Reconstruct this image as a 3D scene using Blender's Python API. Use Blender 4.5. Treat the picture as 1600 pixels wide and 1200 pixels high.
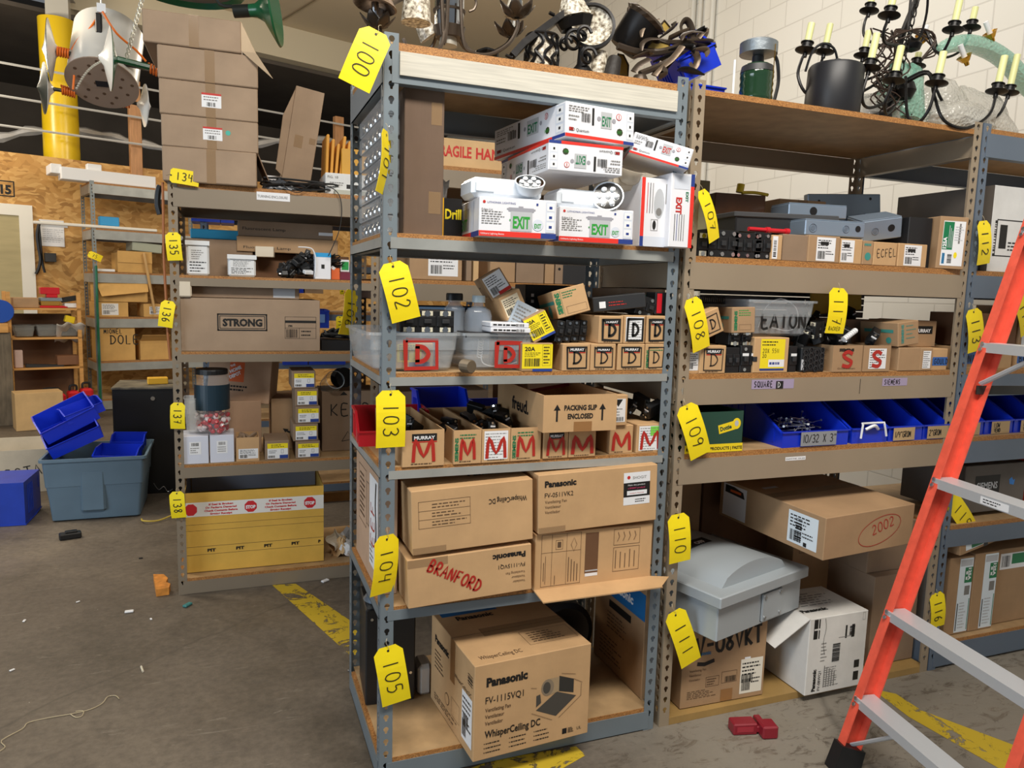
import bpy, bmesh, math, random
from mathutils import Vector, Matrix, Euler, noise
random.seed(7)
for o in list(bpy.data.objects): bpy.data.objects.remove(o)
SC = bpy.context.scene
COL = SC.collection
PI = math.pi
# ---------------------------------------------------------------- camera
CP = Vector((-0.39301, -2.03155, 1.46549)); YAW, PIT, ROL, FPX = 0.36596, -0.12284, 0.02882, 1158.12
_fw = Vector((math.sin(YAW)*math.cos(PIT), math.cos(YAW)*math.cos(PIT), math.sin(PIT)))
_r = Vector((math.cos(YAW), -math.sin(YAW), 0)); _u = _r.cross(_fw)
CR = math.cos(ROL)*_r + math.sin(ROL)*_u; CU = -math.sin(ROL)*_r + math.cos(ROL)*_u
cd = bpy.data.cameras.new('camera'); cam = bpy.data.objects.new('camera', cd); COL.objects.link(cam)
cd.sensor_fit = 'HORIZONTAL'; cd.sensor_width = 36; cd.lens = 36*FPX/1600; cd.clip_start = .05
M4 = Matrix.Identity(4)
for i, a in enumerate((CR, CU, -_fw)):
    for j in range(3): M4[j][i] = a[j]
M4.translation = CP
cam.matrix_world = M4; SC.camera = cam
# ---------------------------------------------------------------- light
SC.view_settings.view_transform = 'Standard'; SC.view_settings.look = 'None'; SC.view_settings.gamma = 1
SC.view_settings.use_curve_mapping = False; SC.view_settings.exposure = 0.0
W = bpy.data.worlds.new('world'); SC.world = W; W.use_nodes = True
bg = W.node_tree.nodes['Background']; bg.inputs[0].default_value = (.86, .93, 1, 1); bg.inputs[1].default_value = .17
def area(name, loc, tgt, sx, sy, power, col):
    l = bpy.data.lights.new(name, 'AREA'); l.shape = 'RECTANGLE'; l.size = sx; l.size_y = sy; l.energy = power; l.color = col
    o = bpy.data.objects.new(name, l); COL.objects.link(o); o.location = loc
    o.rotation_euler = (Vector(tgt)-Vector(loc)).to_track_quat('-Z', 'Y').to_euler(); return o
area('dock_door_daylight', (-6.5, -2.5, 2.0), (0, .6, 1.0), 3.5, 3.4, 230, (.76, .88, 1))
area('ceiling_lamp_light', (.3, -1.9, 4.1), (.7, .2, .4), 2.6, .6, 172, (1, .94, .85))
area('ceiling_lamp_light', (-2.6, 3.0, 3.0), (-1.8, 4.5, 0), 2.4, .4, 70, (1, .86, .66))
area('ceiling_lamp_light', (1.6, 2.2, 4.4), (3.2, 3.2, 1.0), 2.6, .5, 62, (1, .94, .86))
def fill_point(name, loc, power, col, r=.25):
    l = bpy.data.lights.new(name, 'POINT'); l.energy = power; l.color = col; l.shadow_soft_size = r; o = bpy.data.objects.new(name, l); COL.objects.link(o); o.location = loc
fill_point('loft_fill_light', (-3.4, 6.6, 3.6), 120, (1, .86, .66)); fill_point('loft_fill_light', (.6, 5.2, 3.6), 85, (1, .88, .70))  # added point fills that brighten ceiling, beam and board wall; no fixture there
# ---------------------------------------------------------------- pixel -> place helpers (measured positions)
def ray(x, y): return (_fw*1.0 + CR*((x-800)/FPX) - CU*((y-600)/FPX))
def atY(x, y, Y): d = ray(x, y); return CP + d*((Y-CP.y)/d.y)
def atZ(x, y, Z): d = ray(x, y); return CP + d*((Z-CP.z)/d.z)
def atX(x, y, X): d = ray(x, y); return CP + d*((X-CP.x)/d.x)
def proj(p):
    d = Vector(p)-CP; z = d.dot(_fw); return (800+FPX*d.dot(CR)/z, 600-FPX*d.dot(CU)/z)
# ---------------------------------------------------------------- mesh builder
class MB:
    def __init__(s): s.v = []; s.f = []
    def add(s, vs, fs, M=None):
        n = len(s.v)
        for p in vs:
            p = Vector(p); s.v.append(M @ p if M else p)
        for f in fs: s.f.append([i+n for i in f])
        return s
    def box(s, x0, y0, z0, x1, y1, z1, M=None):
        return s.add([(x0,y0,z0),(x1,y0,z0),(x1,y1,z0),(x0,y1,z0),(x0,y0,z1),(x1,y0,z1),(x1,y1,z1),(x0,y1,z1)],
              [(0,3,2,1),(4,5,6,7),(0,1,5,4),(1,2,6,5),(2,3,7,6),(3,0,4,7)], M)
    def cbox(s, x0, y0, z0, x1, y1, z1, b=.003, M=None):   # box with bevelled edges
        b = min(b, abs(x1-x0)*.45, abs(y1-y0)*.45, abs(z1-z0)*.45)
        bm = bmesh.new(); bmesh.ops.create_cube(bm, size=1)
        for v in bm.verts: v.co = Vector((x0+(v.co.x+.5)*(x1-x0), y0+(v.co.y+.5)*(y1-y0), z0+(v.co.z+.5)*(z1-z0)))
        bmesh.ops.bevel(bm, geom=list(bm.edges), offset=b, segments=1, affect='EDGES')
        bm.verts.index_update(); s.add([v.co.copy() for v in bm.verts], [[v.index for v in f.verts] for f in bm.faces], M); bm.free(); return s
    def prism(s, poly, h, M=None):    # poly in xy, extruded +z
        n = len(poly); vs = [(p[0], p[1], 0) for p in poly]+[(p[0], p[1], h) for p in poly]
        fs = [list(range(n))[::-1], list(range(n, 2*n))]+[(i, (i+1) % n, (i+1) % n+n, i+n) for i in range(n)]
        return s.add(vs, fs, M)
    def lathe(s, prof, n=20, M=None, a0=0, a1=2*PI):
        m = len(prof); full = abs(a1-a0-2*PI) < 1e-6; k = n if full else n+1
        vs = []; fs = []
        for i in range(k):
            a = a0+(a1-a0)*i/n
            for r, z in prof: vs.append((r*math.cos(a), r*math.sin(a), z))
        for i in range(n):
            j = (i+1) % k
            for q in range(m-1): fs.append((i*m+q, j*m+q, j*m+q+1, i*m+q+1))
        return s.add(vs, fs, M)
    def cyl(s, p0, p1, r, r2=None, n=14):
        p0 = Vector(p0); p1 = Vector(p1); d = p1-p0; r2 = r if r2 is None else r2
        M = Matrix.Translation(p0) @ d.to_track_quat('Z', 'Y').to_matrix().to_4x4(); L = d.length
        vs = [(r*math.cos(2*PI*i/n), r*math.sin(2*PI*i/n), 0) for i in range(n)]+[(r2*math.cos(2*PI*i/n), r2*math.sin(2*PI*i/n), L) for i in range(n)]
        return s.add(vs, [list(range(n))[::-1], list(range(n, 2*n))]+[(i, (i+1) % n, (i+1) % n+n, i+n) for i in range(n)], M)
    def tube(s, pts, r, n=7, k=4, smooth=True, flat=None):
        P = [Vector(p) for p in pts]
        if smooth and len(P) > 2:
            Q = []
            for i in range(len(P)-1):
                a = P[max(i-1, 0)]; b = P[i]; c = P[i+1]; d = P[min(i+2, len(P)-1)]
                for t in range(k):
                    t /= k; Q.append(.5*((2*b)+(c-a)*t+(2*a-5*b+4*c-d)*t*t+(3*b-a-3*c+d)*t**3))
            Q.append(P[-1]); P = Q
        R = r if callable(r) else (lambda t: r)
        vs = []; fs = []; up = None
        for i, p in enumerate(P):
            t = (P[min(i+1, len(P)-1)]-P[max(i-1, 0)])
            if t.length < 1e-9: t = Vector((0, 0, 1))
            t.normalize()
            if up is None: up = t.orthogonal().normalized()
            up = (up-t*up.dot(t))
            if up.length < 1e-6: up = t.orthogonal()
            up.normalize(); w = t.cross(up); rr = R(i/(len(P)-1))
            fl = flat or 1
            for j in range(n): a = 2*PI*j/n; vs.append(p+up*rr*math.cos(a)*fl+w*rr*math.sin(a))
        m = len(P)
        for i in range(m-1):
            for j in range(n): fs.append((i*n+j, i*n+(j+1) % n, (i+1)*n+(j+1) % n, (i+1)*n+j))
        fs.append(list(range(n))[::-1]); fs.append([(m-1)*n+j for j in range(n)])
        return s.add(vs, fs)
    def grid(s, fn, nu, nv):
        vs = [fn(i/nu, j/nv) for j in range(nv+1) for i in range(nu+1)]
        return s.add(vs, [(j*(nu+1)+i, j*(nu+1)+i+1, (j+1)*(nu+1)+i+1, (j+1)*(nu+1)+i) for j in range(nv) for i in range(nu)])
    def build(s, name, mat, parent=None, smooth=False, loc=None, rot=None, thick=0, sub=0, recalc=True, M=None):
        me = bpy.data.meshes.new(name)
        vs = [M @ p for p in s.v] if M else s.v
        me.from_pydata([tuple(p) for p in vs], [], s.f)
        if recalc:
            bm = bmesh.new(); bm.from_mesh(me); bmesh.ops.recalc_face_normals(bm, faces=bm.faces); bm.to_mesh(me); bm.free()
        if smooth:
            me.polygons.foreach_set('use_smooth', [True]*len(me.polygons))
            try: me.set_sharp_from_angle(angle=math.radians(42))
            except Exception: pass
        me.materials.append(mat); me.update()
        o = bpy.data.objects.new(name, me); COL.objects.link(o)
        if parent is not None: o.parent = parent
        if loc is not None: o.location = loc
        if rot is not None: o.rotation_euler = rot
        if thick: m = o.modifiers.new('thickness', 'SOLIDIFY'); m.thickness = thick; m.offset = 0
        if sub: m = o.modifiers.new('smooth', 'SUBSURF'); m.levels = m.render_levels = sub
        return o
def tag(o, label, cat, group=None, kind=None):
    if label: o['label'] = label
    if cat: o['category'] = cat
    if group: o['group'] = group
    if kind: o['kind'] = kind
    return o
def thing(name, label, cat, loc=(0,0,0), rot=(0,0,0), group=None):
    o = bpy.data.objects.new(name, None); COL.objects.link(o); o.empty_display_size = .05
    o.location = loc; o.rotation_euler = rot if not isinstance(rot, (int, float)) else (0, 0, rot)
    return tag(o, label, cat, group)
def struct(o): o['kind'] = 'structure'; return o
def dup(root, loc=None, rot=None, label=None):
    r = root.copy(); COL.objects.link(r)
    if loc is not None: r.location = loc
    if rot is not None: r.rotation_euler = rot if not isinstance(rot, (int, float)) else (0, 0, rot)
    if label: r['label'] = label
    for ch in list(root.children):
        c = ch.copy(); COL.objects.link(c); c.parent = r
        for g in list(ch.children):
            d = g.copy(); COL.objects.link(d); d.parent = c
    return r
# ---------------------------------------------------------------- materials
def lin(c):
    if isinstance(c, str):
        c = c.lstrip('#'); c = [int(c[i:i+2], 16)/255 for i in (0, 2, 4)]
    return tuple((x/12.92 if x <= .04045 else ((x+.055)/1.055)**2.4) for x in c)
_m = {}
def mat(name, col, rough=.6, metal=0, var=.0, vscale=8, bump=0, bscale=60, col2=None, trans=0, alpha=1, emit=None, es=1, coat=0, spec=None, space='Object', stretch=None, detail=4):
    key = name
    if key in _m: return _m[key]
    m = bpy.data.materials.new(name); m.use_nodes = True; nt = m.node_tree; b = nt.nodes['Principled BSDF']
    c = lin(col); b.inputs['Base Color'].default_value = (*c, 1); b.inputs['Roughness'].default_value = rough; b.inputs['Metallic'].default_value = metal
    if trans: b.inputs['Transmission Weight'].default_value = trans
    if alpha < 1: b.inputs['Alpha'].default_value = alpha
    if coat: b.inputs['Coat Weight'].default_value = coat
    if spec is not None: b.inputs['Specular IOR Level'].default_value = spec
    if emit: b.inputs['Emission Color'].default_value = (*lin(emit), 1); b.inputs['Emission Strength'].default_value = es
    if var or bump or col2:
        tc = nt.nodes.new('ShaderNodeTexCoord'); src = tc.outputs[space]
        if stretch:
            mp = nt.nodes.new('ShaderNodeMapping'); mp.inputs['Scale'].default_value = stretch; nt.links.new(src, mp.inputs[0]); src = mp.outputs[0]
    if var or col2:
        n = nt.nodes.new('ShaderNodeTexNoise'); n.inputs['Scale'].default_value = vscale; n.inputs['Detail'].default_value = detail
        nt.links.new(src, n.inputs['Vector']); rp = nt.nodes.new('ShaderNodeValToRGB')
        c2 = lin(col2) if col2 else tuple(x*(1-var) for x in c)
        rp.color_ramp.elements[0].position = .35; rp.color_ramp.elements[1].position = .65
        rp.color_ramp.elements[0].color = (*c2, 1); rp.color_ramp.elements[1].color = (*(c if col2 else tuple(min(1, x*(1+var*.5)) for x in c)), 1)
        nt.links.new(n.outputs['Fac'], rp.inputs[0]); nt.links.new(rp.outputs[0], b.inputs['Base Color'])
    if bump:
        n2 = nt.nodes.new('ShaderNodeTexNoise'); n2.inputs['Scale'].default_value = bscale; n2.inputs['Detail'].default_value = 3; nt.links.new(src, n2.inputs['Vector'])
        bp = nt.nodes.new('ShaderNodeBump'); bp.inputs['Strength'].default_value = bump; bp.inputs['Distance'].default_value = .004
        nt.links.new(n2.outputs['Fac'], bp.inputs['Height']); nt.links.new(bp.outputs[0], b.inputs['Normal'])
    _m[key] = m; return m
def cardboard(name, col):
    if name in _m: return _m[name]
    m = bpy.data.materials.new(name); m.use_nodes = True; nt = m.node_tree; b = nt.nodes['Principled BSDF']; b.inputs['Roughness'].default_value = .72
    b.inputs['Specular IOR Level'].default_value = .25
    tc = nt.nodes.new('ShaderNodeTexCoord'); c = lin(col)
    n = nt.nodes.new('ShaderNodeTexNoise'); n.inputs['Scale'].default_value = 5; n.inputs['Detail'].default_value = 5; n.inputs['Roughness'].default_value = .6
    w = nt.nodes.new('ShaderNodeTexNoise'); w.inputs['Scale'].default_value = 1; w.inputs['Detail'].default_value = 2
    mp = nt.nodes.new('ShaderNodeMapping'); mp.inputs['Scale'].default_value = (170, 170, 3)
    nt.links.new(tc.outputs['Object'], n.inputs['Vector']); nt.links.new(tc.outputs['Object'], mp.inputs[0]); nt.links.new(mp.outputs[0], w.inputs['Vector'])
    rp = nt.nodes.new('ShaderNodeValToRGB'); e = rp.color_ramp.elements; e[0].position = .3; e[1].position = .7
    e[0].color = (*(x*.86 for x in c), 1); e[1].color = (*(min(1, x*1.08) for x in c), 1)
    nt.links.new(n.outputs['Fac'], rp.inputs[0]); nt.links.new(rp.outputs[0], b.inputs['Base Color'])
    bp = nt.nodes.new('ShaderNodeBump'); bp.inputs['Strength'].default_value = .12; bp.inputs['Distance'].default_value = .002
    nt.links.new(w.outputs['Fac'], bp.inputs['Height']); nt.links.new(bp.outputs[0], b.inputs['Normal']); _m[name] = m; return m
CB = cardboard('cardboard_tan', '#c8a276'); CB2 = cardboard('cardboard_brown', '#ab8b69'); CB3 = cardboard('cardboard_grey_brown', '#937c66')
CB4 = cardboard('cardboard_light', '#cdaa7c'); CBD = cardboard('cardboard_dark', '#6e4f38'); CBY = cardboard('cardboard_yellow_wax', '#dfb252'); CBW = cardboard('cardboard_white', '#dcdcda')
CBP = cardboard('cardboard_pinkish', '#c0a086')
WH = mat('paper_white', '#e9eaec', .6); INK = mat('ink_black', '#161514', .6); RED = mat('ink_red', '#c22a22', .55); MRED = mat('marker_red', '#b02a20', .5)
BLU = mat('ink_blue', '#26418f', .55); GRN = mat('ink_green', '#1f9a48', .55); DGRN = mat('ink_dark_green', '#17774b', .55); GRYI = mat('ink_grey', '#7d7b78', .6); LGY = mat('print_light_grey', '#b9bcc0', .5)
TEAL = mat('ink_teal', '#3d8f86', .6); ORN = mat('ink_orange', '#d9632b', .6); YEL = mat('label_yellow', '#f2dc20', .5); TAGY = mat('tag_yellow', '#ffe414', .55, var=.04, vscale=12)
TAPE = mat('packing_tape_clear', '#a98a66', .18, spec=.6, alpha=.55); TAPEB = mat('packing_tape_brown', '#9a6f44', .3)
BROWNI = mat('ink_brown', '#5d4632', .6); STEEL = mat('bare_steel', '#b4b6b8', .35, metal=.9, bump=.05); DKS = mat('steel_dark', '#2c2c2e', .4, metal=.5)
BLK = mat('plastic_black', '#161719', .45, bump=.05); BLK2 = mat('plastic_charcoal', '#2b2c2e', .5); WPL = mat('plastic_white', '#e4e6e8', .3); CREAM = mat('plastic_cream', '#d9cdb8', .4)
BIN = mat('plastic_bin_blue', '#1433c4', .3, var=.06, vscale=5); BIN2 = mat('plastic_bin_blue_worn', '#2040b0', .4, var=.12, vscale=9); BINR = mat('plastic_bin_red', '#c8202c', .35); TOTE = mat('plastic_tote_slate', '#61788a', .42, var=.08, vscale=5)
TOTED = mat('plastic_tote_blue_grey', '#49637f', .45, var=.05)
BRASS = mat('brass', '#c99a3a', .25, metal=1); CHR = mat('chrome', '#d8dadc', .12, metal=1)
def clear(name, col, alpha, rough=.12):
    return mat(name, col, rough, alpha=alpha, spec=.7)
CLR = clear('plastic_clear', '#d6dce0', .27); CLR2 = clear('plastic_film', '#e6ebee', .3, .08)
# ---------------------------------------------------------------- printing on faces
_tc = {}
def glyphs(s, bold=0.0, shear=0.0):
    k = (s, bold, shear)
    if k in _tc: return _tc[k]
    c = bpy.data.curves.new('t', 'FONT'); c.body = s; c.size = 1; c.resolution_u = 2; c.offset = bold; c.shear = shear; c.fill_mode = 'FRONT'
    o = bpy.data.objects.new('t', c); me = o.to_mesh()
    vs = [(v.co.x, v.co.y) for v in me.vertices]; fs = [tuple(p.vertices) for p in me.polygons]
    o.to_mesh_clear(); bpy.data.objects.remove(o); bpy.data.curves.remove(c)
    x0 = min((v[0] for v in vs), default=0); x1 = max((v[0] for v in vs), default=1)
    r = ([(x-x0, y) for x, y in vs], fs, x1-x0); _tc[k] = r; return r
ST = {'0':[[(.5,0),(.15,.15),(.05,.5),(.2,.9),(.5,1),(.85,.85),(.95,.5),(.8,.12),(.5,0)]], '1':[[(.5,1),(.5,0)]], '2':[[(.1,.8),(.35,1),(.75,.9),(.8,.65),(.4,.3),(.1,.02),(.9,.05)]],
 '3':[[(.1,.9),(.5,1),(.85,.8),(.6,.55),(.4,.52),(.85,.4),(.8,.1),(.4,0),(.1,.12)]], '4':[[(.2,1),(.1,.5),(.85,.5)],[(.8,.95),(.7,0)]], '5':[[(.9,1),(.25,1),(.2,.6),(.6,.62),(.85,.35),(.6,.05),(.1,.05)]],
 '6':[[(.75,1),(.3,.7),(.15,.3),(.4,0),(.8,.15),(.75,.45),(.4,.5),(.18,.3)]], '7':[[(.05,.95),(.9,.95),(.45,0)],[(.3,.5),(.85,.55)]], '8':[[(.85,.85),(.5,1),(.2,.8),(.5,.52),(.85,.25),(.5,0),(.15,.2),(.45,.5),(.85,.85)]],
 '9':[[(.85,.85),(.5,1),(.15,.8),(.3,.55),(.7,.6),(.88,.85),(.75,.3),(.6,0)]], 'A':[[(.0,0),(.45,1),(.95,0)],[(.2,.4),(.75,.4)]], 'B':[[(.15,0),(.15,1),(.7,.9),(.65,.58),(.2,.52),(.8,.4),(.75,.08),(.1,0)]],
 'C':[[(.9,.85),(.5,1),(.1,.6),(.15,.15),(.55,0),(.9,.15)]], 'D':[[(.15,0),(.15,1)],[(.0,.98),(.6,.9),(.95,.5),(.6,.1),(.0,.02)]], 'E':[[(.85,1),(.15,1),(.15,0),(.9,0)],[(.15,.52),(.7,.52)]], 'F':[[(.9,1),(.15,1),(.15,0)],[(.15,.52),(.7,.52)]],
 'G':[[(.9,.85),(.5,1),(.1,.6),(.15,.15),(.55,0),(.9,.15),(.9,.45),(.55,.45)]], 'H':[[(.1,0),(.1,1)],[(.85,0),(.85,1)],[(.1,.5),(.85,.5)]], 'I':[[(.5,0),(.5,1)]], 'K':[[(.15,0),(.15,1)],[(.85,1),(.2,.45),(.9,0)]], 'L':[[(.15,1),(.15,0),(.85,0)]],
 'M':[[(.05,0),(.15,1),(.5,.25),(.85,1),(.95,0)]], 'N':[[(.1,0),(.1,1),(.85,0),(.85,1)]], 'O':[[(.5,0),(.1,.3),(.15,.8),(.55,1),(.92,.7),(.85,.2),(.5,0)]], 'P':[[(.15,0),(.15,1),(.75,.92),(.75,.55),(.15,.48)]], 'Q':[[(.5,0),(.1,.3),(.15,.8),(.55,1),(.92,.7),(.85,.2),(.5,0)],[(.6,.25),(.95,-.05)]],
 'R':[[(.15,0),(.15,1),(.75,.92),(.7,.55),(.15,.48),(.9,0)]], 'S':[[(.85,.85),(.5,1),(.15,.8),(.4,.55),(.8,.35),(.6,.03),(.1,.12)]], 'T':[[(.0,1),(1,1)],[(.5,1),(.5,0)]], 'U':[[(.1,1),(.15,.15),(.5,0),(.85,.15),(.9,1)]], 'V':[[(.05,1),(.5,0),(.95,1)]],
 'W':[[(.0,1),(.25,0),(.5,.7),(.75,0),(1,1)]], 'X':[[(.1,0),(.9,1)],[(.1,1),(.9,0)]], 'Y':[[(.05,1),(.5,.5),(.95,1)],[(.5,.5),(.5,0)]], 'Z':[[(.1,1),(.9,1),(.1,0),(.9,0)]], '-':[[(.1,.5),(.9,.5)]], '/':[[(.1,0),(.9,1)]], '"':[[(.3,1),(.3,.75)],[(.7,1),(.7,.75)]], ' ':[], '#':[[(.3,0),(.4,1)],[(.7,0),(.8,1)],[(.1,.3),(.9,.35)],[(.1,.65),(.9,.7)]]}
def smooth2(p, k=3):
    if len(p) < 4: return p
    P = [Vector((a, b, 0)) for a, b in p]; Q = []
    for i in range(len(P)-1):
        a = P[max(i-1, 0)]; b = P[i]; c = P[i+1]; d = P[min(i+2, len(P)-1)]
        for t in range(k):
            t /= k; q = .5*((2*b)+(c-a)*t+(2*a-5*b+4*c-d)*t*t+(3*b-a-3*c+d)*t**3); Q.append((q.x, q.y))
    Q.append(p[-1]); return Q
class Face:
    """drawing surface: origin o, right u, up v, normal n (all local to the thing)"""
    def __init__(s, o, u, v, e=.0006): s.o = Vector(o); s.u = Vector(u).normalized(); s.v = Vector(v).normalized(); s.n = s.u.cross(s.v); s.e = e; s.m = {}; s.lay = 0
    def P(s, a, b, lift=0): return s.o+s.u*a+s.v*b+s.n*(s.e+lift+s.lay*.00003)
    def mb(s, mt, nm='printing'):
        if mt is not getattr(s, 'last', None): s.last = mt; s.lay += 1
        k = (mt.name, nm)
        if k not in s.m: s.m[k] = (MB(), mt, nm); 
        return s.m[k][0]
    def rect(s, x0, y0, x1, y1, mt, nm='printing', lift=0): s.mb(mt, nm).add([s.P(x0,y0,lift), s.P(x1,y0,lift), s.P(x1,y1,lift), s.P(x0,y1,lift)], [(0,1,2,3)]); return s
    def poly(s, pts, mt, nm='printing', lift=0): s.mb(mt, nm).add([s.P(a,b,lift) for a, b in pts], [tuple(range(len(pts)))]); return s
    def frame(s, x0, y0, x1, y1, w, mt, nm='printing', lift=0):
        s.rect(x0,y0,x1,y0+w,mt,nm,lift); s.rect(x0,y1-w,x1,y1,mt,nm,lift); s.rect(x0,y0,x0+w,y1,mt,nm,lift); s.rect(x1-w,y0,x1,y1,mt,nm,lift); return s
    def text(s, t, x, y, size, mt, bold=0, rot=0, width=None, nm='printing', lift=.0004, al='l', shear=0, cond=1):
        vs, fs, w = glyphs(t, bold, shear)
        sx = size*cond if width is None else width/w
        ca, sa = math.cos(math.radians(rot)), math.sin(math.radians(rot)); off = {'l':0, 'c':-w/2, 'r':-w}[al]
        s.mb(mt, nm).add([s.P(x+((a+off)*sx)*ca-(b*size)*sa, y+((a+off)*sx)*sa+(b*size)*ca, lift) for a, b in vs], fs); return s
    def stroke(s, pts, w, mt, nm='handwriting', lift=.0006, sm=True):
        P = smooth2(pts) if sm else pts; m = s.mb(mt, nm); vs = []; n = len(P)
        for i in range(n):
            a = P[max(i-1,0)]; b = P[min(i+1,n-1)]; dx, dy = b[0]-a[0], b[1]-a[1]; L = math.hypot(dx,dy) or 1; nx, ny = -dy/L*w/2, dx/L*w/2
            vs += [s.P(P[i][0]+nx, P[i][1]+ny, lift), s.P(P[i][0]-nx, P[i][1]-ny, lift)]
        m.add(vs, [(2*i, 2*i+1, 2*i+3, 2*i+2) for i in range(n-1)]); return s
    def hand(s, t, x, y, h, mt, w=None, rot=0, asp=.62, gap=.28, nm='handwriting', lift=.0006, shear=0):
        w = w or h*.12; ca, sa = math.cos(math.radians(rot)), math.sin(math.radians(rot)); cx = 0
        for ch in t:
            a_ = asp*(.45 if ch in '1I' else 1)
            for st in ST.get(ch, []):
                pts = []
                for a, b in st:
                    if ch in '1I': a = .5
                    px = (cx+a*a_+shear*b)*h; py = b*h; pts.append((x+px*ca-py*sa, y+px*sa+py*ca))
                s.stroke(pts, w, mt, nm, lift)
            cx += a_+gap*(.7)
        return s
    def lines(s, x0, y0, x1, y1, n, mt, fill=.45, seed=0, nm='printing', lift=.0003, vert=False):   # small lines of unreadable print
        rnd = random.Random(seed+int((x0+y0)*9999)); H = (y1-y0)/n
        for i in range(n):
            yb = y0+H*(i+.5)-H*fill/2; x = x0; xe = x0+(x1-x0)*rnd.uniform(.6, 1)
            while x < xe-(x1-x0)*.02:
                w = min((x1-x0)*rnd.uniform(.06, .2), xe-x); s.rect(x, yb, x+w*.88, yb+H*fill, mt, nm, lift); x += w+(x1-x0)*.02
        return s
    def bars(s, x0, y0, x1, y1, mt=None, n=22, nm='barcode', lift=.0004, horiz=False):
        mt = mt or INK; rnd = random.Random(int(x0*7777+y0*333)+n); 
        tot = (y1-y0) if horiz else (x1-x0); p = 0
        while p < tot:
            w = rnd.choice((1,1,2,3))*tot/n*.35
            if p+w > tot: break
            if horiz: s.rect(x0, y0+p, x1, y0+p+w, mt, nm, lift)
            else: s.rect(x0+p, y0, x0+p+w, y1, mt, nm, lift)
            p += w+rnd.choice((1,1,2))*tot/n*.4
        return s
    def slabel(s, x0, y0, x1, y1, mt=None, top=None, bot=None, seed=0, bar=True, ink=None):   # shipping / product label
        mt = mt or WH; ink = ink or INK; w = x1-x0; h = y1-y0; s.rect(x0,y0,x1,y1,mt,'label')
        if top: s.rect(x0,y1-h*.28,x1,y1,top,'label',.0002)
        if bot: s.rect(x0+w*.5,y0,x1,y0+h*.2,bot,'label',.0002)
        s.lines(x0+w*.07, y0+h*.5, x1-w*.07, y1-h*.08, 4, ink, .4, seed)
        s.lines(x0+w*.5, y0+h*.25, x1-w*.07, y0+h*.46, 2, ink, .4, seed+1)
        if bar: s.bars(x0+w*.08, y0+h*.08, x0+w*.47, y0+h*.42, ink, n=16)
        return s
    def build(s, parent):
        out = []
        for m, mt, nm in s.m.values(): out.append(m.build(nm, mt, parent, recalc=False))
        s.m = {}; return out
def faces(w, d, h, ox=0, oy=0, oz=0):
    return {'f': Face((ox,oy,oz),(1,0,0),(0,0,1)), 'l': Face((ox,oy+d,oz),(0,-1,0),(0,0,1)), 'r': Face((ox+w,oy,oz),(0,1,0),(0,0,1)), 't': Face((ox,oy,oz+h),(1,0,0),(0,1,0)), 'b': Face((ox+w,oy+d,oz),(-1,0,0),(0,0,1))}
class Box:
    """a closed or open carton standing on z: local x = width, y = depth, z = height, origin at its front left bottom corner"""
    def __init__(s, label, x, y, z, w, d, h, rz=0, mt=None, name='cardboard_carton', cat='box', group=None, open=False, rx=0, ry=0, bev=.002, part='carton', tape=None, flaps='', t=.004, fill=None, seam=False, flap_a=35):
        s.w, s.d, s.h = w, d, h; mt = mt or CB; s.mt = mt
        s.o = thing(name, label, cat, (x, y, z), (math.radians(rx), math.radians(ry), math.radians(rz)), group)
        m = MB()
        if not open: m.cbox(0,0,0,w,d,h,bev)
        else:
            m.box(0,0,0,w,d,t); m.box(0,0,t,w,t,h); m.box(0,d-t,t,w,d,h); m.box(0,t,t,t,d-t,h); m.box(w-t,t,t,w,d-t,h)
        m.build(part, mt, s.o)
        s.F = faces(w, d, h)
        if tape:
            for k in tape:
                F = s.F[k[0]]
                if k[0] == 't': F.rect(0, d/2-.024, w, d/2+.024, TAPE, 'tape')
                else:
                    W_ = w if k[0] == 'f' else d
                    if len(k) > 1 and k[1] == 'v': F.rect(W_/2-.024, 0, W_/2+.024, h, TAPE, 'tape')
                    else: F.rect(W_/2-.024, h-.07, W_/2+.024, h, TAPE, 'tape'); F.rect(W_/2-.024, 0, W_/2+.024, .06, TAPE, 'tape')
        if seam: s.F['t'].rect(0, d/2-.0012, w, d/2+.0012, BROWNI, 'seam')
        A = math.radians(flap_a)
        for k in flaps:
            L = (d if k in 'lr' else w); q = min(w, d)*.42
            fm = MB()
            if k == 'f': M = Matrix.Translation((0,0,h)) @ Matrix.Rotation(-A, 4, 'X'); fm.box(.003,-q,0,w-.003,0,.003,M)
            if k == 'b': M = Matrix.Translation((0,d,h)) @ Matrix.Rotation(A, 4, 'X'); fm.box(.003,0,0,w-.003,q,.003,M)
            if k == 'l': M = Matrix.Translation((0,0,h)) @ Matrix.Rotation(A, 4, 'Y'); fm.box(-q,.003,0,0,d-.003,.003,M)
            if k == 'r': M = Matrix.Translation((w,0,h)) @ Matrix.Rotation(-A, 4, 'Y'); fm.box(0,.003,0,q,d-.003,.003,M)
            fm.build('flap', mt, s.o)
    def done(s):
        for f in s.F.values(): f.build(s.o)
        return s.o
def pxbox(label, x0, x1, Y, z, h, d, xy=None, **k):
    """carton whose front face spans image columns x0..x1 at depth Y and stands on z"""
    ym = xy if xy is not None else proj((atY((x0+x1)/2, 600, Y).x, Y, z+h/2))[1]
    a = atY(x0, ym, Y).x; b = atY(x1, ym, Y).x
    return Box(label, a, Y, z, b-a, d, h, **k)
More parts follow.
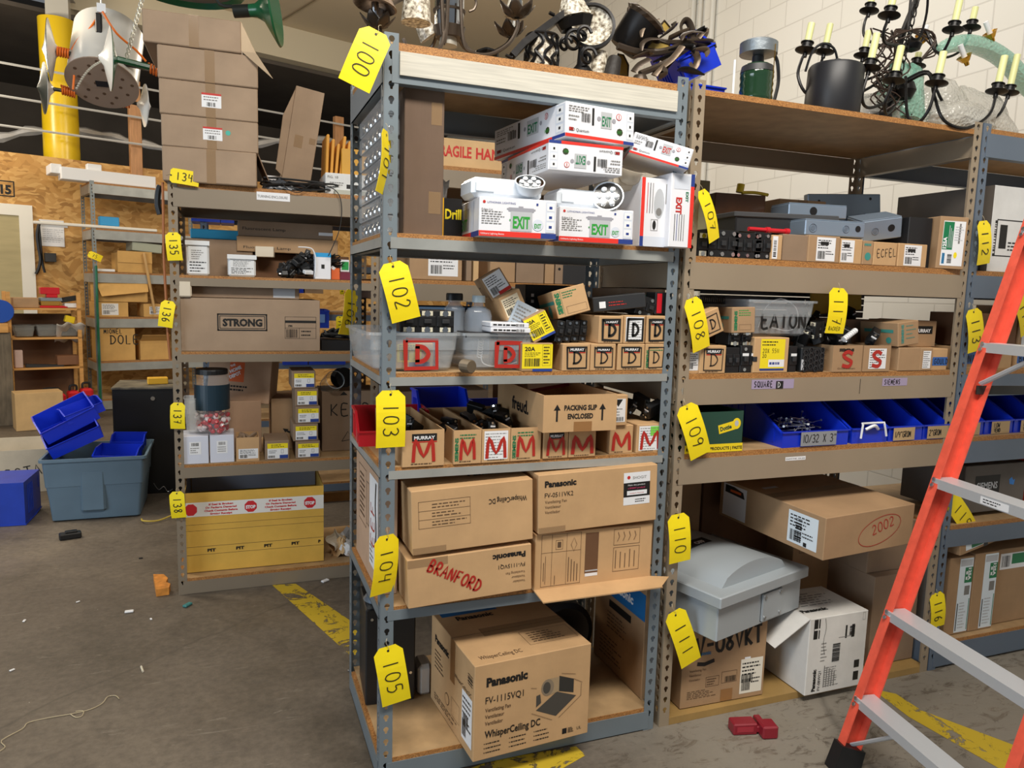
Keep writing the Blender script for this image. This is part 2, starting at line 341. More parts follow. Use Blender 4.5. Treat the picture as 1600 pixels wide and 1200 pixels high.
# ---------------------------------------------------------------- rotated far zone frame
A19 = math.radians(19); EX = Vector((math.cos(A19), math.sin(A19), 0)); EY = Vector((-math.sin(A19), math.cos(A19), 0))
def onD(x, y, d): r_ = ray(x, y); return CP + r_*(d/r_.dot(EY))
def RF(s, d, z): p = Vector((CP.x, CP.y, 0))+EX*s+EY*d; return Vector((p.x, p.y, z))   # s along the far wall, d away from it
def sOf(p): return (Vector(p)-CP).dot(EX)
# ---- materials of the shell
def m_floor():
    m = bpy.data.materials.new('concrete_floor'); m.use_nodes = True; nt = m.node_tree; N = nt.nodes; L = nt.links; b = N['Principled BSDF']
    tc = N.new('ShaderNodeTexCoord')
    def noise_(sc, det=6, ro=.6, dist=0, st=None):
        n = N.new('ShaderNodeTexNoise'); n.inputs['Scale'].default_value = sc; n.inputs['Detail'].default_value = det; n.inputs['Roughness'].default_value = ro; n.inputs['Distortion'].default_value = dist
        if st:
            mp = N.new('ShaderNodeMapping'); mp.inputs['Scale'].default_value = st[:3]; mp.inputs['Rotation'].default_value = (0, 0, st[3]); L.new(tc.outputs['Object'], mp.inputs[0]); L.new(mp.outputs[0], n.inputs[0])
        else: L.new(tc.outputs['Object'], n.inputs[0])
        return n
    def ramp(src, stops):
        r = N.new('ShaderNodeValToRGB'); e = r.color_ramp.elements
        while len(e) < len(stops): e.new(.5)
        for el, (p, c) in zip(e, stops): el.position = p; el.color = (*(lin(c) if isinstance(c, str) else (c, c, c)), 1)
        L.new(src, r.inputs[0]); return r
    def mix(f, a, c, mode='MIX'):
        x = N.new('ShaderNodeMix'); x.data_type = 'RGBA'; x.blend_type = mode
        if isinstance(f, float): x.inputs[0].default_value = f
        else: L.new(f, x.inputs[0])
        L.new(a, x.inputs[6])
        if isinstance(c, str): x.inputs[7].default_value = (*lin(c), 1)
        else: L.new(c, x.inputs[7])
        return x.outputs[2]
    base = ramp(noise_(1.3, 8, .62, .4).outputs[0], [(.3, '#544c41'), (.5, '#6b6155'), (.7, '#7f7465')]).outputs[0]
    fine = ramp(noise_(34, 6, .7).outputs[0], [(.3, .58), (.62, 1.0)]).outputs[0]
    c = mix(.8, base, fine, 'MULTIPLY')
    stain = ramp(noise_(3.1, 5, .7, 1.2).outputs[0], [(.55, 0.0), (.72, .55)]).outputs[0]; c = mix(stain, c, '#4c443b')
    scr = ramp(noise_(2.2, 7, .75, 2.6, (1.2, 9, 1, .5)).outputs[0], [(.62, 0.0), (.66, .35), (.70, 0.0)]).outputs[0]; c = mix(scr, c, '#aaa293')
    # worn pale paint in front of the tan rack, scuffed dark
    sep = N.new('ShaderNodeSeparateXYZ'); L.new(tc.outputs['Object'], sep.inputs[0])
    mr = N.new('ShaderNodeMapRange'); mr.inputs[1].default_value = .55; mr.inputs[2].default_value = 1.1; L.new(sep.outputs[0], mr.inputs[0])
    my = N.new('ShaderNodeMapRange'); my.inputs[1].default_value = .35; my.inputs[2].default_value = .0; L.new(sep.outputs[1], my.inputs[0])
    mm = N.new('ShaderNodeMath'); mm.operation = 'MULTIPLY'; L.new(mr.outputs[0], mm.inputs[0]); L.new(my.outputs[0], mm.inputs[1])
    pn = ramp(noise_(9, 10, .78, 1.2, (1, 2.0, 1, .9)).outputs[0], [(.40, 0.0), (.47, .8)]).outputs[0]
    m2 = N.new('ShaderNodeMath'); m2.operation = 'MULTIPLY'; L.new(mm.outputs[0], m2.inputs[0]); L.new(pn, m2.inputs[1]); c = mix(m2.outputs[0], c, '#8d867a')
    # pale flecks of grit
    vo = N.new('ShaderNodeTexVoronoi'); vo.inputs['Scale'].default_value = 26; L.new(tc.outputs['Object'], vo.inputs[0])
    fl = ramp(vo.outputs['Distance'], [(.03, .8), (.06, 0.0)]).outputs[0]; msk = ramp(noise_(4, 2).outputs[0], [(.58, 0.0), (.62, 1.0)]).outputs[0]
    c = mix(mix(1.0, fl, msk, 'MULTIPLY'), c, '#d8d2c6')
    # hairline crack
    mu = N.new('ShaderNodeVectorMath'); mu.operation = 'MULTIPLY_ADD'; nn = noise_(1.1, 6, .6); mu.inputs[1].default_value = (.25, .25, 0); L.new(nn.outputs['Color'], mu.inputs[0]); L.new(tc.outputs['Object'], mu.inputs[2])
    vc = N.new('ShaderNodeTexVoronoi'); vc.feature = 'DISTANCE_TO_EDGE'; vc.inputs['Scale'].default_value = .42; L.new(mu.outputs[0], vc.inputs[0])
    cr = ramp(vc.outputs['Distance'], [(.0, .45), (.003, 0.0)]).outputs[0]; c = mix(cr, c, '#453f37')
    L.new(c, b.inputs['Base Color'])
    rr = ramp(noise_(2.5, 5).outputs[0], [(.35, .5), (.65, .78)]); L.new(rr.outputs[0], b.inputs['Roughness'])
    bp = N.new('ShaderNodeBump'); bp.inputs['Strength'].default_value = .18; bp.inputs['Distance'].default_value = .004; L.new(noise_(60, 5).outputs[0], bp.inputs['Height']); L.new(bp.outputs[0], b.inputs['Normal'])
    return m
def m_block():
    m = bpy.data.materials.new('painted_block_wall'); m.use_nodes = True; nt = m.node_tree; N = nt.nodes; L = nt.links; b = N['Principled BSDF']; b.inputs['Roughness'].default_value = .6
    tc = N.new('ShaderNodeTexCoord'); sp = N.new('ShaderNodeSeparateXYZ'); L.new(tc.outputs['Object'], sp.inputs[0]); cb = N.new('ShaderNodeCombineXYZ'); L.new(sp.outputs[1], cb.inputs[0]); L.new(sp.outputs[2], cb.inputs[1])
    ad = N.new('ShaderNodeVectorMath'); ad.inputs[1].default_value = (.12, .13, 0); L.new(cb.outputs[0], ad.inputs[0])
    br = N.new('ShaderNodeTexBrick'); br.inputs['Scale'].default_value = 1; br.inputs['Brick Width'].default_value = .406; br.inputs['Row Height'].default_value = .2; br.inputs['Mortar Size'].default_value = .006; br.inputs['Mortar Smooth'].default_value = .4
    L.new(ad.outputs[0], br.inputs['Vector']); br.inputs['Color1'].default_value = (*lin('#dcd9d0'), 1); br.inputs['Color2'].default_value = (*lin('#d8d5cb'), 1); br.inputs['Mortar'].default_value = (*lin('#c8c4bb'), 1)
    L.new(br.outputs['Color'], b.inputs['Base Color'])
    bp = N.new('ShaderNodeBump'); bp.invert = True; bp.inputs['Strength'].default_value = .3; bp.inputs['Distance'].default_value = .006; L.new(br.outputs['Fac'], bp.inputs['Height']); L.new(bp.outputs[0], b.inputs['Normal']); return m
def m_osb(name='osb_sheet', sc=1.0, a='#d9a85e', bb='#a97432', dk='#7c5222'):
    m = bpy.data.materials.new(name); m.use_nodes = True; nt = m.node_tree; N = nt.nodes; L = nt.links; b = N['Principled BSDF']; b.inputs['Roughness'].default_value = .6
    tc = N.new('ShaderNodeTexCoord'); n = N.new('ShaderNodeTexNoise'); n.inputs['Scale'].default_value = 3*sc; n.inputs['Detail'].default_value = 3; L.new(tc.outputs['Object'], n.inputs[0])
    mu = N.new('ShaderNodeVectorMath'); mu.operation = 'MULTIPLY_ADD'; mu.inputs[1].default_value = (.3/sc, .3/sc, .3/sc); L.new(n.outputs['Color'], mu.inputs[0]); L.new(tc.outputs['Object'], mu.inputs[2])
    v = N.new('ShaderNodeTexVoronoi'); v.inputs['Scale'].default_value = 16*sc; mp = N.new('ShaderNodeMapping'); mp.inputs['Scale'].default_value = (1, 1, 2.2); L.new(mu.outputs[0], mp.inputs[0]); L.new(mp.outputs[0], v.inputs[0])
    r = N.new('ShaderNodeValToRGB'); e = r.color_ramp.elements; e.new(.5); e[0].position = .0; e[0].color = (*lin(dk), 1); e[1].position = .4; e[1].color = (*lin(bb), 1); e[2].position = .9; e[2].color = (*lin(a), 1)
    bw = N.new('ShaderNodeRGBToBW'); L.new(v.outputs['Color'], bw.inputs[0]); L.new(bw.outputs[0], r.inputs[0]); L.new(r.outputs[0], b.inputs['Base Color']); return m
M_FLOOR = m_floor(); M_BLOCK = m_block(); M_OSB = m_osb('osb_sheet', .8, '#dcb06c', '#c08f4c', '#9a6d34')
M_EDGE = m_osb('particle_board_edge', 18, '#c08a4e', '#9c6a38', '#6b4524'); M_BOARD = mat('particle_board', '#b3946c', .55, var=.16, vscale=14)
M_BOARDC = mat('particle_board_top_dark', '#7a5b40', .6, var=.2, vscale=14)
M_CEIL = mat('ceiling_beige', '#cbbca2', .8); M_DARKC = mat('roof_deck_dark', '#5a524a', .85, var=.15, vscale=2)
M_BLUES = mat('rack_steel_blue_grey', '#7a858c', .42, var=.08, vscale=3, metal=.15); M_TANS = mat('rack_steel_tan', '#9f8f79', .42, var=.06, vscale=3, metal=.15)
M_TANL = mat('rack_steel_tan_dark', '#8f8270', .45, var=.06, vscale=3, metal=.15); M_GRYB = mat('shelf_lip_grey', '#a4a6a2', .4, var=.12, vscale=9, metal=.2)
M_BLU2 = mat('rack_steel_slate_blue', '#667383', .42, var=.06, vscale=3, metal=.15)
# ---- floor, walls, ceilings
f = MB(); f.box(-8, -6, -.05, 3.95, 16, 0); struct(f.build('floor', M_FLOOR))
w = MB(); w.box(3.87, -6, 0, 4.0, 16, 5.6); struct(w.build('wall_right', M_BLOCK))
for i, (y0, wd) in enumerate(((4.42, .05), (4.30, .035), (4.10, .05))):
    p = MB(); p.cyl((3.84, y0, 0), (3.84, y0, 5.4), wd/2); struct(p.build('trim_%d' % (i+1), mat('conduit_painted', '#cfccc2', .4)))
DO = 10.0   # distance of the far board wall
def rbox(s0, d0, z0, s1, d1, z1, m=None):
    m = m or MB(); P = [RF(s, d, z) for z in (z0, z1) for s, d in ((s0,d0),(s1,d0),(s1,d1),(s0,d1))]
    m.add(P, [(0,3,2,1),(4,5,6,7),(0,1,5,4),(1,2,6,5),(2,3,7,6),(3,0,4,7)]); return m
zt = onD(60, 243, DO).z; sL = sOf(onD(-300, 400, DO)); sR = sOf(onD(760, 300, DO))
w = rbox(sL, 0, 0, sR, .12, zt); w.v = [v for v in w.v]
rotA = (0, 0, A19)
def rlocal(name, mb, mt, parent=None):   # build a mesh already in world coordinates
    return mb.build(name, mt, parent)
def rsolid(name, s0, d0, z0, s1, d1, z1, mt):   # box with its own rotated frame so that its texture follows the wall
    m = MB(); m.box(0, 0, 0, s1-s0, d1-d0, z1-z0); p = RF(s0, d0, z0); return m.build(name, mt, loc=p, rot=rotA)
struct(rsolid('wall_back', sL, DO, 0, sR+2, DO+.1, zt, M_OSB))
bs = onD(105, 27, DO+.6); be = onD(545, 110, DO+.6); zb = (onD(400, 84, DO+.6).z+onD(540,110,DO+.6).z)/2; ztb = (onD(400, 30, DO+.6).z+onD(545,65,DO+.6).z)/2
struct(rsolid('trim_4', sOf(bs), DO+.6, zb, 9.3, DO+1.0, ztb+.3, mat('beam_cream', '#d9ceb4', .7)))
struct(rsolid('ceiling', sOf(bs), -4, ztb, 12, DO+.8, ztb+.06, M_CEIL))
struct(rsolid('ceiling_dark', -12, -4, ztb-.35, sOf(bs), DO+.8, ztb-.3, M_DARKC)).name = 'ceiling.001'
struct(rsolid('ceiling', -12, DO+.8, ztb-.5, 9.3, DO+5, ztb-.45, M_DARKC)); struct(rsolid('wall_back', -12, DO+5, 0, 9.3, DO+5.1, 6, M_DARKC))
# rafter and seams under the roof
a_ = atZ(0, 165, ztb-.36); b_ = atZ(85, 0, ztb-.36)
m = MB(); dd = (b_-a_); m.tube([a_-dd*2, b_+dd*1], .06, n=4, smooth=False); struct(m.build('trim_5', mat('rafter_dark', '#39342f', .8)))
a_ = atZ(438, 32, ztb-.004); b_ = atZ(490, 0, ztb-.004); m = MB(); m.tube([a_, b_+(b_-a_)*3], .015, n=4, smooth=False); struct(m.build('trim_6', mat('seam_brown', '#8a7a62', .8)))
# door in the board wall
dl = sOf(onD(-60, 330, DO)); dr = sOf(onD(50, 330, DO)); dz = onD(30, 320, DO).z
D1 = bpy.data.objects.new('door_1', None); COL.objects.link(D1); struct(D1); D1.location = RF(dl, DO, 0); D1.rotation_euler = rotA
m = MB(); wdt = dr-dl; m.box(0, -.03, 0, .11, 0, dz); m.box(wdt-.13, -.03, 0, wdt, 0, dz); m.box(.11, -.03, dz-.12, wdt-.13, 0, dz); m.build('door_frame', mat('trim_white', '#e9e6dc', .4), D1)
m = MB(); m.box(.11, -.018, 0, wdt-.13, -.002, dz-.12); m.build('door_panel', mat('panel_khaki', '#b3a67c', .6, var=.08, vscale=3, stretch=(1,1,6)), D1)
# yellow wrapped column and its steel top
cp = onD(93, 150, DO+.35); rad = (sOf(onD(123, 150, DO+.35))-sOf(onD(66, 150, DO+.35)))/2; ztop = onD(93, 33, DO+.35).z
C1 = thing('yellow_column', 'thick column wrapped in glossy yellow foam behind the far board wall', 'column', (cp.x, cp.y, 0)); 
m = MB(); m.lathe([(0,.0),(rad,0)]+[(rad*(1+.02*math.sin(k*1.7)), ztop*k/12) for k in range(1, 13)]+[(0, ztop)], 28); m.build('wrap', mat('wrap_yellow', '#ecc71e', .28, bump=.4, bscale=9), C1, smooth=True)
m = MB(); m.box(-rad*.5, -rad*.4, ztop, rad*.75, rad*.4, ztb-.3); m.box(-rad*.7, -rad*.6, ztop+.25, rad*1.0, rad*.6, ztop+.42); m.build('steel_cap', mat('steel_painted_white', '#c9c6bc', .4), C1)
# cable rail of the loft
for i, (y0, y1) in enumerate(((100, 122), (151, 172), (199, 214))):
    p0 = onD(0, y0, DO-.15); p1 = onD(118, y1, DO-.15); zz = (p0.z+p1.z)/2
    m = MB(); m.tube([RF(-9, DO-.15, zz+.02), RF(sR+1.5, DO-.15, zz+.02)], .013, n=5, smooth=False)
    tag(m.build('rail_cable', mat('galvanised', '#d0d1cf', .4, metal=.2)), ['top', 'middle', 'bottom'][i]+' grey steel cable of the loft railing above the board wall', 'cable', 'loft railing cables')
for (x, y0, y1, nm) in ((212, 126, 262, 'between the hanging reel and the carton stack'), (531, 182, 240, 'behind the padded envelopes')):
    q = onD(x, (y0+y1)/2, DO-.05); t0 = onD(x, y0, DO-.05).z; wq = .13
    m = MB(); m.cbox(-wq/2, 0, 0, wq/2, .09, t0-zt+.35, .006)
    tag(m.build('wooden_post', mat('post_wood', '#c28f62', .6, var=.18, vscale=5, stretch=(8,8,1)), loc=(q.x, q.y, zt-.35), rot=rotA), 'pale wooden railing post '+nm, 'post')
# foil wrapped pipe
m = MB(); pts = []
for k in range(26):
    q = onD(-10+k*26, 208-12*math.sin(k*.4)+ (0 if k > 4 else (4-k)*2)+k*1.2, DO+.9); pts.append(q+Vector((0,0,random.uniform(-.02,.02))))
m.tube(pts, lambda t: .05+.015*math.sin(t*90), n=7, k=2)
tag(m.build('foil_duct', mat('foil', '#dededf', .3, metal=.4, bump=.8, bscale=20), smooth=True), 'crumpled foil wrapped pipe running under the dark roof', 'pipe')
# floor paint
def m_paint():
    m = bpy.data.materials.new('worn_yellow_paint'); m.use_nodes = True; nt = m.node_tree; N = nt.nodes; L = nt.links; b = N['Principled BSDF']; b.inputs['Base Color'].default_value = (*lin('#c9ac2c'), 1); b.inputs['Roughness'].default_value = .55
    tc = N.new('ShaderNodeTexCoord'); n = N.new('ShaderNodeTexNoise'); n.inputs['Scale'].default_value = 9; n.inputs['Detail'].default_value = 8; n.inputs['Roughness'].default_value = .75; n.inputs['Distortion'].default_value = .8; L.new(tc.outputs['Object'], n.inputs[0])
    r = N.new('ShaderNodeValToRGB'); r.color_ramp.elements[0].position = .54; r.color_ramp.elements[1].position = .57; r.color_ramp.elements[0].color = (1,1,1,1); r.color_ramp.elements[1].color = (0,0,0,1); L.new(n.outputs[0], r.inputs[0]); L.new(r.outputs[0], b.inputs['Alpha']); return m
M_PAINT = m_paint()
def stripe(name, pts):
    m = MB(); m.add([atZ(x, y, .001) for x, y in pts], [tuple(range(len(pts)))]); struct(m.build(name, M_PAINT, recalc=False))
stripe('trim_7', [(425,914),(462,912),(545,968),(640,1060),(640,1095),(545,1022)])
stripe('trim_8', [(1362,1076),(1400,1084),(1440,1110),(1600,1170),(1640,1230),(1560,1200),(1420,1120)])
stripe('trim_9', [(725,1204),(775,1186),(900,1166),(915,1180),(880,1200),(860,1230),(730,1230)])
stripe('trim_10', [(1000,1092),(1100,1060),(1150,1074),(1060,1100)])
# ---------------------------------------------------------------- boltless racks
PITCH = .0381
def key_cell():
    R_ = .0078; hw = .0042; cz = .0235; pts = []
    for k in range(13):
        a = math.radians(-60+k*300/12) if False else math.radians(-58+k*(296)/12)
        pts.append((R_*math.cos(a), cz+R_*math.sin(a)))
    pts += [(-hw*.8, .0105), (0, .0095), (hw*.8, .0105)]
    return pts
KC = key_cell()
_pc = {}
def post_mesh(H, key):
    """angle post: two flanges of keyholed plate, outer corner at the origin, flanges towards +x and +y"""
    k = round(H, 3)
    if k in _pc: return _pc[k]
    m = MB(); wd = .038; n = int(H/PITCH); 
    def flange(xf):
        z = 0
        for c in range(n+1):
            z0 = c*PITCH; z1 = min(H, z0+PITCH)
            if z1-z0 < PITCH*.99 or c == 0: m.add([xf(0,z0), xf(wd,z0), xf(wd,z1), xf(0,z1)], [(0,1,2,3)]); continue
            inner = [(wd/2+a, z0+b) for a, b in KC]; outer = []
            cx, cz = wd/2, z0+PITCH/2
            for a, b in inner:
                dx, dz = a-cx, b-cz; t = min((wd/2)/abs(dx) if abs(dx) > 1e-9 else 1e9, (PITCH/2)/abs(dz) if abs(dz) > 1e-9 else 1e9); outer.append((cx+dx*t, cz+dz*t))
            # insert corners
            I = len(inner); vs = [xf(*p) for p in inner]+[xf(*p) for p in outer]; fs = []
            corners = [(wd, z1), (0, z1), (0, z0), (wd, z0)]; ci = []
            for p in corners: ci.append(len(vs)); vs.append(xf(*p))
            for i in range(I):
                j = (i+1) % I; oa, ob = outer[i], outer[j]; face = [i, j, I+j]
                # does a corner lie between?
                for q, p in enumerate(corners):
                    def side(o): 
                        return (abs(o[0]-p[0]) < 1e-6), (abs(o[1]-p[1]) < 1e-6)
                    sa, sb = side(oa), side(ob)
                    if ((sa[0] and sb[1]) or (sa[1] and sb[0])) and not (sa[0] and sb[0]) and not (sa[1] and sb[1]): face.append(ci[q])
                face.append(I+i); fs.append(face)
            m.add(vs, fs)
    flange(lambda a, b: (a, 0, b)); flange(lambda a, b: (0, a, b))
    me = bpy.data.meshes.new('post'); me.from_pydata([tuple(v) for v in m.v], [], m.f); me.update(); _pc[k] = me; return me
def rack(name, label, X0, Y0, Wd, D, H, shelves, pm, bm_, rz=0, z0=0, group=None, nobeam=(), topb=None):
    """shelves: (z of board top, beam height, board edge height, beam material)"""
    r = thing(name, label, 'shelving', (X0, Y0, z0), rz, group)
    me = post_mesh(H, pm.name)
    for i, (x, y, sx, sy) in enumerate(((0,0,1,1),(Wd,0,-1,1),(0,D,1,-1),(Wd,D,-1,-1))):
        o = bpy.data.objects.new('post', me if i == 0 and False else me.copy()); COL.objects.link(o); o.data.materials.clear(); o.data.materials.append(pm); o.parent = r; o.location = (x, y, 0); o.scale = (sx, sy, 1)
        md = o.modifiers.new('thickness', 'SOLIDIFY'); md.thickness = .0018; md.offset = 0
    for k, (z, hb, eb, bmt) in enumerate(shelves):
        t = .0025; bmt = bmt or bm_
        m = MB(); m.box(.014, .003, z-eb, Wd-.014, D-.003, z); m.build('shelf_board', M_BOARD, r)
        e = MB(); e.box(.038, .0008, z-eb, Wd-.038, .0032, z-.0004); e.box(.0008, .038, z-eb, .0145, D-.038, z-.0004); e.build('board_edge', M_EDGE, r)
        zb = z-eb-hb; zt_ = z-eb
        if ('f', k) not in nobeam:
            b = MB(); b.box(.02, -.0022, zb, Wd-.02, .0008, zt_); b.box(.02, .001, zb, Wd-.02, .03, zb+t)
            b.build('beam', bmt, r)
        b = MB(); b.box(.02, D-.001, zb, Wd-.02, D+.002, zt_); b.box(.02, D-.03, zb, Wd-.02, D-.001, zb+t); b.build('beam', bmt, r)
        for xx, dx in ((-.0022, .03), (Wd+.0022, -.03)):
            b = MB(); b.box(min(xx, xx+.003*(1 if dx > 0 else -1)), .02, zb, max(xx, xx+.003*(1 if dx > 0 else -1)), D-.02, zt_); b.box(min(xx, xx+dx), .02, zb, max(xx, xx+dx), D-.02, zb+t); b.build('beam', bmt, r)
    return r
H1 = 2.134
WA = .9365; DA = .5795; B0 = .9615; WB = 1.2466; B1 = B0+WB; C0 = B1+.009; WC = 1.2466
s1, s2, s3, s4, s5, s6 = 2.112, 1.6177, 1.2335, .9648, .5514, .0813
t1, t2, t3, t4 = 2.1077, 1.598, 1.2194, .9539
l1, l2, l3, l4, l5 = 1.9077, 1.5017, 1.1545, .6256, .0776
RA = rack('steel_shelving_rack', 'blue-grey keyholed steel shelving rack in the centre, nearest the camera', 0, 0, WA, DA, H1,
  [(s1,.082,.022,M_BLUES),(s2,.030,.012,M_GRYB),(s3,.024,.012,M_GRYB),(s4,.024,.010,M_GRYB),(s5,.030,.010,M_BLUES),(s6,.062,.014,M_BLUES)], M_BLUES, M_BLUES)
m = MB(); m.box(.040, -.009, s1-.084, WA-.040, -.0025, s1-.024); m.build('whitewashed_panel', mat('panel_whitewash', '#c9c5b8', .55, var=.14, vscale=6, stretch=(1,1,26)), RA)
RB = rack('steel_shelving_rack', 'tan keyholed steel shelving rack with deep beams, in the middle of the right side', B0, 0, WB, DA, H1,
  [(t1,.08,.018,M_TANS),(t2,.085,.020,M_TANS),(t3,.085,.018,M_TANS),(t4,.085,.018,M_TANS)], M_TANS, M_TANS, nobeam=(('f', 0),))
def beamlabel(root, x0, x1, z0, z1, mt, txt=None, hand=None, rot=0):
    F = Face((0, -.0024, 0), (1,0,0), (0,0,1)); F.rect(x0, z0, x1, z1, mt, 'label')
    if txt: F.text(txt, x0+.004, z0+(z1-z0)*.3, (z1-z0)*.45, INK, width=(x1-x0)*.9)
    if hand: F.hand(hand[0], x0+.01, z0+(z1-z0)*.2, (z1-z0)*.6, INK, w=(z1-z0)*.09, asp=hand[1])
    F.build(root); return F
LAV = mat('label_lavender', '#a698b4', .5)
q = lambda x, y: atY(x, y, 0)-Vector((B0, 0, 0))
def bl(x0, x1, y0, y1, **k): a = q(x0, y1); b = q(x1, y0); beamlabel(RB, a.x, b.x, a.z, b.z, **k)
bl(1173, 1240, 592, 608, mt=LAV, hand=('SQUARE', .5)); F = Face((0,-.0024,0),(1,0,0),(0,0,1)); a = q(1211, 607); b = q(1223, 595); F.rect(a.x, a.z, b.x, b.z, INK, 'label', .001); F.hand('D', a.x+.006, a.z+.004, (b.z-a.z)*.7, WH, w=.002, lift=.0016); F.build(RB)
bl(1377, 1417, 590, 603, mt=LAV, hand=('SIEMENS', .5)); bl(1226, 1258, 712, 720, mt=WH, txt='DOTTIE 10-24')
m_ = MB(); a = q(1342, 615); b = q(1343.5, 592); m_.box(a.x, -.003, a.z, b.x, -.0022, b.z); m_.build('beam_joint', INK, RB)
RC = rack('steel_shelving_rack', 'slate blue keyholed steel shelving rack at the right edge behind the ladder', C0, 0, WC, DA, H1,
  [(t1+.01,.085,.018,M_BLU2),(t2+.0,.085,.018,M_BLU2),(t3,.085,.018,M_BLU2),(t4,.085,.018,M_BLU2),(.60,.07,.018,M_BLU2),(.115,.09,.014,M_BLU2)], M_BLU2, M_BLU2)
RL = rack('steel_shelving_rack', 'tan-grey steel shelving rack on the left holding the stop-tape carton', -.6373, 1.651, WA, .6, 1.95,
  [(l1,.085,.02,M_TANL),(l2,.036,.012,M_TANL),(l3,.036,.012,M_TANL),(l4,.05,.012,M_TANL),(l5,.062,.014,M_TANL)], M_TANL, M_TANL)
beamlabel(RL, *(lambda a, b: (a.x+.6373, b.x+.6373, a.z, b.z))(atY(401,312,1.651), atY(453,303,1.651)), WH, 'TURNING ENCLOSURE')
RM = rack('steel_shelving_rack', 'tan-grey steel shelving rack seen through the centre rack, with long cartons', .303, 1.651, WB, .6, 2.134,
  [(2.085,.085,.02,M_TANL),(1.516,.085,.02,M_TANL),(1.12,.06,.014,M_TANL),(.6,.06,.014,M_TANL),(.09,.06,.014,M_TANL)], M_TANL, M_TANL)
RN = rack('steel_shelving_rack', 'slate blue steel shelving rack full of small bins behind the left tan-grey rack', -.55, 3.0, 1.9, .45, 2.0,
  [(1.93,.05,.014,M_BLU2),(1.62,.04,.014,M_BLU2),(1.30,.04,.014,M_BLU2),(.98,.04,.014,M_BLU2),(.60,.04,.014,M_BLU2),(.15,.05,.014,M_BLU2)], M_BLU2, M_BLU2)
P0 = Vector((-1.788, 7.375, 0))
z_ = lambda y: onD(200, y, (P0-CP).dot(EY)).z
RF_ = rack('steel_shelving_rack', 'tall grey steel shelving rack against the far board wall', P0.x, P0.y, 1.22, .55, 2.55,
  [(2.535,.10,.02,M_GRYB),(2.04,.10,.02,M_GRYB),(1.565,.10,.02,M_GRYB),(1.06,.10,.02,M_GRYB),(.56,.09,.02,M_GRYB),(.13,.10,.02,M_GRYB)], mat('rack_far_grey','#828a8c',.45,metal=.15), M_GRYB, rz=A19)
# ---------------------------------------------------------------- shared builders
def fbx(label, x, y, z, rx, ry, rz, w, d, h, **k): return Box(label, x, y, z, w, d, h, rz=rz, rx=rx, ry=ry, **k)
def breaker(label, x, y, z, rz=0, rx=0, ry=0, w=.026, d=.075, h=.06, n=1, screws=True, face='plain', name='circuit_breaker', group=None, cat='circuit breaker'):
    """moulded black breaker(s): face towards local -y"""
    o = thing(name, label, cat, (x, y, z), (math.radians(rx), math.radians(ry), math.radians(rz)), group)
    b = MB(); tg = MB(); sc = MB(); lb = MB(); W_ = w*n
    b.cbox(0, .004, 0, W_, d, h, .002)
    for i in range(n):
        x0 = i*w; b.cbox(x0+w*.04, 0, h*.28, x0+w*.96, .006, h*.74, .0015); tg.cbox(x0+w*.3, -.007, h*.42, x0+w*.7, .004, h*.60, .001)
        if screws:
            for zz in (h*.12, h*.87):
                if face == 'lug': lb.box(x0+w*.2, .0025, zz-h*.10, x0+w*.8, .005, zz+h*.11); 
                sc.cyl((x0+w/2, .0008, zz), (x0+w/2, .006, zz), w*.17, n=8)
        if face == 'label': lb.box(x0+w*.15, -.0005, h*.62, x0+w*.85, .001, h*.72)
    b.build('housing', BLK, o); tg.build('toggle', BLK2, o)
    if sc.v: sc.build('terminal', CHR, o)
    if lb.v: lb.build('lug' if face == 'lug' else 'label', WH if face != 'lug' else mat('lug_white', '#dcd7c2', .4), o)
    return o
_bp = {}
def heap(prefix, where, cx, cy, z, rw, rd, n, rise=.03, seed=1, group=None, sz=(.024, .065, .05), face='label'):
    """n loose breakers piled over an area, each an object of its own"""
    rnd = random.Random(seed); proto = None; out = []
    for i in range(n):
        x = cx+(rnd.random()-.5)*rw; y = cy+(rnd.random()-.5)*rd; zz = z+rnd.random()*rise
        r = (rnd.uniform(-.5, .5)+rnd.choice((0, -PI/2, -PI/2)), rnd.uniform(-.6, .6), rnd.uniform(-1.2, 1.2))
        lab = prefix+' '+where
        if proto is None:
            proto = breaker(lab, x, y, zz, w=sz[0], d=sz[1], h=sz[2], face=face, group=group, name='circuit_breaker'); o = proto; o.rotation_euler = r
        else: o = dup(proto, (x, y, zz), r)
        out.append(o)
    return out
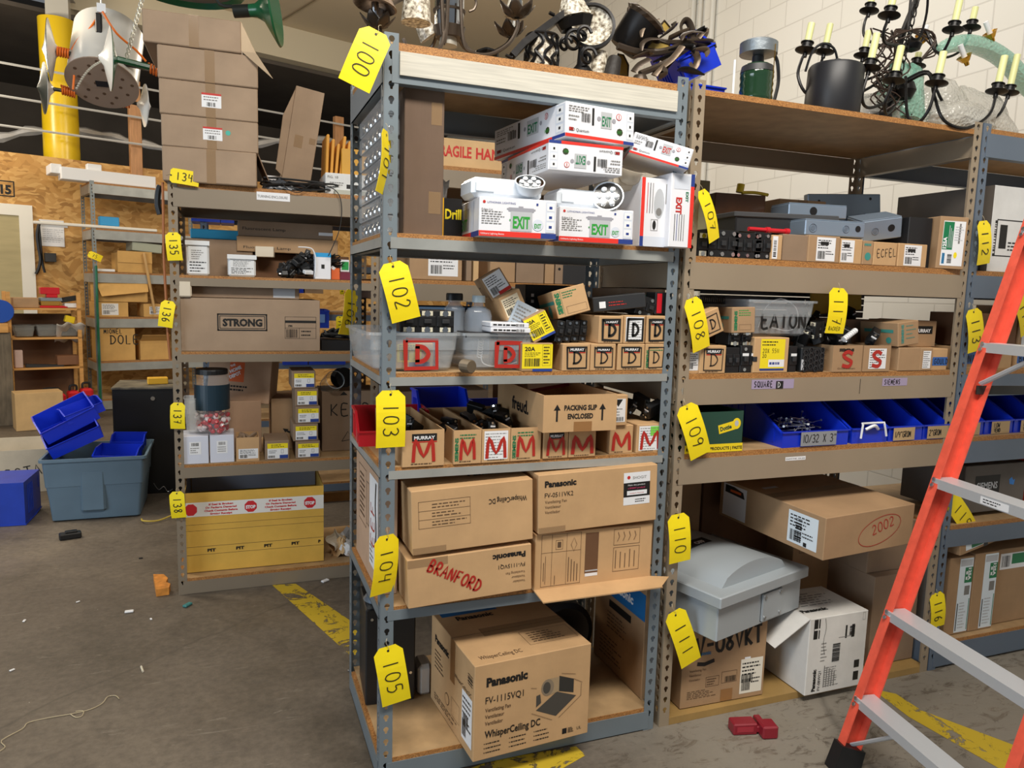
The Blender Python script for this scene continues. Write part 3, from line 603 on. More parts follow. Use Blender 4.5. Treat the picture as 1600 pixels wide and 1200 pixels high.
def akro(label, x, y, z, w, d, h, rz=0, rx=0, ry=0, mt=None, group=None, name='storage_bin', cat='storage bin', ribs=True, lip=.5, loc_center=False):
    """hopper-front stacking bin, open mouth towards local -y"""
    mt = mt or BIN; o = thing(name, label, cat, (x, y, z), (math.radians(rx), math.radians(ry), math.radians(rz)), group)
    t = .003; prof = [(0, .0), (d, 0), (d, h), (d*.42, h), (d*.02, h*lip*1.02), (0, h*lip)]
    m = MB()
    for xs in (0, w-t):
        M = Matrix(((0,0,1,xs),(1,0,0,0),(0,1,0,0),(0,0,0,1))); m.prism(prof, t, M)
    m.box(t, 0, 0, w-t, d, t); m.box(t, d-t, t, w-t, d, h); m.box(t, 0, t, w-t, t, h*lip)
    m.build('bin_body', mt, o)
    r = MB()
    for xs, s_ in ((-.005, 1), (w, 1)):
        r.box(xs, d*.42, h-.007, xs+.005, d, h)                                    # top rims
        M = Matrix(((0,0,1,xs),(1,0,0,0),(0,1,0,0),(0,0,0,1))); r.prism([(d*.02, h*lip-.006), (d*.42, h-.007), (d*.42, h), (d*.02, h*lip)], .005, M)
    r.box(-.005, d, h-.007, w+.005, d+.004, h); r.box(-.004, -.006, h*lip-.005, w+.004, .001, h*lip)
    r.build('rim', mt, o)
    if ribs:
        q_ = MB()
        for xs in (-.0025, w-.0003):
            for k in range(4): q_.box(xs, d*(.50+.09*k), h*.12, xs+.0028, d*(.50+.09*k)+.003, h*.8)
            q_.box(xs, d*.1, h*.1, xs+.0028, d*.12, h*.4)
        q_.build('rib', mt, o)
    return o
def tub(label, x, y, z, w, d, h, rz=0, mt=None, tap=.018, name='plastic_tub', cat='tub', rim=.008, rx=0, ry=0, t=.002, lid=False):
    mt = mt or CLR; o = thing(name, label, cat, (x, y, z), (math.radians(rx), math.radians(ry), math.radians(rz)))
    m = MB()
    def ring(i, zz, r=.02, n=4):
        P = []; x0, x1, y0, y1 = i, w-i, i, d-i
        for cx, cy, a0 in ((x1-r, y0+r, -90), (x1-r, y1-r, 0), (x0+r, y1-r, 90), (x0+r, y0+r, 180)):
            for k in range(n+1): a = math.radians(a0+90*k/n); P.append((cx+r*math.cos(a), cy+r*math.sin(a), zz))
        return P
    R = [ring(tap+.012, t, .015), ring(tap, .01), ring(tap*.55, h*.55), ring(tap*.35, h*.56), ring(0+.004, h-rim), ring(-rim*.6, h-rim), ring(-rim*.6, h), ring(.003, h), ring(tap*.35+t, h*.56), ring(tap+t, .012)]
    n = len(R[0]); vs = [p for r_ in R for p in r_]; fs = []
    for k in range(len(R)-1):
        for i in range(n): fs.append((k*n+i, k*n+(i+1) % n, (k+1)*n+(i+1) % n, (k+1)*n+i))
    fs.append(list(range(n))[::-1]); fs.append([(len(R)-1)*n+i for i in range(n)])
    m.add(vs, fs); m.build('tub_body', mt, o, smooth=True)
    if lid: l_ = MB(); l_.add(ring(-rim, h)+ring(-rim, h+.01), [list(range(n))[::-1], list(range(n, 2*n))]+[(i, (i+1) % n, n+(i+1) % n, n+i) for i in range(n)]); l_.build('lid', mt, o)
    return o
def lottag(num, hx, hy, bx, by, Y=-.012, turn=0, label=None, note=None, wide=1, plane=None, bend=.008, n2=None):
    """yellow lot tag: hole end at pixel (hx,hy), far end at (bx,by), in the plane y = Y"""
    f_ = plane or (lambda a, b: atY(a, b, Y)); a = f_(hx, hy); b = f_(bx, by); L = (b-a).length; W_ = min(.082, L*.52)*wide
    if plane is None or True: pass
    dwn = (b-a).normalized(); nrm = Vector((0, -1, 0)) if plane is None else None
    if nrm is None: nrm = (dwn.cross(Vector((0,0,1)))).normalized() if abs(dwn.z) < .9 else Vector((0,-1,0))
    rt = nrm.cross(dwn).normalized(); rt = -rt if rt.x < 0 else rt
    Rm = Matrix.Rotation(math.radians(turn), 3, dwn); rt = Rm @ rt; nn = rt.cross(-dwn).normalized()
    o = thing('lot_tag', label or 'yellow paper lot tag reading %s' % num, 'tag', a)
    M = Matrix.Identity(4)
    for i, ax in enumerate((rt, -dwn, nn)):
        for j in range(3): M[j][i] = ax[j]
    o.rotation_euler = M.to_euler()
    c = W_*.22; m = MB()
    ys = [.0]+[L*.10]+[L*k/8 for k in range(1, 9)]
    ys = sorted(set([0, c]+[L*k/8 for k in range(1, 9)]))
    vs = []; 
    for y in ys:
        hw = W_/2-(max(0, c-y) if y < c else 0); zz = bend*math.sin(PI*y/L)
        vs += [(-hw, -y, zz), (-hw*.33, -y, zz), (hw*.33, -y, zz), (hw, -y, zz)]
    fs = [(4*i+k, 4*i+k+1, 4*i+k+5, 4*i+k+4) for i in range(len(ys)-1) for k in range(3)]
    m.add(vs, fs); m.build('card', TAGY, o, thick=.0008, recalc=False)
    class BF(Face):
        def P(s, a_, b_, lift=0): return Vector((a_, b_, bend*math.sin(PI*min(max(-b_/L, 0), 1))+.0008+lift))
    F = BF((0,0,0),(1,0,0),(0,1,0))
    F.poly([(.0035*math.cos(k*PI/5), -L*.07+.0035*math.sin(k*PI/5)) for k in range(10)], INK, 'hole', .0006)
    # digits run down the tag, tops towards the right
    h_ = W_*.52; step = L*.21; y0 = -L*(.30 if len(num) == 3 else .36); st_ = F.stroke; PEN = mat('marker_olive_black', '#2b2a12', .6)
    for i, ch in enumerate(num):
        for s_ in ST[ch]:
            pts = []
            for a_, b_ in s_:
                aw = .5 if ch == '1' else a_
                pts.append((-h_*.5+b_*h_, y0-step*i-(aw-.5)*step*.72+random.uniform(-.0008, .0008)))
            F.stroke(pts, max(.0028, L*.019) if (a-CP).length < 3 else .0042, PEN, 'handwriting')
    if note:
        F.hand(note, -W_*.36, -L*.93, L*.08, PEN, w=.0016, asp=.5)
    F.build(o)
    w = MB(); w.tube([(0, -L*.07, .001), (.004, -L*.02, .004), (-.002, L*.07, .004), (.003, L*.12, -.004)], .0007, n=4, k=3); w.build('tie_wire', mat('wire_tan', '#b9ab8c', .4), o)
    return o
def loosetext(F, s_, x, y, size, mt, **k): F.text(s_, x, y, size, mt, **k)
# ================================================================ centre rack, shelf 2: exit signs
b = Box('tall brown carton standing on end at the left of the exit sign shelf', .062, .03, s2, .112, .36, .395, mt=CBD if False else cardboard('cardboard_umber', '#6f5b4c'))
b.F['f'].rect(.075, .30, .105, .36, TAPE, 'tape').rect(.07, .06, .105, .12, TAPE, 'tape'); b.done()
for k in range(7):
    t_ = thing('bulb_pack', ['lowest','second from the bottom','third from the bottom','middle','third from the top','second from the top','topmost'][k]+' clear blister pack of chrome bulbs stacked behind the left front post', 'package', (.006, .06, s2+.001+k*.053), 0, 'clear packs of chrome bulbs')
    m = MB(); m.cbox(0,0,0,.05,.38,.051,.006); m.build('blister', CLR2, t_)
    m = MB()
    for i in range(5): m.lathe([(0,.004),(.012,.006),(.019,.02),(.016,.034),(.008,.046),(0,.047)], 12, Matrix.Translation((.025,.045+.072*i,0)))
    m.build('bulb', CHR, t_, smooth=True)
    m = MB(); m.box(.004,.004,.002,.046,.376,.004); m.build('tray', mat('tray_grey','#b8bcc0',.3), t_)
fr = pxbox('orange-brown carton with red FRAGILE HANDLE lettering on the far top shelf', 636, 870, 1.68, 2.085, .14, .3, mt=CB4)
ff = fr.F['f']; sx = lambda px: atY(px, 225, 1.68).x-fr.o.location.x
ff.text('RAGILE', sx(688), .052, .075, RED, bold=.03, width=sx(737)-sx(688)); ff.text('F', sx(674), .052, .075, RED, bold=.03, cond=.7); ff.text('HANDLE', sx(744), .052, .075, RED, bold=.03, width=sx(812)-sx(744)); fr.done()
b = pxbox('black and yellow tool box behind the exit sign cartons', 684, 722, .14, s2, .12, .14, mt=mat('box_black_gloss', '#1c1b1c', .35))
b.F['f'].rect(0, 0, .018, .12, mat('box_yellow', '#f0b41c', .4)).text('Drill', .022, .06, .04, YEL, bold=.03, width=.05); b.done()
m = MB(); rnd = random.Random(3)
m.grid(lambda u, v: (.0+.085*u, .02*math.sin(u*7+v*3), .11*v*(1-.55*abs(u-.35))+.008*math.sin(u*19+v*13)), 10, 10)
tag(m.build('plastic_bag', mat('bag_film_white', '#d9d7d2', .25), loc=(.18, .30, s2+.12), thick=.001, smooth=True), 'crumpled white plastic bag peeking up behind the black and yellow box', 'bag')
EXG = mat('exit_green', '#2a9a35', .5); OR = mat('stripe_red', '#e2372c', .4); NV = mat('stripe_navy', '#2b3f86', .4); MAG = mat('picture_grey', '#9d9da5', .5); PANEL = mat('panel_pale_blue', '#d5dbe6', .5)
CWH = mat('carton_white_coated', '#e8e9ee', .35)
def exitbox(label, x, y, z, w, d, h, rx=0, ry=0, rz=0, flip=False, kind='edge', col=EXG, flap=False):
    b = Box(label, x, y, z, w, d, h, rz, mt=CWH, rx=rx, ry=ry, name='exit_sign_carton', group=None)
    for key, W_ in (('f', w), ('l', d)):
        F = b.F[key]
        if flip:   # printed upside down: turn the drawing frame
            F = Face(F.P(W_, h)-F.n*F.e, -F.u, -F.v)
            b.F[key+'x'] = F
        if kind == 'edge' and key == 'f':
            F.rect(0, 0, W_, h*.14, OR).rect(W_*.80, 0, W_, h*.14, NV, lift=.0003).text('Utilitaria Lighting Basics', W_*.02, h*.045, h*.07, WH, width=W_*.3, lift=.0006)
            F.text('LITHONIA LIGHTING', W_*.10, h*.84, h*.07, NV, width=W_*.36); F.poly([(W_*.06+h*.04*math.cos(a*PI/5), h*.87+h*.04*math.sin(a*PI/5)) for a in range(10)], RED)
            F.lines(W_*.03, h*.30, W_*.33, h*.66, 6, GRYI, .4).text('Edge-Lit', W_*.03, h*.66, h*.07, INK, width=W_*.14)
            F.rect(W_*.37, h*.66, W_*.70, h*.76, MAG).rect(W_*.35, h*.70, W_*.37, h*.74, MAG).rect(W_*.70, h*.70, W_*.72, h*.74, MAG).rect(W_*.40, h*.16, W_*.68, h*.66, mat('picture_pale','#b9bcbf',.5),lift=.0002).rect(W_*.50, h*.76, W_*.56, h*.80, MAG)
            F.text('EXIT', W_*.43, h*.24, h*.42, EXG, bold=.035, width=W_*.22, lift=.0006).rect(W_*.385, h*.42, W_*.40, h*.46, EXG, lift=.0006)
            F.poly([(W_*.755+h*.15*math.cos(a*PI/8), h*.34+h*.15*math.sin(a*PI/8)) for a in range(16)], PANEL, lift=.0002).text('EXIT', W_*.71, h*.26, h*.16, EXG, bold=.03, width=W_*.09, lift=.0006)
            F.rect(W_*.73, h*.84, W_*.755, h*.9, NV)
            F.rect(W_*.86, h*.16, W_*.98, h*.95, PANEL)
            for q_ in (.22, .47, .72): F.rect(W_*.87, h*q_, W_*.97, h*(q_+.2), WH, lift=.0003).rect(W_*.90, h*(q_+.05), W_*.94, h*(q_+.12), NV, lift=.0006)
        elif kind == 'edge':
            F.rect(0, 0, W_, h*.14, OR).rect(W_*.72, 0, W_, h*.14, NV, lift=.0003).rect(W_*.30, h*.2, W_*.62, h*.8, MAG).text('EXIT', W_*.33, h*.25, h*.4, EXG, bold=.03, width=W_*.24, lift=.0006).rect(W_*.70, h*.18, W_*.80, h*.95, PANEL)
        else:
            F.rect(0, 0, W_*.84, h*.10, OR).rect(W_*.84, 0, W_, h*.10, NV)
            F.rect(W_*.88, h*.14, W_*.985, h*.94, PANEL)
            for q_ in (.18, .44, .70): F.rect(W_*.89, h*q_, W_*.975, h*(q_+.2), WH, lift=.0003).rect(W_*.92, h*(q_+.06), W_*.945, h*(q_+.14), INK, lift=.0006)
            F.rect(W_*.50, h*.38, W_*.66, h*.86, mat('picture_pale','#b9bcbf',.5)).text('EXIT', W_*.515, h*.45, h*.40, DGRN if col is EXG else col, bold=.02, width=W_*.13, lift=.0006)
            for cx in (.47, .69): F.poly([(W_*cx+h*.07*math.cos(a*PI/6), h*.64+h*.07*math.sin(a*PI/6)) for a in range(12)], MAG)
            F.poly([(W_*.78+h*.12*math.cos(a*PI/4), h*.34+h*.11*math.sin(a*PI/4)) for a in range(8)], mat('ink_olive','#2f3a1e',.6)).text('EXIT', W_*.745, h*.29, h*.12, EXG, width=W_*.06, lift=.0006)
            F.poly([(W_*.76+h*.1*math.cos(a*PI/8), h*.78+h*.1*math.sin(a*PI/8)) for a in range(16)], RED).poly([(W_*.76+h*.08*math.cos(a*PI/8), h*.78+h*.08*math.sin(a*PI/8)) for a in range(16)], WH, lift=.0003).rect(W_*.755, h*.72, W_*.765, h*.84, RED, lift=.0006)
            F.text('LED Quantum', W_*.05, h*.18, h*.13, INK, width=W_*.28).rect(W_*.05, h*.18, W_*.11, h*.28, RED, lift=-.0001)
            F.rect(W_*.37, h*.42, W_*.40, h*.92, INK).bars(W_*.22, h*.48, W_*.35, h*.74, n=12).lines(W_*.04, h*.72, W_*.34, h*.92, 3, GRYI, .4).lines(W_*.04, h*.46, W_*.2, h*.66, 2, GRYI, .4)
    if flap:
        m = MB(); m.box(0,0,0,w,.002,h*.96); m.build('flap', CWH, b.o)
    b.done(); return b
exitbox('white exit sign carton, lower left of the pile, with big green EXIT print', .25, -.066, s2, .223, .34, .106, rz=-4.9)
exitbox('white exit sign carton, lower middle of the pile, with big green EXIT print', .50, -.045, s2, .235, .30, .098, rz=-3.2)
exitbox('white exit sign carton lying upside down, second from the top of the pile', .457, -.050, 1.813, .236, .40, .083, flip=True, kind='q', rz=-.5)
exitbox('white exit sign carton on the very top of the pile, slightly turned', .505, -.052, 1.910, .242, .44, .096, rz=7.7, kind='q', rx=-1)
exitbox('white exit sign carton sloping down at the right, with red EXIT print', .735, -.01, 1.893, .185, .22, .062, rz=-22, ry=15, kind='q', col=RED)
# standing cartons at the right
b = pxbox('narrow white carton standing on end with an oval lamp picture', 1001, 1046, -.02, s2, .205, .15, mt=CWH, name='light_fixture_carton'); w = b.w; F = b.F['f']
F.rect(0, .03, w*.12, .205, OR).rect(0, 0, w*.12, .03, NV).rect(w*.14, .0, w, .03, PANEL)
F.poly([(w*.62+w*.18*math.cos(a*PI/8), .13+.045*math.sin(a*PI/8)) for a in range(16)], LGY).poly([(w*.62+w*.10*math.cos(a*PI/8), .105+.012*math.sin(a*PI/8)) for a in range(16)], GRYI, lift=.0003)
F.frame(w*.36, .048, w*.6, .082, .0012, GRYI).poly([(w*.48+w*.06*math.cos(a*PI/8), .065+.014*math.sin(a*PI/8)) for a in range(16)], INK)
for i in range(3): F.rect(w*(.2+.09*i), .1, w*(.22+.09*i), .19, [RED, INK, GRYI][i])
F.rect(w*.84, .13, w*.88, .19, GRYI); b.done()
b = pxbox('narrow white carton standing on end at the right post with sideways red EXIT print', 1047, 1083, -.045, s2, .222, .14, mt=CWH, name='light_fixture_carton'); w = b.w; F = b.F['f']
F.rect(w*.84, 0, w, .185, OR).rect(w*.84, .185, w, .222, NV).rect(w*.12, .175, w*.8, .215, PANEL)
F.text('EXIT', w*.24, .150, w*.34, RED, bold=.04, rot=-90, width=.05).text('EXIT', w*.64, .168, w*.16, DGRN, bold=.03, rot=-90, width=.03)
for i in range(5): F.rect(w*(.2+.1*i), .02, w*(.225+.1*i), .1, [INK, NV, GRYI, INK, GRYI][i])
b.done()
# emergency light heads
def emlight(label, x, y, z, w, mt, hx, hr, face=(-.35, -.75, .55), led=True, bodyh=.055, lens=None, hz=.0):
    o = thing('emergency_light', label, 'light fixture', (x, y, z))
    m = MB(); m.cbox(0, 0, 0, w, .12, bodyh, .012); m.box(.01, -.004, bodyh*.3, w*.3, .002, bodyh*.7); m.build('housing', mt, o)
    hd = thing('head', None, None, (hx, -.012, bodyh*.62+hz)); del_ = hd; hd.parent = o
    dv = Vector(face).normalized(); M = dv.to_track_quat('Z', 'Y').to_matrix().to_4x4()
    COLh = MB(); COLh.lathe([(0, -hr*.92), (hr*.5, -hr*.82), (hr*.85, -hr*.5), (hr, -.0), (hr*1.02, hr*.12), (hr*.93, hr*.12)], 26, M); 
    bpy.data.objects.remove(hd)
    T_ = Matrix.Translation((hx, -.012, bodyh*.62+hz))
    COLh.build('lamp_head', mt, o, smooth=True, M=T_)
    l_ = MB(); l_.lathe([(0, hr*.02), (hr*.5, hr*.03), (hr*.93, hr*.12)], 26, M); l_.build('reflector', lens or CHR, o, smooth=True, M=T_)
    if led:
        k_ = MB()
        for i in range(7):
            a = i*PI/3; rr = 0 if i == 6 else hr*.55; k_.lathe([(0, hr*.2), (hr*.13, hr*.16), (hr*.19, hr*.06)], 10, M @ Matrix.Translation((rr*math.cos(a), rr*math.sin(a), hr*.04)))
        k_.build('led', mat('led_lens', '#f2f4f6', .08, spec=.8), o, smooth=True, M=T_)
    return o
WHB = mat('fixture_white_cool', '#e4ebf2', .25)
emlight('white twin-head emergency light on the lower left exit carton', .235, -.045, 1.724, .21, WHB, .165, .042, face=(-.15, -.55, .85), hz=.012)
emlight('white emergency light with LED head facing out on the lower middle exit carton', .505, -.02, 1.716, .165, WHB, .155, .046, face=(-.45, -.8, .35), hz=.004)
emlight('cream round-headed light wedged under the sloping exit carton', .70, .035, 1.79, .11, CREAM, .065, .045, face=(.1, -.35, .95), led=False, lens=CREAM, hz=.02)
# ================================================================ shelf 3
def sq(F, x0, z0, x1, z1, ch='D', mt=INK, wt=.0065, w2=.006, inner=True):   # marker letter inside a marker square
    j = lambda: random.uniform(-.002, .002)
    F.stroke([(x0+j(), z1+j()), (x1+j(), z1+j()), (x1+j(), z0+j()), (x0+j(), z0+j()), (x0+j(), z1+.003)], wt, mt, sm=False)
    w, h = x1-x0, z1-z0
    for st in ST[ch]: F.stroke([(x0+w*(.3+.45*a), z0+h*(.2+.6*b)) for a, b in st], w2, mt)
def content(label, x, y, z, w, d, h, mt, **k): return Box(label, x, y, z, w, d, h, mt=mt, **k)
T1 = tub('clear plastic tub with a red D square, at the left end behind the post', -.035, .012, s3, .262, .42, .112, mt=CLR)
F = Face((0,.004,0),(1,0,0),(0,0,1)); F.o.y = .006; sq(F, .105, .012, .195, .090, 'D', MRED, .014, .013); F.build(T1)
T2 = tub('clear plastic tub with a red D square and a coiled white wire, second from left', .236, .012, s3, .232, .42, .112, mt=CLR)
F = Face((0,.006,0),(1,0,0),(0,0,1)); sq(F, .105, .014, .180, .084, 'D', MRED, .015, .012); F.build(T2)
b = content('small carton with a yellow and blue label inside the left clear tub', .045, .04, s3+.006, .11, .10, .075, CB); b.F['f'].rect(.005,.02,.075,.072,YEL,'label').rect(.04,.004,.1,.02,BLU,'label').bars(.012,.026,.04,.05).lines(.01,.052,.07,.07,3,INK); b.done()
m = MB(); m.tube([(.06+.008*math.cos(k*1.3), .02+.0004*k, .095-.0016*k+.006*math.sin(k*1.3)) for k in range(36)], .0016, n=5, k=3); m.tube([(.06,.02,.045),(.07,.02,.02),(.12,.02,.012),(.19,.02,.03),(.2,.02,.05)], .002, n=5)
tag(m.build('coiled_cord', WPL, loc=(.24,.02,s3)), 'white coiled cord inside the second clear tub', 'cord')
m = MB()
for k in range(5): m.lathe([(.0,0),(.017,0),(.02,.004),(.017,.008),(0,.008)], 14, Matrix.Translation((0,0,.008*k)))
tag(m.build('pipe_fitting', mat('fitting_brown','#6f6250',.5,metal=.4), loc=(.232,-.005,s3+.02), rot=(math.radians(90),0,math.radians(20))), 'small ribbed brown pipe fitting between the two clear tubs', 'fitting')
breaker('black three-pole contactor with white lug windows on the left clear tub', .055, .03, s3+.112, w=.053, d=.16, h=.062, n=3, face='lug', name='contactor', cat='contactor')
def bottle(label, x, y, z, w, d, h, cap, capm, neck):
    o = thing('bottle', label, 'bottle', (x, y, z)); m = MB()
    P = [(0,0),(w*.46,0),(w*.5,.006),(w*.5,h*.55),(w*.44,h*.66),(neck,h*.76),(neck,h*.86),(0,h*.86)]
    m.lathe(P, 20, Matrix.Diagonal((1, d/w, 1, 1))); m.build('bottle_body', clear('bottle_clear', '#bfc9d6', .4, .1), o, smooth=True)
    m = MB(); m.lathe([(0,h*.84),(neck*cap,h*.84),(neck*cap,h*.97),(neck*cap*.92,h),(0,h)], 18); m.build('cap', capm, o, smooth=True); return o
bottle('clear bottle with a black ribbed cap standing in the second tub', .245, .14, s3+.09, .07, .06, .135, 1.35, BLK, .019)
bottle('clear bottle with a white cap standing beside the black-capped one', .312, .11, s3+.09, .085, .06, .13, 1.25, mat('cap_pale_blue','#cfe3ee',.3), .016)
b = fbx('tilted silver electronics pack leaning in the second tub', .375, .05, s3+.115, 0, 24, 0, .075, .05, .105, mt=mat('pack_silver','#a9b4bf',.3), name='electronics_pack', cat='package'); b.F['f'].lines(.006,.02,.06,.095,7,GRYI,.35).rect(.066,0,.075,.105,WH); b.done()
for k in range(2):
    b = fbx(['lower','upper'][k]+' slim white carton lying across the second clear tub', .315, .0+.004*k, s3+.116+.015*k, 0, 1, 0, .125-.004*k, .09, .014, mt=CWH, name='slim_carton'); b.F['f'].lines(.008,.003,.11,.011,1,INK,.5,nm='printing').bars(.08,.003,.105,.011,n=8); b.done()
b = fbx('black plastic box under the slim white cartons in the second tub', .245, .02, s3+.098, 0, 2, 0, .10, .1, .016, mt=BLK, name='plastic_case', cat='case'); b.done()
b = fbx('small carton with a white barcode label tipped on top of the pile', .353, .100, 1.438, -2, -33, -10, .072, .146, .076, mt=CB2, name='breaker_carton'); F = b.F['f']; F.slabel(.006,.006,.068,.072,WH,seed=3).rect(.03,.004,.07,.014,RED,'label',.0004); b.F['l'].frame(.02,.01,.06,.05,.004,BROWNI); b.done()
b = fbx('small tan carton tilted below the barcode carton with pale print', .391, .060, 1.376, 0, -26, 3, .074, .14, .078, mt=CB, name='breaker_carton'); F = b.F['f']; F.slabel(.004,.012,.062,.07,mat('label_cream','#e9dcc0',.5),seed=5).rect(.01,0,.07,.010,mat('stripe_maroon','#a0332a',.5),'label').rect(.012,.002,.03,.008,YEL,'label',.0003); b.done()
b = fbx('tan circuit protection carton with dark green lettering tilted on the pile', .540, .026, 1.389, -5, -16, -9, .105, .20, .086, mt=CB, name='breaker_carton'); F = b.F['f']; F.text('SIEMENS', .02, .012, .02, DGRN, bold=.05, rot=90, width=.065).lines(.03,.055,.08,.078,3,DGRN,.4).rect(.024,.006,.0248,.08,DGRN).frame(.034,.008,.098,.03,.0006,BROWNI); b.F['l'].rect(0,.045,.2,.056,TEAL).poly([(.13+.02*math.cos(a*PI/6),.024+.02*math.sin(a*PI/6)) for a in range(12)],TEAL); b.done()
def y20(label, x, y, z, rx, ry, rz, w, d, h):
    b = fbx(label, x, y, z, rx, ry, rz, w, d, h, mt=CB2, name='breaker_carton'); F = b.F['f']
    F.rect(w*.0,h*.10,w*1.0,h*.96,YEL,'label').text('20A',w*.08,h*.72,h*.2,INK,bold=.03,width=w*.34).lines(w*.08,h*.5,w*.62,h*.68,3,INK,.35).bars(w*.08,h*.18,w*.6,h*.46,n=16).lines(w*.7,h*.25,w*.92,h*.9,6,INK,.5).rect(w*.35,0,w,h*.10,BLU,'label').frame(w*.66,h*.2,w*.94,h*.94,.0008,INK)
    b.F['l'].rect(d*.72,0,d*.84,h,BLU).rect(d*.5,0,d*.6,h,BLU); b.done(); return b
y20('small carton with a yellow 20A label tilted above the straight one', .457, .010, 1.316, 0, -28, -13, .072, .15, .078)
b = y20('small carton with a yellow 20A label lying straight on the shelf board', .415, .0, s3, 0, 0, 0, .098, .3, .085)
def dbox(label, x0, x1, z, h, Y=0, d=.17, ry=0, brand=True, ch='D', wt=.006, mt=None, white=False, mk=INK, red=False, green=False, square=True, opened=False, n_in=0, seed=0, big=.72, where=''):
    b = pxbox(label, x0, x1, Y, z, h, d, mt=mt or CB, name='breaker_carton', ry=ry, open=opened, t=.0025); w = b.w; F = b.F['f']
    if brand: F.rect(w*.22, h*.70, w*.82, h*.90, INK if not red else mat('brand_plate','#3a2a2a',.5)).text('MURRAY', w*.27, h*.745, h*.13, WH, bold=.03, width=w*.5).rect(w*.22,h*.66,w*.82,h*.69,RED)
    if white: F.rect(w*.08, h*.08, w*.92, h*.94, WH, 'label').lines(w*.12,h*.1,w*.88,h*.9,9,GRYI,.25,seed)
    if green: F.text('SIEMENS', w*.16, h*.08, h*.14, DGRN, bold=.04, rot=90, width=h*.7).lines(w*.22,h*.72,w*.85,h*.9,2,DGRN,.4)
    if square: sq(F, w*.16, h*.12, w*.86, h*.86, ch, mk, wt, wt*.95)
    else:
        for st in ST[ch]: F.stroke([(w*(.5+big*(a-.5)), h*(.12+.62*b_)) for a, b_ in st], wt, mk, 'handwriting', .0009)
    F.lines(w*.2,h*.04,w*.8,h*.1,1,BROWNI,.5,seed)
    b.done(); return b
dbox('breaker carton with a boxed black D, bottom row of the centre rack, first from left', 879, 922, s3, .083)
dbox('breaker carton with a boxed black D, bottom row of the centre rack, second from left', 923, 962, s3, .083, wt=.0045)
dbox('breaker carton with a boxed black D, bottom row of the centre rack, third from left', 965, 1007, s3, .083, wt=.005)
dbox('breaker carton with a boxed black D, bottom row of the centre rack, beside the post', 1008, 1040, s3, .083, brand=False, green=True, wt=.004)
dbox('breaker carton with a heavily boxed black D, top row, first from left', 936, 974, s3+.084, .085, wt=.009)
dbox('breaker carton with a black D on a white label, middle of the top row', 975, 1008, s3+.084, .088, brand=False, white=True, wt=.009)
dbox('breaker carton with a heavily boxed black D, top row, half behind the post', 1010, 1042, s3+.084, .088, wt=.008)
for k, (px, zz, ry_) in enumerate(((868, .090, 8), (882, .092, 12), (897, .091, 6), (912, .090, 4))):
    p = atY(px, 520, .01); breaker(['first','second','third','fourth'][k]+' loose black breaker from the left, lying on the bottom row of D cartons', p.x, .012+.01*k, s3+zz-.002, ry=ry_, w=.026, d=.07, h=.066, face='plain', group='loose breakers beside the 20A carton')
b = fbx('long black safety switch lying on the top row of D cartons', .66, .03, s3+.178, 0, -7, -12, .17, .09, .045, mt=BLK2, name='disconnect_switch', cat='switch'); b.F['f'].lines(.05,.012,.12,.03,2,RED,.3).rect(.02,.01,.04,.03,WH); b.done()
breaker('stubby black breaker with bright screws at the end of the safety switch', .80, .02, s3+.178, ry=14, w=.034, d=.07, h=.062, n=2, face='plain')
b = fbx('red and black plastic device beside the grey-green carton', .872, .02, s3+.176, 0, 0, 0, .05, .06, .07, mt=BLK, name='plastic_device', cat='device'); b.F['f'].rect(.006,.004,.024,.066,BINR); b.done()
b = Box('open grey-brown carton with teal print, high at the right end under the exit shelf', .80, .12, s3+.176, .17, .2, .08, mt=CB3, open=True); b.F['f'].lines(.01,.05,.16,.062,1,TEAL,.8); b.done()
b = Box('dark terminal block carton behind the tilted green-lettered carton', .52, .25, s3+.17, .17, .1, .09, mt=BLK, name='terminal_block', cat='terminal block'); b.F['f'].rect(.02,.05,.03,.06,WH).rect(.02,.03,.03,.04,WH); b.done()
b = Box('plain tan carton low behind the loose breakers, middle of the shelf', .47, .20, s3, .43, .25, .17, mt=CB3); b.done()
# ================================================================ shelf 4: M cartons
def mbox(label, x0, x1, h=.098, Y=-.004, d=.42, opened=True, **k):
    b = dbox(label, x0, x1, s4, h, Y=Y, d=d, ch='M', mk=MRED, square=False, opened=opened, **k); return b
M1 = mbox('open breaker carton with a red M under a black name plate, at the left end', 629, 694, .105, brand=True, wt=.010, big=.55)
M2 = mbox('open breaker carton with a small red M and green print, second from left', 709, 752, .100, brand=False, green=True, wt=.009, big=.55)
M3 = mbox('open breaker carton with a red M on a white label, third from left', 753, 797, .100, brand=False, white=True, wt=.010)
M4 = mbox('open breaker carton with a red M and green print, left of the overhanging carton', 798, 845, .100, brand=False, green=True, wt=.009, big=.6)
M5 = mbox('breaker carton with a red M under a black plate, below the PACKING SLIP carton', 849, 888, .089, brand=True, wt=.009, opened=False)
M6 = mbox('breaker carton with a large red M only, below the PACKING SLIP carton', 889, 931, .089, brand=False, wt=.012, opened=False, big=.8)
M7 = mbox('breaker carton with a red M, standing apart between two gaps', 953, 989, .092, brand=False, green=False, wt=.011, opened=False, big=.8, Y=.01, d=.3)
b = M8 = mbox('breaker carton with a red M on a white and green label, beside the right post', 995, 1036, .093, brand=False, white=True, wt=.010, opened=False, Y=.005, d=.25); F = Face((0,0,0),(1,0,0),(0,0,1)); F.rect(b.w*.5, b.h*.6, b.w*.9, b.h*.92, mat('label_lime','#7fd94a',.5), 'label', .0002); F.build(b.o)
nm = {0:'in the leftmost M carton',1:'in the second M carton',2:'in the third M carton',3:'in the fourth M carton'}
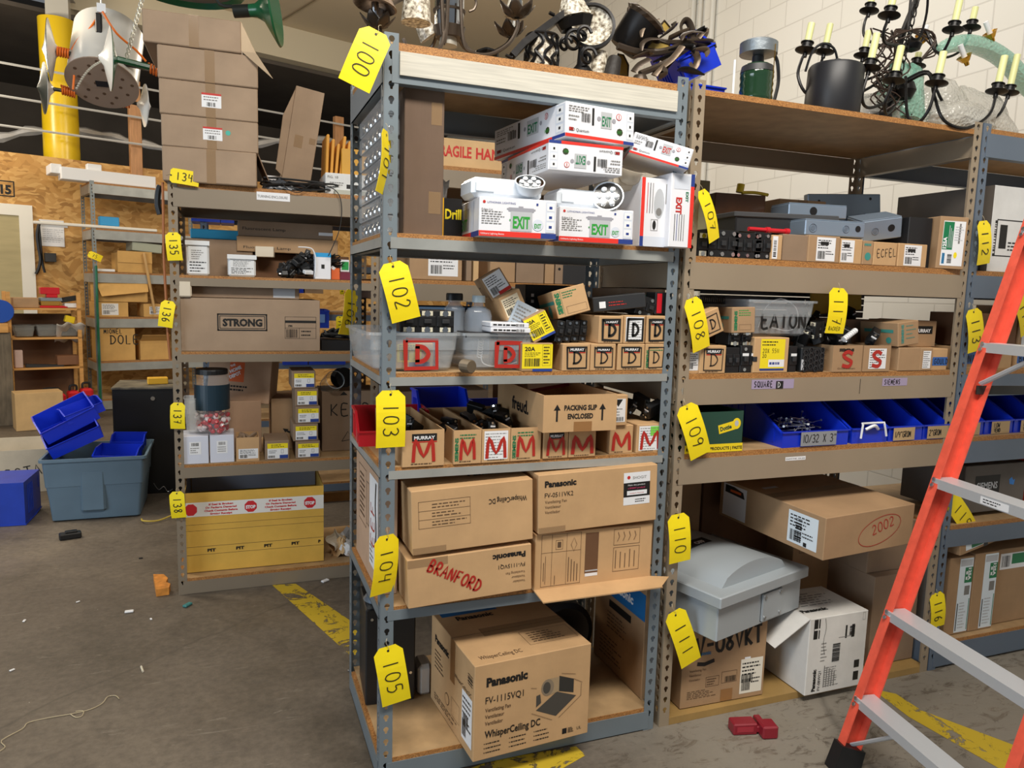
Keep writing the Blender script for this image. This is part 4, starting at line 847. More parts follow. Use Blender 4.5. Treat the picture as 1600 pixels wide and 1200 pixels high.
for i, B in enumerate((M1, M2, M3, M4)):
    L0 = B.o.location; n = (8, 5, 6, 9)[i]; dy = (.13, .13, .2, .2)[i]
    heap('loose black breaker piled', nm[i], L0.x+B.w*.4, L0.y+dy, s4+(.058, .035, .045, .062)[i], B.w*.42, (.20, .16, .26, .30)[i], n+4, .015, seed=i+5, group='breakers '+nm[i])
b = fbx('long open carton printed PACKING SLIP ENCLOSED, jutting over the M cartons', .470, -.045, 1.055, 0, 0, -1, .243, .42, .112, mt=CB, open=True)
F = b.F['f']; F.text('PACKING SLIP', .067, .066, .021, INK, bold=.035, width=.108).text('ENCLOSED', .079, .040, .021, INK, bold=.035, width=.084)
for cx in (.044, .194): F.rect(cx-.003, .032, cx+.003, .068, INK).poly([(cx-.011,.066),(cx+.011,.066),(cx,.084)], INK)
F.rect(.1, .0, .16, .03, TAPEB, 'tape'); F = b.F['l']; F.text('freud.', .15, .035, .058, INK, bold=.03, width=.15); b.done()
b = Box('small carton with a white and black triangle label, right of the PACKING SLIP carton', .715, .0, 1.058, .064, .2, .098, mt=CB, name='breaker_carton'); F = b.F['f']; F.rect(.006,.012,.056,.086,WH,'label').poly([(.014,.084),(.046,.084),(.03,.06)],INK).lines(.01,.03,.052,.058,3,GRYI,.4).bars(.014,.015,.05,.028,n=14); b.done()
heap('loose black breaker', 'on the white and green labelled M carton', .85, .08, 1.065, .06, .06, 5, .03, seed=21, group='breakers by the right post')
RBn = akro('small red hopper bin poking out at the left end of the M shelf', -.015, .30, s4, .235, .22, .10, rz=-4, mt=BINR)
akro('small blue hopper bin behind the second and third M cartons', .225, .455, s4, .18, .12, .15, rz=3, mt=BIN)
o = akro('low blue bin edge behind the third M carton', .43, .47, s4, .14, .1, .105, rz=0, mt=BIN)
def tote(label, x, y, z, w, d, h, word, rz=0):
    o = tub(label, x, y, z, w, d, h, mt=TOTED, tap=.03, name='tote', cat='tote', rim=.015, rz=rz)
    F = Face((0, .018, 0), (1,0,0), (0,0,1)); F.hand(word, w*.12, h*.62, h*.20, INK, w=.008); F.build(o); return o
tote('slate blue tote marked TEMP on the rack behind the centre rack', .33, 1.68, 1.12, .42, .4, .26, ' TEMP')
tote('slate blue tote with black marker lettering, right of the TEMP tote', .78, 1.68, 1.12, .40, .4, .26, 'HOTIN')
b = Box('white and maroon flat carton behind the triangle label carton', .56, .30, s4+.16, .2, .2, .04, mt=CWH, ry=-8, open=False); b.F['f'].rect(0,0,.2,.012,mat('stripe_maroon2','#7a2440',.5)).text('CE', .13,.014,.02,INK,bold=.04); b.done()
b = Box('plain tan carton at the back of the M shelf behind the PACKING SLIP carton', .55, .43, s4, .3, .12, .155, mt=CB3).done()
# ================================================================ shelf 5: ventilating fan cartons
def ptxt(F, x, z, s=1.0, model='FV-1115VQ1', rot=0, sub=True, flip=False):
    F.text('Panasonic', x, z, .030*s, INK, bold=.045, width=.13*s, rot=rot)
    c, sn = math.cos(math.radians(rot)), math.sin(math.radians(rot)); dn = lambda k: (x+sn*k*s, z-c*k*s)
    a = dn(.047); F.text(model, a[0], a[1], .023*s, INK, width=.118*s, rot=rot)
    if sub:
        for i, t_ in enumerate(('Ventilating Fan', 'Ventilateur', 'Ventilador')): a = dn(.067+.017*i); F.text(t_, a[0], a[1], .014*s, BROWNI, width=(.085,.06,.056)[i]*s, rot=rot)
LL = fbx('fan carton with a red marker scrawl, lower left, printed upside down', .075, -.03, s5+.001, 0, -2.2, 0, .383, .43, .145, mt=CB)
F = b_ = LL.F['f']; G = Face(F.P(.383, .145)-F.n*F.e, -F.u, -F.v); LL.F['x'] = G
ptxt(G, .028, .028, .75, rot=0) if False else None
G.text('Panasonic', .02, .008+.012, .024, INK, bold=.045, width=.105).text('FV-1115VQ1', .022, .054, .018, INK, width=.085)
for i, t_ in enumerate(('Ventilating Fan','Ventilateur','Ventilador')): G.text(t_, .022, .080+.014*(i), .011, BROWNI, width=(.062,.044,.04)[i])
F.hand('BRANFORD', .055, .108, .036, MRED, w=.006, rot=-30, asp=.52, gap=.16)
LL.F['l'].bars(.02,.012,.05,.05,n=8,horiz=True); F.rect(0,.12,.12,.145,TAPE,'tape'); LL.done()
UL = fbx('fan carton with upside-down print and a ruled text panel, upper left', .085, -.03, s5+.160, 0, -2.2, 0, .372, .43, .188, mt=CB)
F = UL.F['f']; G = Face(F.P(.372, .188)-F.n*F.e, -F.u, -F.v); UL.F['x'] = G
G.text('WhisperCeiling DC', .02, .048, .022, INK, bold=.01, width=.12)
F.frame(.02,.075,.175,.155,.001,BROWNI)
for i in range(2): F.rect(.02,.100+.026*i,.175,.101+.026*i,BROWNI)
for i in range(3): F.lines(.06,.079+.026*i,.168,.097+.026*i,2,BROWNI,.3,seed=i)
F.rect(0,0,.10,.02,TAPE,'tape'); UL.F['t'].text('Panasonic', .2, .1, .04, INK, bold=.04, width=.15); UL.done()
UR = fbx('fan carton with a square black and white sticker, upper right', .472, -.034, s5+.188, 0, -1.6, 0, .412, .43, .184, mt=CB)
F = UR.F['f']; F.text('Panasonic', .02, .145, .026, INK, bold=.045, width=.105).text('FV-0511VK2', .02, .112, .021, INK, width=.095)
for i, t_ in enumerate(('Ventilating Fan','Ventilateur','Ventilador')): F.text(t_, .021, .094-.016*i, .013, BROWNI, width=(.072,.053,.05)[i])
F.rect(.29,.06,.385,.165,WH,'sticker').rect(.29,.086,.385,.132,INK,'sticker',.0003).text('SHOGIT', .322,.143,.013,GRYI,width=.05).poly([(.308+.006*math.cos(a*PI/5),.149+.006*math.sin(a*PI/5)) for a in range(10)],RED)
F.text('Make this product', .305,.122,.007,WH,width=.062,lift=.0008).text('a SMART product!', .305,.112,.007,mat('sticker_pink','#e0467a',.5),width=.062,lift=.0008).rect(.302,.092,.374,.106,WH,lift=.0008).text('smart home', .312,.096,.006,RED,width=.05,lift=.001).lines(.332,.066,.375,.08,2,INK,.4)
F.rect(.0,.0,.09,.02,TAPE,'tape'); UR.F['t'].text('Panasonic', .2, .06, .04, INK, bold=.04, width=.16); UR.done()
LR = fbx('opened fan carton with instruction panels and a torn bottom flap, lower right', .470, -.02, s5+.001, 0, 0, 0, .412, .42, .182, mt=CB, open=False, part='carton')
F = LR.F['f']; F.frame(.02,.012,.155,.178,.0012,BROWNI).rect(.055,.012,.056,.178,BROWNI).rect(.105,.012,.106,.178,BROWNI).rect(.02,.12,.155,.121,BROWNI).frame(.068,.128,.092,.158,.001,BROWNI).rect(.074,.134,.086,.152,BROWNI)
F.stroke([(.12,.14),(.13,.162),(.14,.14),(.13,.118),(.12,.14)],.0012,BROWNI,sm=False)
for i in range(4): F.rect(.112+.01*i,.02,.1145+.01*i,.10-.008*i,BROWNI)
F.rect(.028,.03,.030,.09,BROWNI).rect(.034,.02,.0355,.11,BROWNI).rect(.066,.016,.068,.045,BROWNI)
F.rect(.170,.04,.216,.172,CBD,'opening').rect(.172,.03,.216,.04,WH,'panel_edge').rect(.172,.046,.216,.05,LGY,'panel_edge')
F.frame(.270,.035,.365,.115,.0012,BROWNI).frame(.270,.122,.365,.175,.0012,BROWNI)
for i in range(5): F.rect(.278+.017*i,.045,.2805+.017*i,.105-.006*(i % 3),BROWNI)
for i in range(4): F.stroke([(.285+.02*i,.165),(.29+.02*i,.15),(.283+.02*i,.135)],.0018,BROWNI)
LR.done()
m = MB(); m.box(0,-.075,0,.412,0,.003); m.add([(.412,-.07,.001),(.47,-.02,.003),(.412,0,.002)],[(0,1,2)])
m.build('flap', CB, LR.o, M=Matrix.Translation((0,0,.003)) @ Matrix.Rotation(math.radians(-8),4,'X') if False else Matrix.Translation((0,0,.002)) @ Matrix.Rotation(math.radians(6),4,'X'), thick=.002)
lb = Box('tall scribbled carton with a white label, seen through the left end of the rack', .012, .09, s5+.001, .055, .42, .36, mt=CBP)
F = lb.F['l']; F.rect(.26,.05,.40,.34,WH,'label').stroke([(.37,.33),(.36,.26),(.375,.18),(.36,.12),(.37,.09)],.016,INK).hand('EEF', .345,.12,.06,MRED,w=.006,rot=90).lines(.27,.06,.33,.12,4,GRYI,.4).frame(.06,.14,.2,.33,.002,BROWNI).lines(.08,.16,.18,.31,9,BROWNI,.4).frame(.21,.16,.25,.3,.002,INK); lb.done()
# ================================================================ shelf 6: floor level
PB = Box('large fan carton with a picture of the fan, overhanging the bottom shelf', .258, -.098, s6+.001, .394, .385, .300, rz=4.2, mt=CB)
F = PB.F['f']; F.text('Panasonic', .038, .230, .037, INK, bold=.05, width=.135).text('FV-1115VQ1', .036, .176, .030, INK, bold=.005, width=.125)
for i, t_ in enumerate(('Ventilating Fan','Ventilateur','Ventilador')): F.text(t_, .036, .150-.021*i, .017, BROWNI, bold=.01, width=(.083,.062,.058)[i])
F.text('WhisperCeiling DC', .036, .068, .032, INK, bold=.02, width=.185)
for c in range(3):
    for i in range(3): F.rect(.034+.083*c, .048-.014*i, .037+.083*c, .051-.014*i, INK); F.lines(.040+.083*c, .046-.014*i, .095+.083*c, .053-.014*i, 1, INK, .5, seed=c*3+i)
F.rect(.30,.018,.316,.036,INK).lines(.32,.018,.342,.036,4,INK,.6).text('UL', .352,.022,.014,INK)
D_ = mat('picture_dark', '#4a4640', .5); D2 = mat('picture_mid', '#8b7b66', .5)
F.poly([(.205,.118),(.275,.165),(.345,.138),(.275,.085)], D_).poly([(.283,.165),(.283,.215),(.335,.195),(.335,.150)], mat('picture_darker','#33312d',.5)).poly([(.205,.128),(.205,.165),(.218,.168),(.222,.14)], D_)
F.poly([(.243+.022*math.cos(a*PI/8),.185+.027*math.sin(a*PI/8)) for a in range(16)], D2).poly([(.243,.212),(.283,.212),(.283,.165),(.243,.158)], mat('picture_tan','#a8906f',.5), lift=-.0001).poly([(.240+.013*math.cos(a*PI/8),.185+.019*math.sin(a*PI/8)) for a in range(16)], D_, lift=.0003)
for p, q_ in (((.19,.112),(.262,.075)),((.285,.078),(.362,.135)),((.362,.135),(.362,.175)),((.34,.21),(.29,.222)),((.205,.19),(.185,.195)),((.335,.195),(.365,.178))): F.stroke([p, q_], .0012, BROWNI, 'printing', sm=False)
G = PB.F['l']; G.slabel(.290,.030,.372,.185,WH,seed=4).bars(.30,.075,.345,.115,n=18).bars(.335,.225,.372,.262,n=6,horiz=True).text('Panasonic', .04,.222,.034,INK,bold=.04,width=.13).text('WhisperCeiling DC', .225,.190,.018,INK,width=.14)
G.lines(.04,.13,.13,.20,5,BROWNI,.35).rect(.185,.16,.225,.3,TAPEB,'tape').frame(.2,.05,.27,.11,.001,BROWNI).poly([(.16+.02*math.cos(a*PI/8),.08+.02*math.sin(a*PI/8)) for a in range(16)],BROWNI).poly([(.16+.017*math.cos(a*PI/8),.08+.017*math.sin(a*PI/8)) for a in range(16)],CB,lift=.0003).lines(.04,.02,.25,.045,3,BROWNI,.4)
Tp = PB.F['t']; Tp.rect(0,.1915,.394,.1935,BROWNI,'seam').text('WhisperCeiling DC', .03,.03,.03,BROWNI,width=.14).frame(.21,.06,.38,.15,.001,BROWNI).lines(.23,.07,.36,.14,5,BROWNI,.3).rect(.1,.165,.394,.22,TAPE,'tape').text('Panasonic', .06,.30,.04,INK,bold=.04,width=.13).rect(.02,.34,.22,.385,mat('band_blue','#1e6aa8',.5))
PB.done()
o = thing('duct_box', 'black steel box with a galvanised round collar at the left of the bottom shelf', 'duct box', (.010, .30, s6+.001), math.radians(-4))
m = MB(); m.cbox(0,0,0,.165,.21,.335,.004); m.build('housing', mat('steel_painted_black','#1d1e20',.4), o); m = MB(); m.lathe([(.055,.334),(.062,.336),(.050,.352),(.050,.392),(.047,.392),(.047,.34)], 24, Matrix.Translation((.062,.09,0))); m.build('collar', mat('galvanised_duct','#8f9eaf',.35,metal=.7), o, smooth=True)
m = MB()
for q_ in ((.15,.30),(.15,.10),(.02,.30)): m.cyl((q_[0],-.002,q_[1]),(q_[0],.003,q_[1]),.005,n=10)
m.build('screw', CHR, o)
m = MB(); m.cbox(0,0,0,.05,.09,.11,.012); m.build; o = tag(m.build('motor_cover', mat('plastic_grey_white','#b9b4ae',.4), loc=(.19,.30,s6+.03+.06)), 'rounded grey-white plastic cover between the black box and the large fan carton', 'cover'); o.location.z = s6+.001
m = MB(); m.lathe([(0,0),(.115,0),(.12,.01),(.12,.16),(.1,.17),(.07,.16),(0,.1)], 28, Matrix.Rotation(PI/2, 4, 'X') if False else Matrix.Rotation(math.radians(90),4,'X'))
o = tag(m.build('blower_housing', BLK, loc=(.76,.52,s6+.122), smooth=True), 'round black blower housing in the dark behind the large fan carton', 'blower')
b = Box('open black case at the back of the bottom shelf', .55, .36, s6+.001, .12, .17, .33, mt=BLK2, name='equipment_case', cat='case').done()
b = Box('fan carton with a blue band on edge at the right end of the bottom shelf', .9375, .048, s6+.001, .02, .36, .40, mt=CB2)
b.o.location.x = .9135; F = b.F['l']; F.rect(.0,.28,.36,.375,mat('band_blue','#1e6aa8',.5)).text('Panasonic', .10,.31,.045,WH,bold=.04,width=.18).rect(.11,.235,.27,.262,INK).lines(.1,.15,.25,.22,5,BROWNI,.3).lines(.05,.03,.22,.12,6,BROWNI,.3); b.F['f'].rect(0,0,.01,.01,CB2); b.done()
# ================================================================ tan rack, bottom level
m = MB(); m.box(0,0,0,1.22,.55,.026); o = tag(m.build('base_sheet', mat('sheet_ochre', '#a2824c', .6, var=.15, vscale=7), loc=(B0+.012, .0, .0005)), 'ochre particle board sheet lying on the floor under the tan rack', 'board')
def hatch(F, x, z, s=1): F.slabel(x, z, x+.07*s, z+.09*s, WH)
b = fbx('carton with thick black marker lettering, below the grey enclosure', 1.063, .030, .029, 0, 0, -1.5, .350, .30, .285, mt=CB2)
F = b.F['f']; F.hand('FV-08VKT', .015, .185, .068, INK, w=.012, rot=4, asp=.5, gap=.13).stroke([(.06,.16),(.09,.155),(.13,.165)], .014, INK)
F.text('Panasonic', .035,.19,.02,mat('ink_blue_mid','#2a6f9c',.5),bold=.04,width=.08)
for i, t_ in enumerate(('Ventilating Fan','Ventilateur','Ventilador')): F.text(t_, .03, .132-.017*i, .012, BROWNI, width=(.068,.05,.046)[i])
F.slabel(.245,.018,.34,.150,mat('label_cream2','#ece6d6',.5),seed=8).rect(.26,.150,.285,.157,WH,'label').bars(.25,.06,.30,.09,n=20).frame(.165,.072,.23,.115,.0012,BROWNI).bars(.18,.075,.225,.096,n=16).frame(.10,.068,.155,.105,.0012,BROWNI).lines(.105,.072,.15,.10,3,BROWNI,.4).lines(.025,.03,.15,.062,5,BROWNI,.3).rect(.165,.004,.215,.048,TAPEB,'tape'); b.F['l'].poly([(.2+.008*math.cos(a*PI/5),.09+.008*math.sin(a*PI/5)) for a in range(10)],BROWNI); b.done()
b = fbx('white fan carton with one open flap, sideways black print, right of the marker-lettered carton', 1.552, -.038, .029, 0, 0, 0, .275, .24, .295, mt=cardboard('cardboard_white_worn', '#dcd9d3'), part='carton')
F = b.F['f']
F.text('Panasonic', .045, .012, .022, INK, bold=.05, rot=90, width=.085).text('FV-08WQ1', .068, .012, .018, INK, rot=90, width=.075)
for i in range(5): F.rect(.082+.012*i,.02,.086+.012*i,.105-.007*i,GRYI)
F.lines(.085,.02,.155,.1,9,GRYI,.3)
F.rect(.022,.255,.038,.290,INK).rect(.042,.255,.048,.29,INK).rect(.022,.215,.038,.248,INK).rect(.043,.215,.048,.248,INK).rect(.02,.215,.022,.29,INK)
F.rect(.225,.025,.25,.06,INK).rect(.225,.075,.25,.105,INK).bars(.115,.115,.15,.185,n=18,horiz=True).bars(.19,.205,.215,.245,n=12,horiz=True).rect(.20,.2,.214,.25,INK) 
F.rect(.17,.2,.178,.25,INK).stroke([(.07,.29),(.076,.25),(.068,.2),(.078,.15)],.0015,INK).lines(.06,.12,.09,.2,6,GRYI,.3).rect(.14,.205,.19,.207,GRYI).frame(.25,.26,.262,.29,.001,GRYI)
b.F['t'].text('Panasonic', .01,.05,.03,INK,bold=.05,width=.12).lines(.02,.09,.24,.2,6,GRYI,.3).frame(.09,.1,.2,.2,.001,GRYI); b.done()
m = MB(); m.add([(0,0,.295),(0,.235,.295),(-.115,.225,.20),(-.125,.03,.19)],[(0,1,2,3)]); m.build('flap', b.mt, b.o, thick=.003)
F = Face((-.004,.02,.292),Vector((-.6,.15,-.5)),Vector((.0,1,.0)).cross(Vector((-.6,.15,-.5))).cross(Vector((-.6,.15,-.5)))); 
# grey weatherproof enclosure with domed lid
GE = mat('enclosure_grey', '#a9b1b6', .35, metal=.1)
o = thing('electrical_enclosure', 'large pale grey metal enclosure with a domed lid, resting on the two fan cartons', 'enclosure', (1.098, -.112, .325), (0, math.radians(-.5), math.radians(16)))
m = MB(); m.cbox(.015,.02,0,.50,.42,.135,.004); m.build('body', GE, o)
m = MB(); m.cbox(0,0,.125,.515,.44,.165,.004); m.build('lid', GE, o)
m = MB(); n = 14
def dome(u, v):
    x = .07+u*.37; y = .05+v*.36; return (x, y, .165+.065*(math.sin(PI*u)**.5 if 0 < u < 1 else 0)*(1))
m.grid(dome, n, 3); e0 = [dome(i/n, 0) for i in range(n+1)]; e1 = [dome(i/n, 1) for i in range(n+1)]; m.add(e0, [tuple(range(n+1))]); m.add(e1, [tuple(range(n+1))]); m.build('dome', GE, o, smooth=True)
F = Face((0,.02,0),(1,0,0),(0,0,1)); F.frame(.255,.01,.375,.115,.002,INK,'plate_edge')
F.build(o); m = MB(); m.box(.258,.012,.013,.372,.0195,.112); m.build('cover_plate', GE, o); m = MB()
for x, z in ((.27,.025),(.36,.025),(.27,.10),(.36,.10)): m.cyl((x,.012,z),(x,.008,z),.006,n=10)
m.build('bolt', STEEL, o); F = Face((0,0,.231),(1,0,0),(0,1,0)); F.rect(.10,.26,.28,.31,INK,'label').text('ON', .12,.267,.03,WH,bold=.05).text('OFF', .2,.267,.03,WH,bold=.05); F.build(o)
# big flat carton
b = fbx('wide flat carton with a red marker oval, lying over the cartons under the tan rack', 1.494, -.13, .583, 1.4, -1, 4.2, .445, .53, .152, mt=CB2, tape=('t',))
F = b.F['f']; F.stroke([(.27+.105*math.cos(a), .075+.05*math.sin(a)+.02*math.cos(a)) for a in [k*PI/8 for k in range(17)]], .0022, MRED); F.hand('2002', .235,.060,.036,MRED,w=.0035,rot=14)
F = b.F['l']; F.slabel(.365,.018,.50,.135,mat('label_cool','#dfeaf2',.4),seed=2).bars(.40,.03,.43,.12,n=14,horiz=True).rect(.44,.02,.455,.035,INK); F.rect(.02,.01,.15,.14,mat('pouch_film','#dfe2e8',.15),'pouch').poly([(.03,.105),(.14,.10),(.13,.125),(.08,.135),(.03,.135)],INK).rect(.06,.112,.12,.122,ORN,lift=.001)
b.F['t'].rect(.05,.34,.12,.36,LGY); b.done()
b = pxbox('kraft carton with a barcode patch behind the grey enclosure', 1235, 1300, .30, .029, .53, .2, mt=CB2, xy=920); F = b.F['f']; F.frame(.03,.40,.10,.50,.002,BROWNI).bars(.04,.42,.09,.48,n=12); b.done()
b = pxbox('dark kraft carton with a cream label behind the white fan carton', 1302, 1378, .30, .029, .53, .2, mt=CB3, xy=920); F = b.F['f']; F.slabel(b.w*.45,.33,b.w*.95,.43,mat('label_cream2','#ece6d6',.5),seed=12).rect(b.w*.3,.445,b.w*.9,.455,INK).rect(b.w*.7,.47,b.w*.95,.50,INK); b.done()
Box('large plain kraft carton standing on the floor by the right post of the tan rack', 1.955, .06, .029, .24, .3, .37, mt=CB3).done()
Box('large plain kraft carton stacked on the one by the right post', 1.95, .10, .40, .25, .3, .20, mt=CB3).done()
b = Box('kraft carton with a printed sheet, high at the left behind the 110 tag', .985, .20, .500, .11, .22, .18, mt=CB2); b.done()
Box('tall carton added dark for the shade at the back under the tan bin shelf', 1.42, .46, .029, .52, .10, .82, mt=CBD).done()  # added carton, its dark colour stands in for deep shade at the back
b = Box('slim white and tan carton lying against the left end under the tan beam', 1.00, .448, .029, .4, .12, .71, mt=CB2); b.F['f'].rect(.04,.60,.26,.69,mat('label_cream2','#ece6d6',.5),'label').lines(.05,.61,.25,.68,4,INK,.3); b.done()
# ================================================================ tan rack, bin shelf
DG = mat('bucket_green', '#24493c', .4)
o = thing('fastener_carton', 'green open carton with a yellow badge at the left end of the bin shelf', 'box', (.995, .0, t4))
m = MB(); m.box(0,0,0,.235,.25,.003); m.box(0,0,0,.235,.003,.137); m.box(0,.247,0,.235,.25,.137); m.box(0,0,0,.003,.25,.137); m.box(.232,0,0,.235,.25,.137); m.build('carton', DG, o)
F = Face((0,0,0),(1,0,0),(0,0,1)); F.rect(0,0,.235,.028,mat('band_yellow','#f2d51f',.45)).text('PRODUCTS | FASTE', .105,.008,.014,INK,bold=.03,width=.128).text('RS |', .01,.008,.014,INK,bold=.03)
c_, s_ = math.cos(.22), math.sin(.22); R2 = lambda a, b: (.175+a*c_-b*s_, .085+a*s_+b*c_)
F.poly([R2(-.042,-.015),R2(.025,-.015),R2(.025,.015),R2(-.042,.015)], mat('band_yellow','#f2d51f',.45)).text('Dottie', *R2(-.036,-.007), .02, DG, bold=.04, rot=12.6, width=.046).poly([(.205+.017*math.cos(a*PI/8),.095+.019*math.sin(a*PI/8)) for a in range(16)], mat('band_yellow','#f2d51f',.45), lift=.0003)
F.poly([(.205+.008*math.cos(a*PI/6),.096+.010*math.sin(a*PI/6)) for a in range(12)], LGY, lift=.0006); F.build(o)
LBL = mat('label_kraft_tape', '#b79b72', .5); SLV = mat('label_duct_tape', '#8f9296', .35)
bn = akro('wide blue hopper bin full of screws, first in the bin row beside the green carton', 1.40, .002, t4, .295, .42, .150, group=None, lip=.38)
F = Face((0,-.0062,0),(1,0,0),(0,0,1)); F.rect(.075,.004,.235,.054,SLV,'label').hand('10/32 X 3"', .085,.016,.028,INK,w=.003,asp=.5,gap=.1); F.build(bn)
rnd = random.Random(11); proto = None
for i in range(46):
    x = 1.43+rnd.random()*.20; y = .03+rnd.random()*.14; z = t4+.045+rnd.random()*.03+.09*(y-.03)
    if proto is None:
        mm = MB(); mm.cyl((0,0,-.03),(0,0,.03),.0017,n=6); mm.cyl((0,0,.03),(0,0,.033),.0045,n=8)
        proto = tag(mm.build('screw', STEEL), 'loose steel machine screw in the wide blue bin', 'screw', 'screws in the wide blue bin'); p_ = proto
    else: p_ = proto.copy(); COL.objects.link(p_)
    p_.location = (x, y, z); p_.rotation_euler = (rnd.uniform(-1.4, 1.4), rnd.uniform(1.0, 1.8), rnd.uniform(0, 6))
xs = ((1.716,.168,'second in the row, holding a bent white bracket',SLV,None),(1.894,.166,'third in the row, labelled 1/4 grommets',LBL,'1/4"GROM'),(2.070,.125,'last in the row against the right post, labelled 2 inch',LBL,'2"GROM'))
for i, (x, w_, nt_, lm, tx) in enumerate(xs):
    if i == 2: w_ = .16; x = 2.046; 
    bn = akro('blue hopper bin '+nt_, x if i < 2 else 2.066, .004, t4, w_ if i < 2 else .137, .42, .150, lip=.38)
    if tx: F = Face((0,-.0062,0),(1,0,0),(0,0,1)); F.rect(.015,.004,.122,.052,lm,'label').hand(tx, .024,.016,.022,INK,w=.003,asp=.42,gap=.08); F.build(bn)
m = MB(); m.tube([(0,0,0),(.005,0,.05),(.012,.004,.054),(.10,.004,.054),(.108,0,.05),(.122,0,.004)], .004, n=6, k=2); m.tube([(.03,.01,.03),(.06,.0,.045),(.09,.01,.03)], .006, n=6)
tag(m.build('bracket', WPL, loc=(1.742,-.012,t4+.022)), 'bent white wire bracket hooked over the second blue bin', 'bracket')
for i, (x, tx) in enumerate(((2.262,'LOW'),(2.432,'LOW'),(2.602,'AIR'),(2.772,'FAN'),(2.942,None))):
    bn = akro('blue hopper bin on the slate rack, '+['first from the left, half behind the ladder','second from the left','third from the left','fourth from the left','fifth from the left'][i], x, .03, t4, .160, .40, .150, lip=.38)
    if tx: F = Face((0,-.0062,0),(1,0,0),(0,0,1)); F.rect(.03,.002,.135,.052,LBL,'label').hand(tx,.045,.028,.018,INK,w=.003,asp=.5,gap=.15).hand('VEND', .045,.008,.016,INK,w=.003,asp=.5,gap=.12); F.build(bn)
# ================================================================ tan rack, breaker shelf (t3)
b = fbx('small boxed-D breaker carton tipped against the left post of the tan rack', 1.059, 0, 1.333, 0, -21, 4, .076, .14, .083, mt=CB, name='breaker_carton'); sq(b.F['f'], .014,.012,.062,.066,'D',INK,.004,.004); b.done()
b = fbx('tan circuit protection carton with green lettering in front of the letter-marked clear tub', 1.157, 0, 1.353, -1, -2, -8, .084, .13, .085, mt=CB2, name='breaker_carton'); F = b.F['f']; F.text('SIEMENS', .018,.008,.014,DGRN,bold=.05,rot=90,width=.065).lines(.024,.055,.078,.078,3,GRN,.35).frame(.026,.01,.07,.028,.0006,BROWNI); b.F['l'].rect(.02,.045,.11,.055,TEAL).poly([(.06+.014*math.cos(a*PI/6),.02+.014*math.sin(a*PI/6)) for a in range(12)],TEAL); b.done()
dbox('breaker carton with a boxed D under a black plate, left on the tan rack', 1094, 1134, t3, .092, wt=.004)
b = pxbox('small carton with a white label squeezed against the left post of the tan rack', 1074, 1093, .01, t3, .08, .15, mt=CB, name='breaker_carton'); b.F['f'].slabel(.002,.01,b.w-.002,.07,WH,seed=31); b.done()
def bk(label, px, w, n, z, d=.09, h=.085, Y=.005, **k):
    p = atY(px, 560, Y); return breaker(label, p.x, Y, z, w=w, d=d, h=h, n=n, **k)
bk('black two-pole breaker on the tan rack, right of the boxed D carton', 1135, .028, 2, t3, face='plain', screws=False)
bk('black two-pole breaker with a white strip, left of the yellow hand-written label', 1158, .036, 2, t3, h=.092, face='label')
breaker('black breaker pair with white lug windows under the green-lettered carton', 1.165, .02, t3+.092, w=.048, d=.08, h=.046, n=2, face='lug')
b = pxbox('carton with a yellow hand-written label under the letter-marked tub', 1178, 1232, .0, t3, .12, .2, mt=CB, name='breaker_carton'); F = b.F['f']; w = b.w; F.rect(w*.18,.015,w*.88,.115,YEL,'label').lines(w*.22,.09,w*.7,.11,2,INK,.4).hand('20X 5511', w*.24,.068,.014,INK,w=.0015,asp=.5).hand('20', w*.24,.052,.011,INK,w=.0015).rect(w*.42,.02,w*.88,.045,WH,'label',.0003).lines(w*.45,.026,w*.85,.038,1,NV,.7).rect(w*.18,.008,w*.88,.015,NV); b.done()
bk('black breaker with a white slot, right of the yellow hand-written label', 1234, .034, 1, t3, h=.09, face='label', screws=False)
o = thing('terminal_block', 'black honeycomb terminal block beside the red S cartons', 'terminal block', (1.318, .0, t3)); o.location.x = atY(1252, 560, 0).x; m = MB(); m.cbox(0,0,0,.105,.08,.086,.004); m.build('housing', BLK, o); m = MB()
for i in range(4):
    for j in range(4): m.lathe([(0,.0),(.011,0),(.011,.003),(.008,.003)], 6, Matrix.Translation((.016+.024*i,.0005,.012+.019*j+(.008 if i % 2 else 0))) @ Matrix.Rotation(math.radians(90),4,'X'))
m.build('cell', BLK2, o); F = Face((0,-.001,0),(1,0,0),(0,0,1)); F.rect(-.0,.008,.012,.045,LGY,'label'); F.build(o)
ET = tub('clear tub with black marker lettering on the tan rack', 1.235, .012, t3+.121, .285, .30, .125, mt=CLR, tap=.022)
F = Face((0,.010,0),(1,0,0),(0,0,1)); F.hand('EATON', .055,.030,.052,INK,w=.009,asp=.62,gap=.2); F.build(ET)
m = MB(); m.tube([(.05,.05,.03),(.06,.03,.10),(.12,.03,.13),(.18,.02,.10),(.2,.03,.04),(.16,.03,.02),(.09,.03,.03)], .002, n=5); tag(m.build('cord', WPL, loc=(1.27,.02,t3+.121)), 'white cord curled inside the letter-marked tub', 'cord')
m = MB()
for k in range(80): pass
m.tube([(.0012*k, .01*math.sin(k*.9), .012*math.cos(k*.9)) for k in range(110)], .0015, n=5, k=2)
tag(m.build('coiled_cord', BLK, loc=(1.11,.16,t3+.24)), 'black coiled cord above the tipped D carton', 'cord')
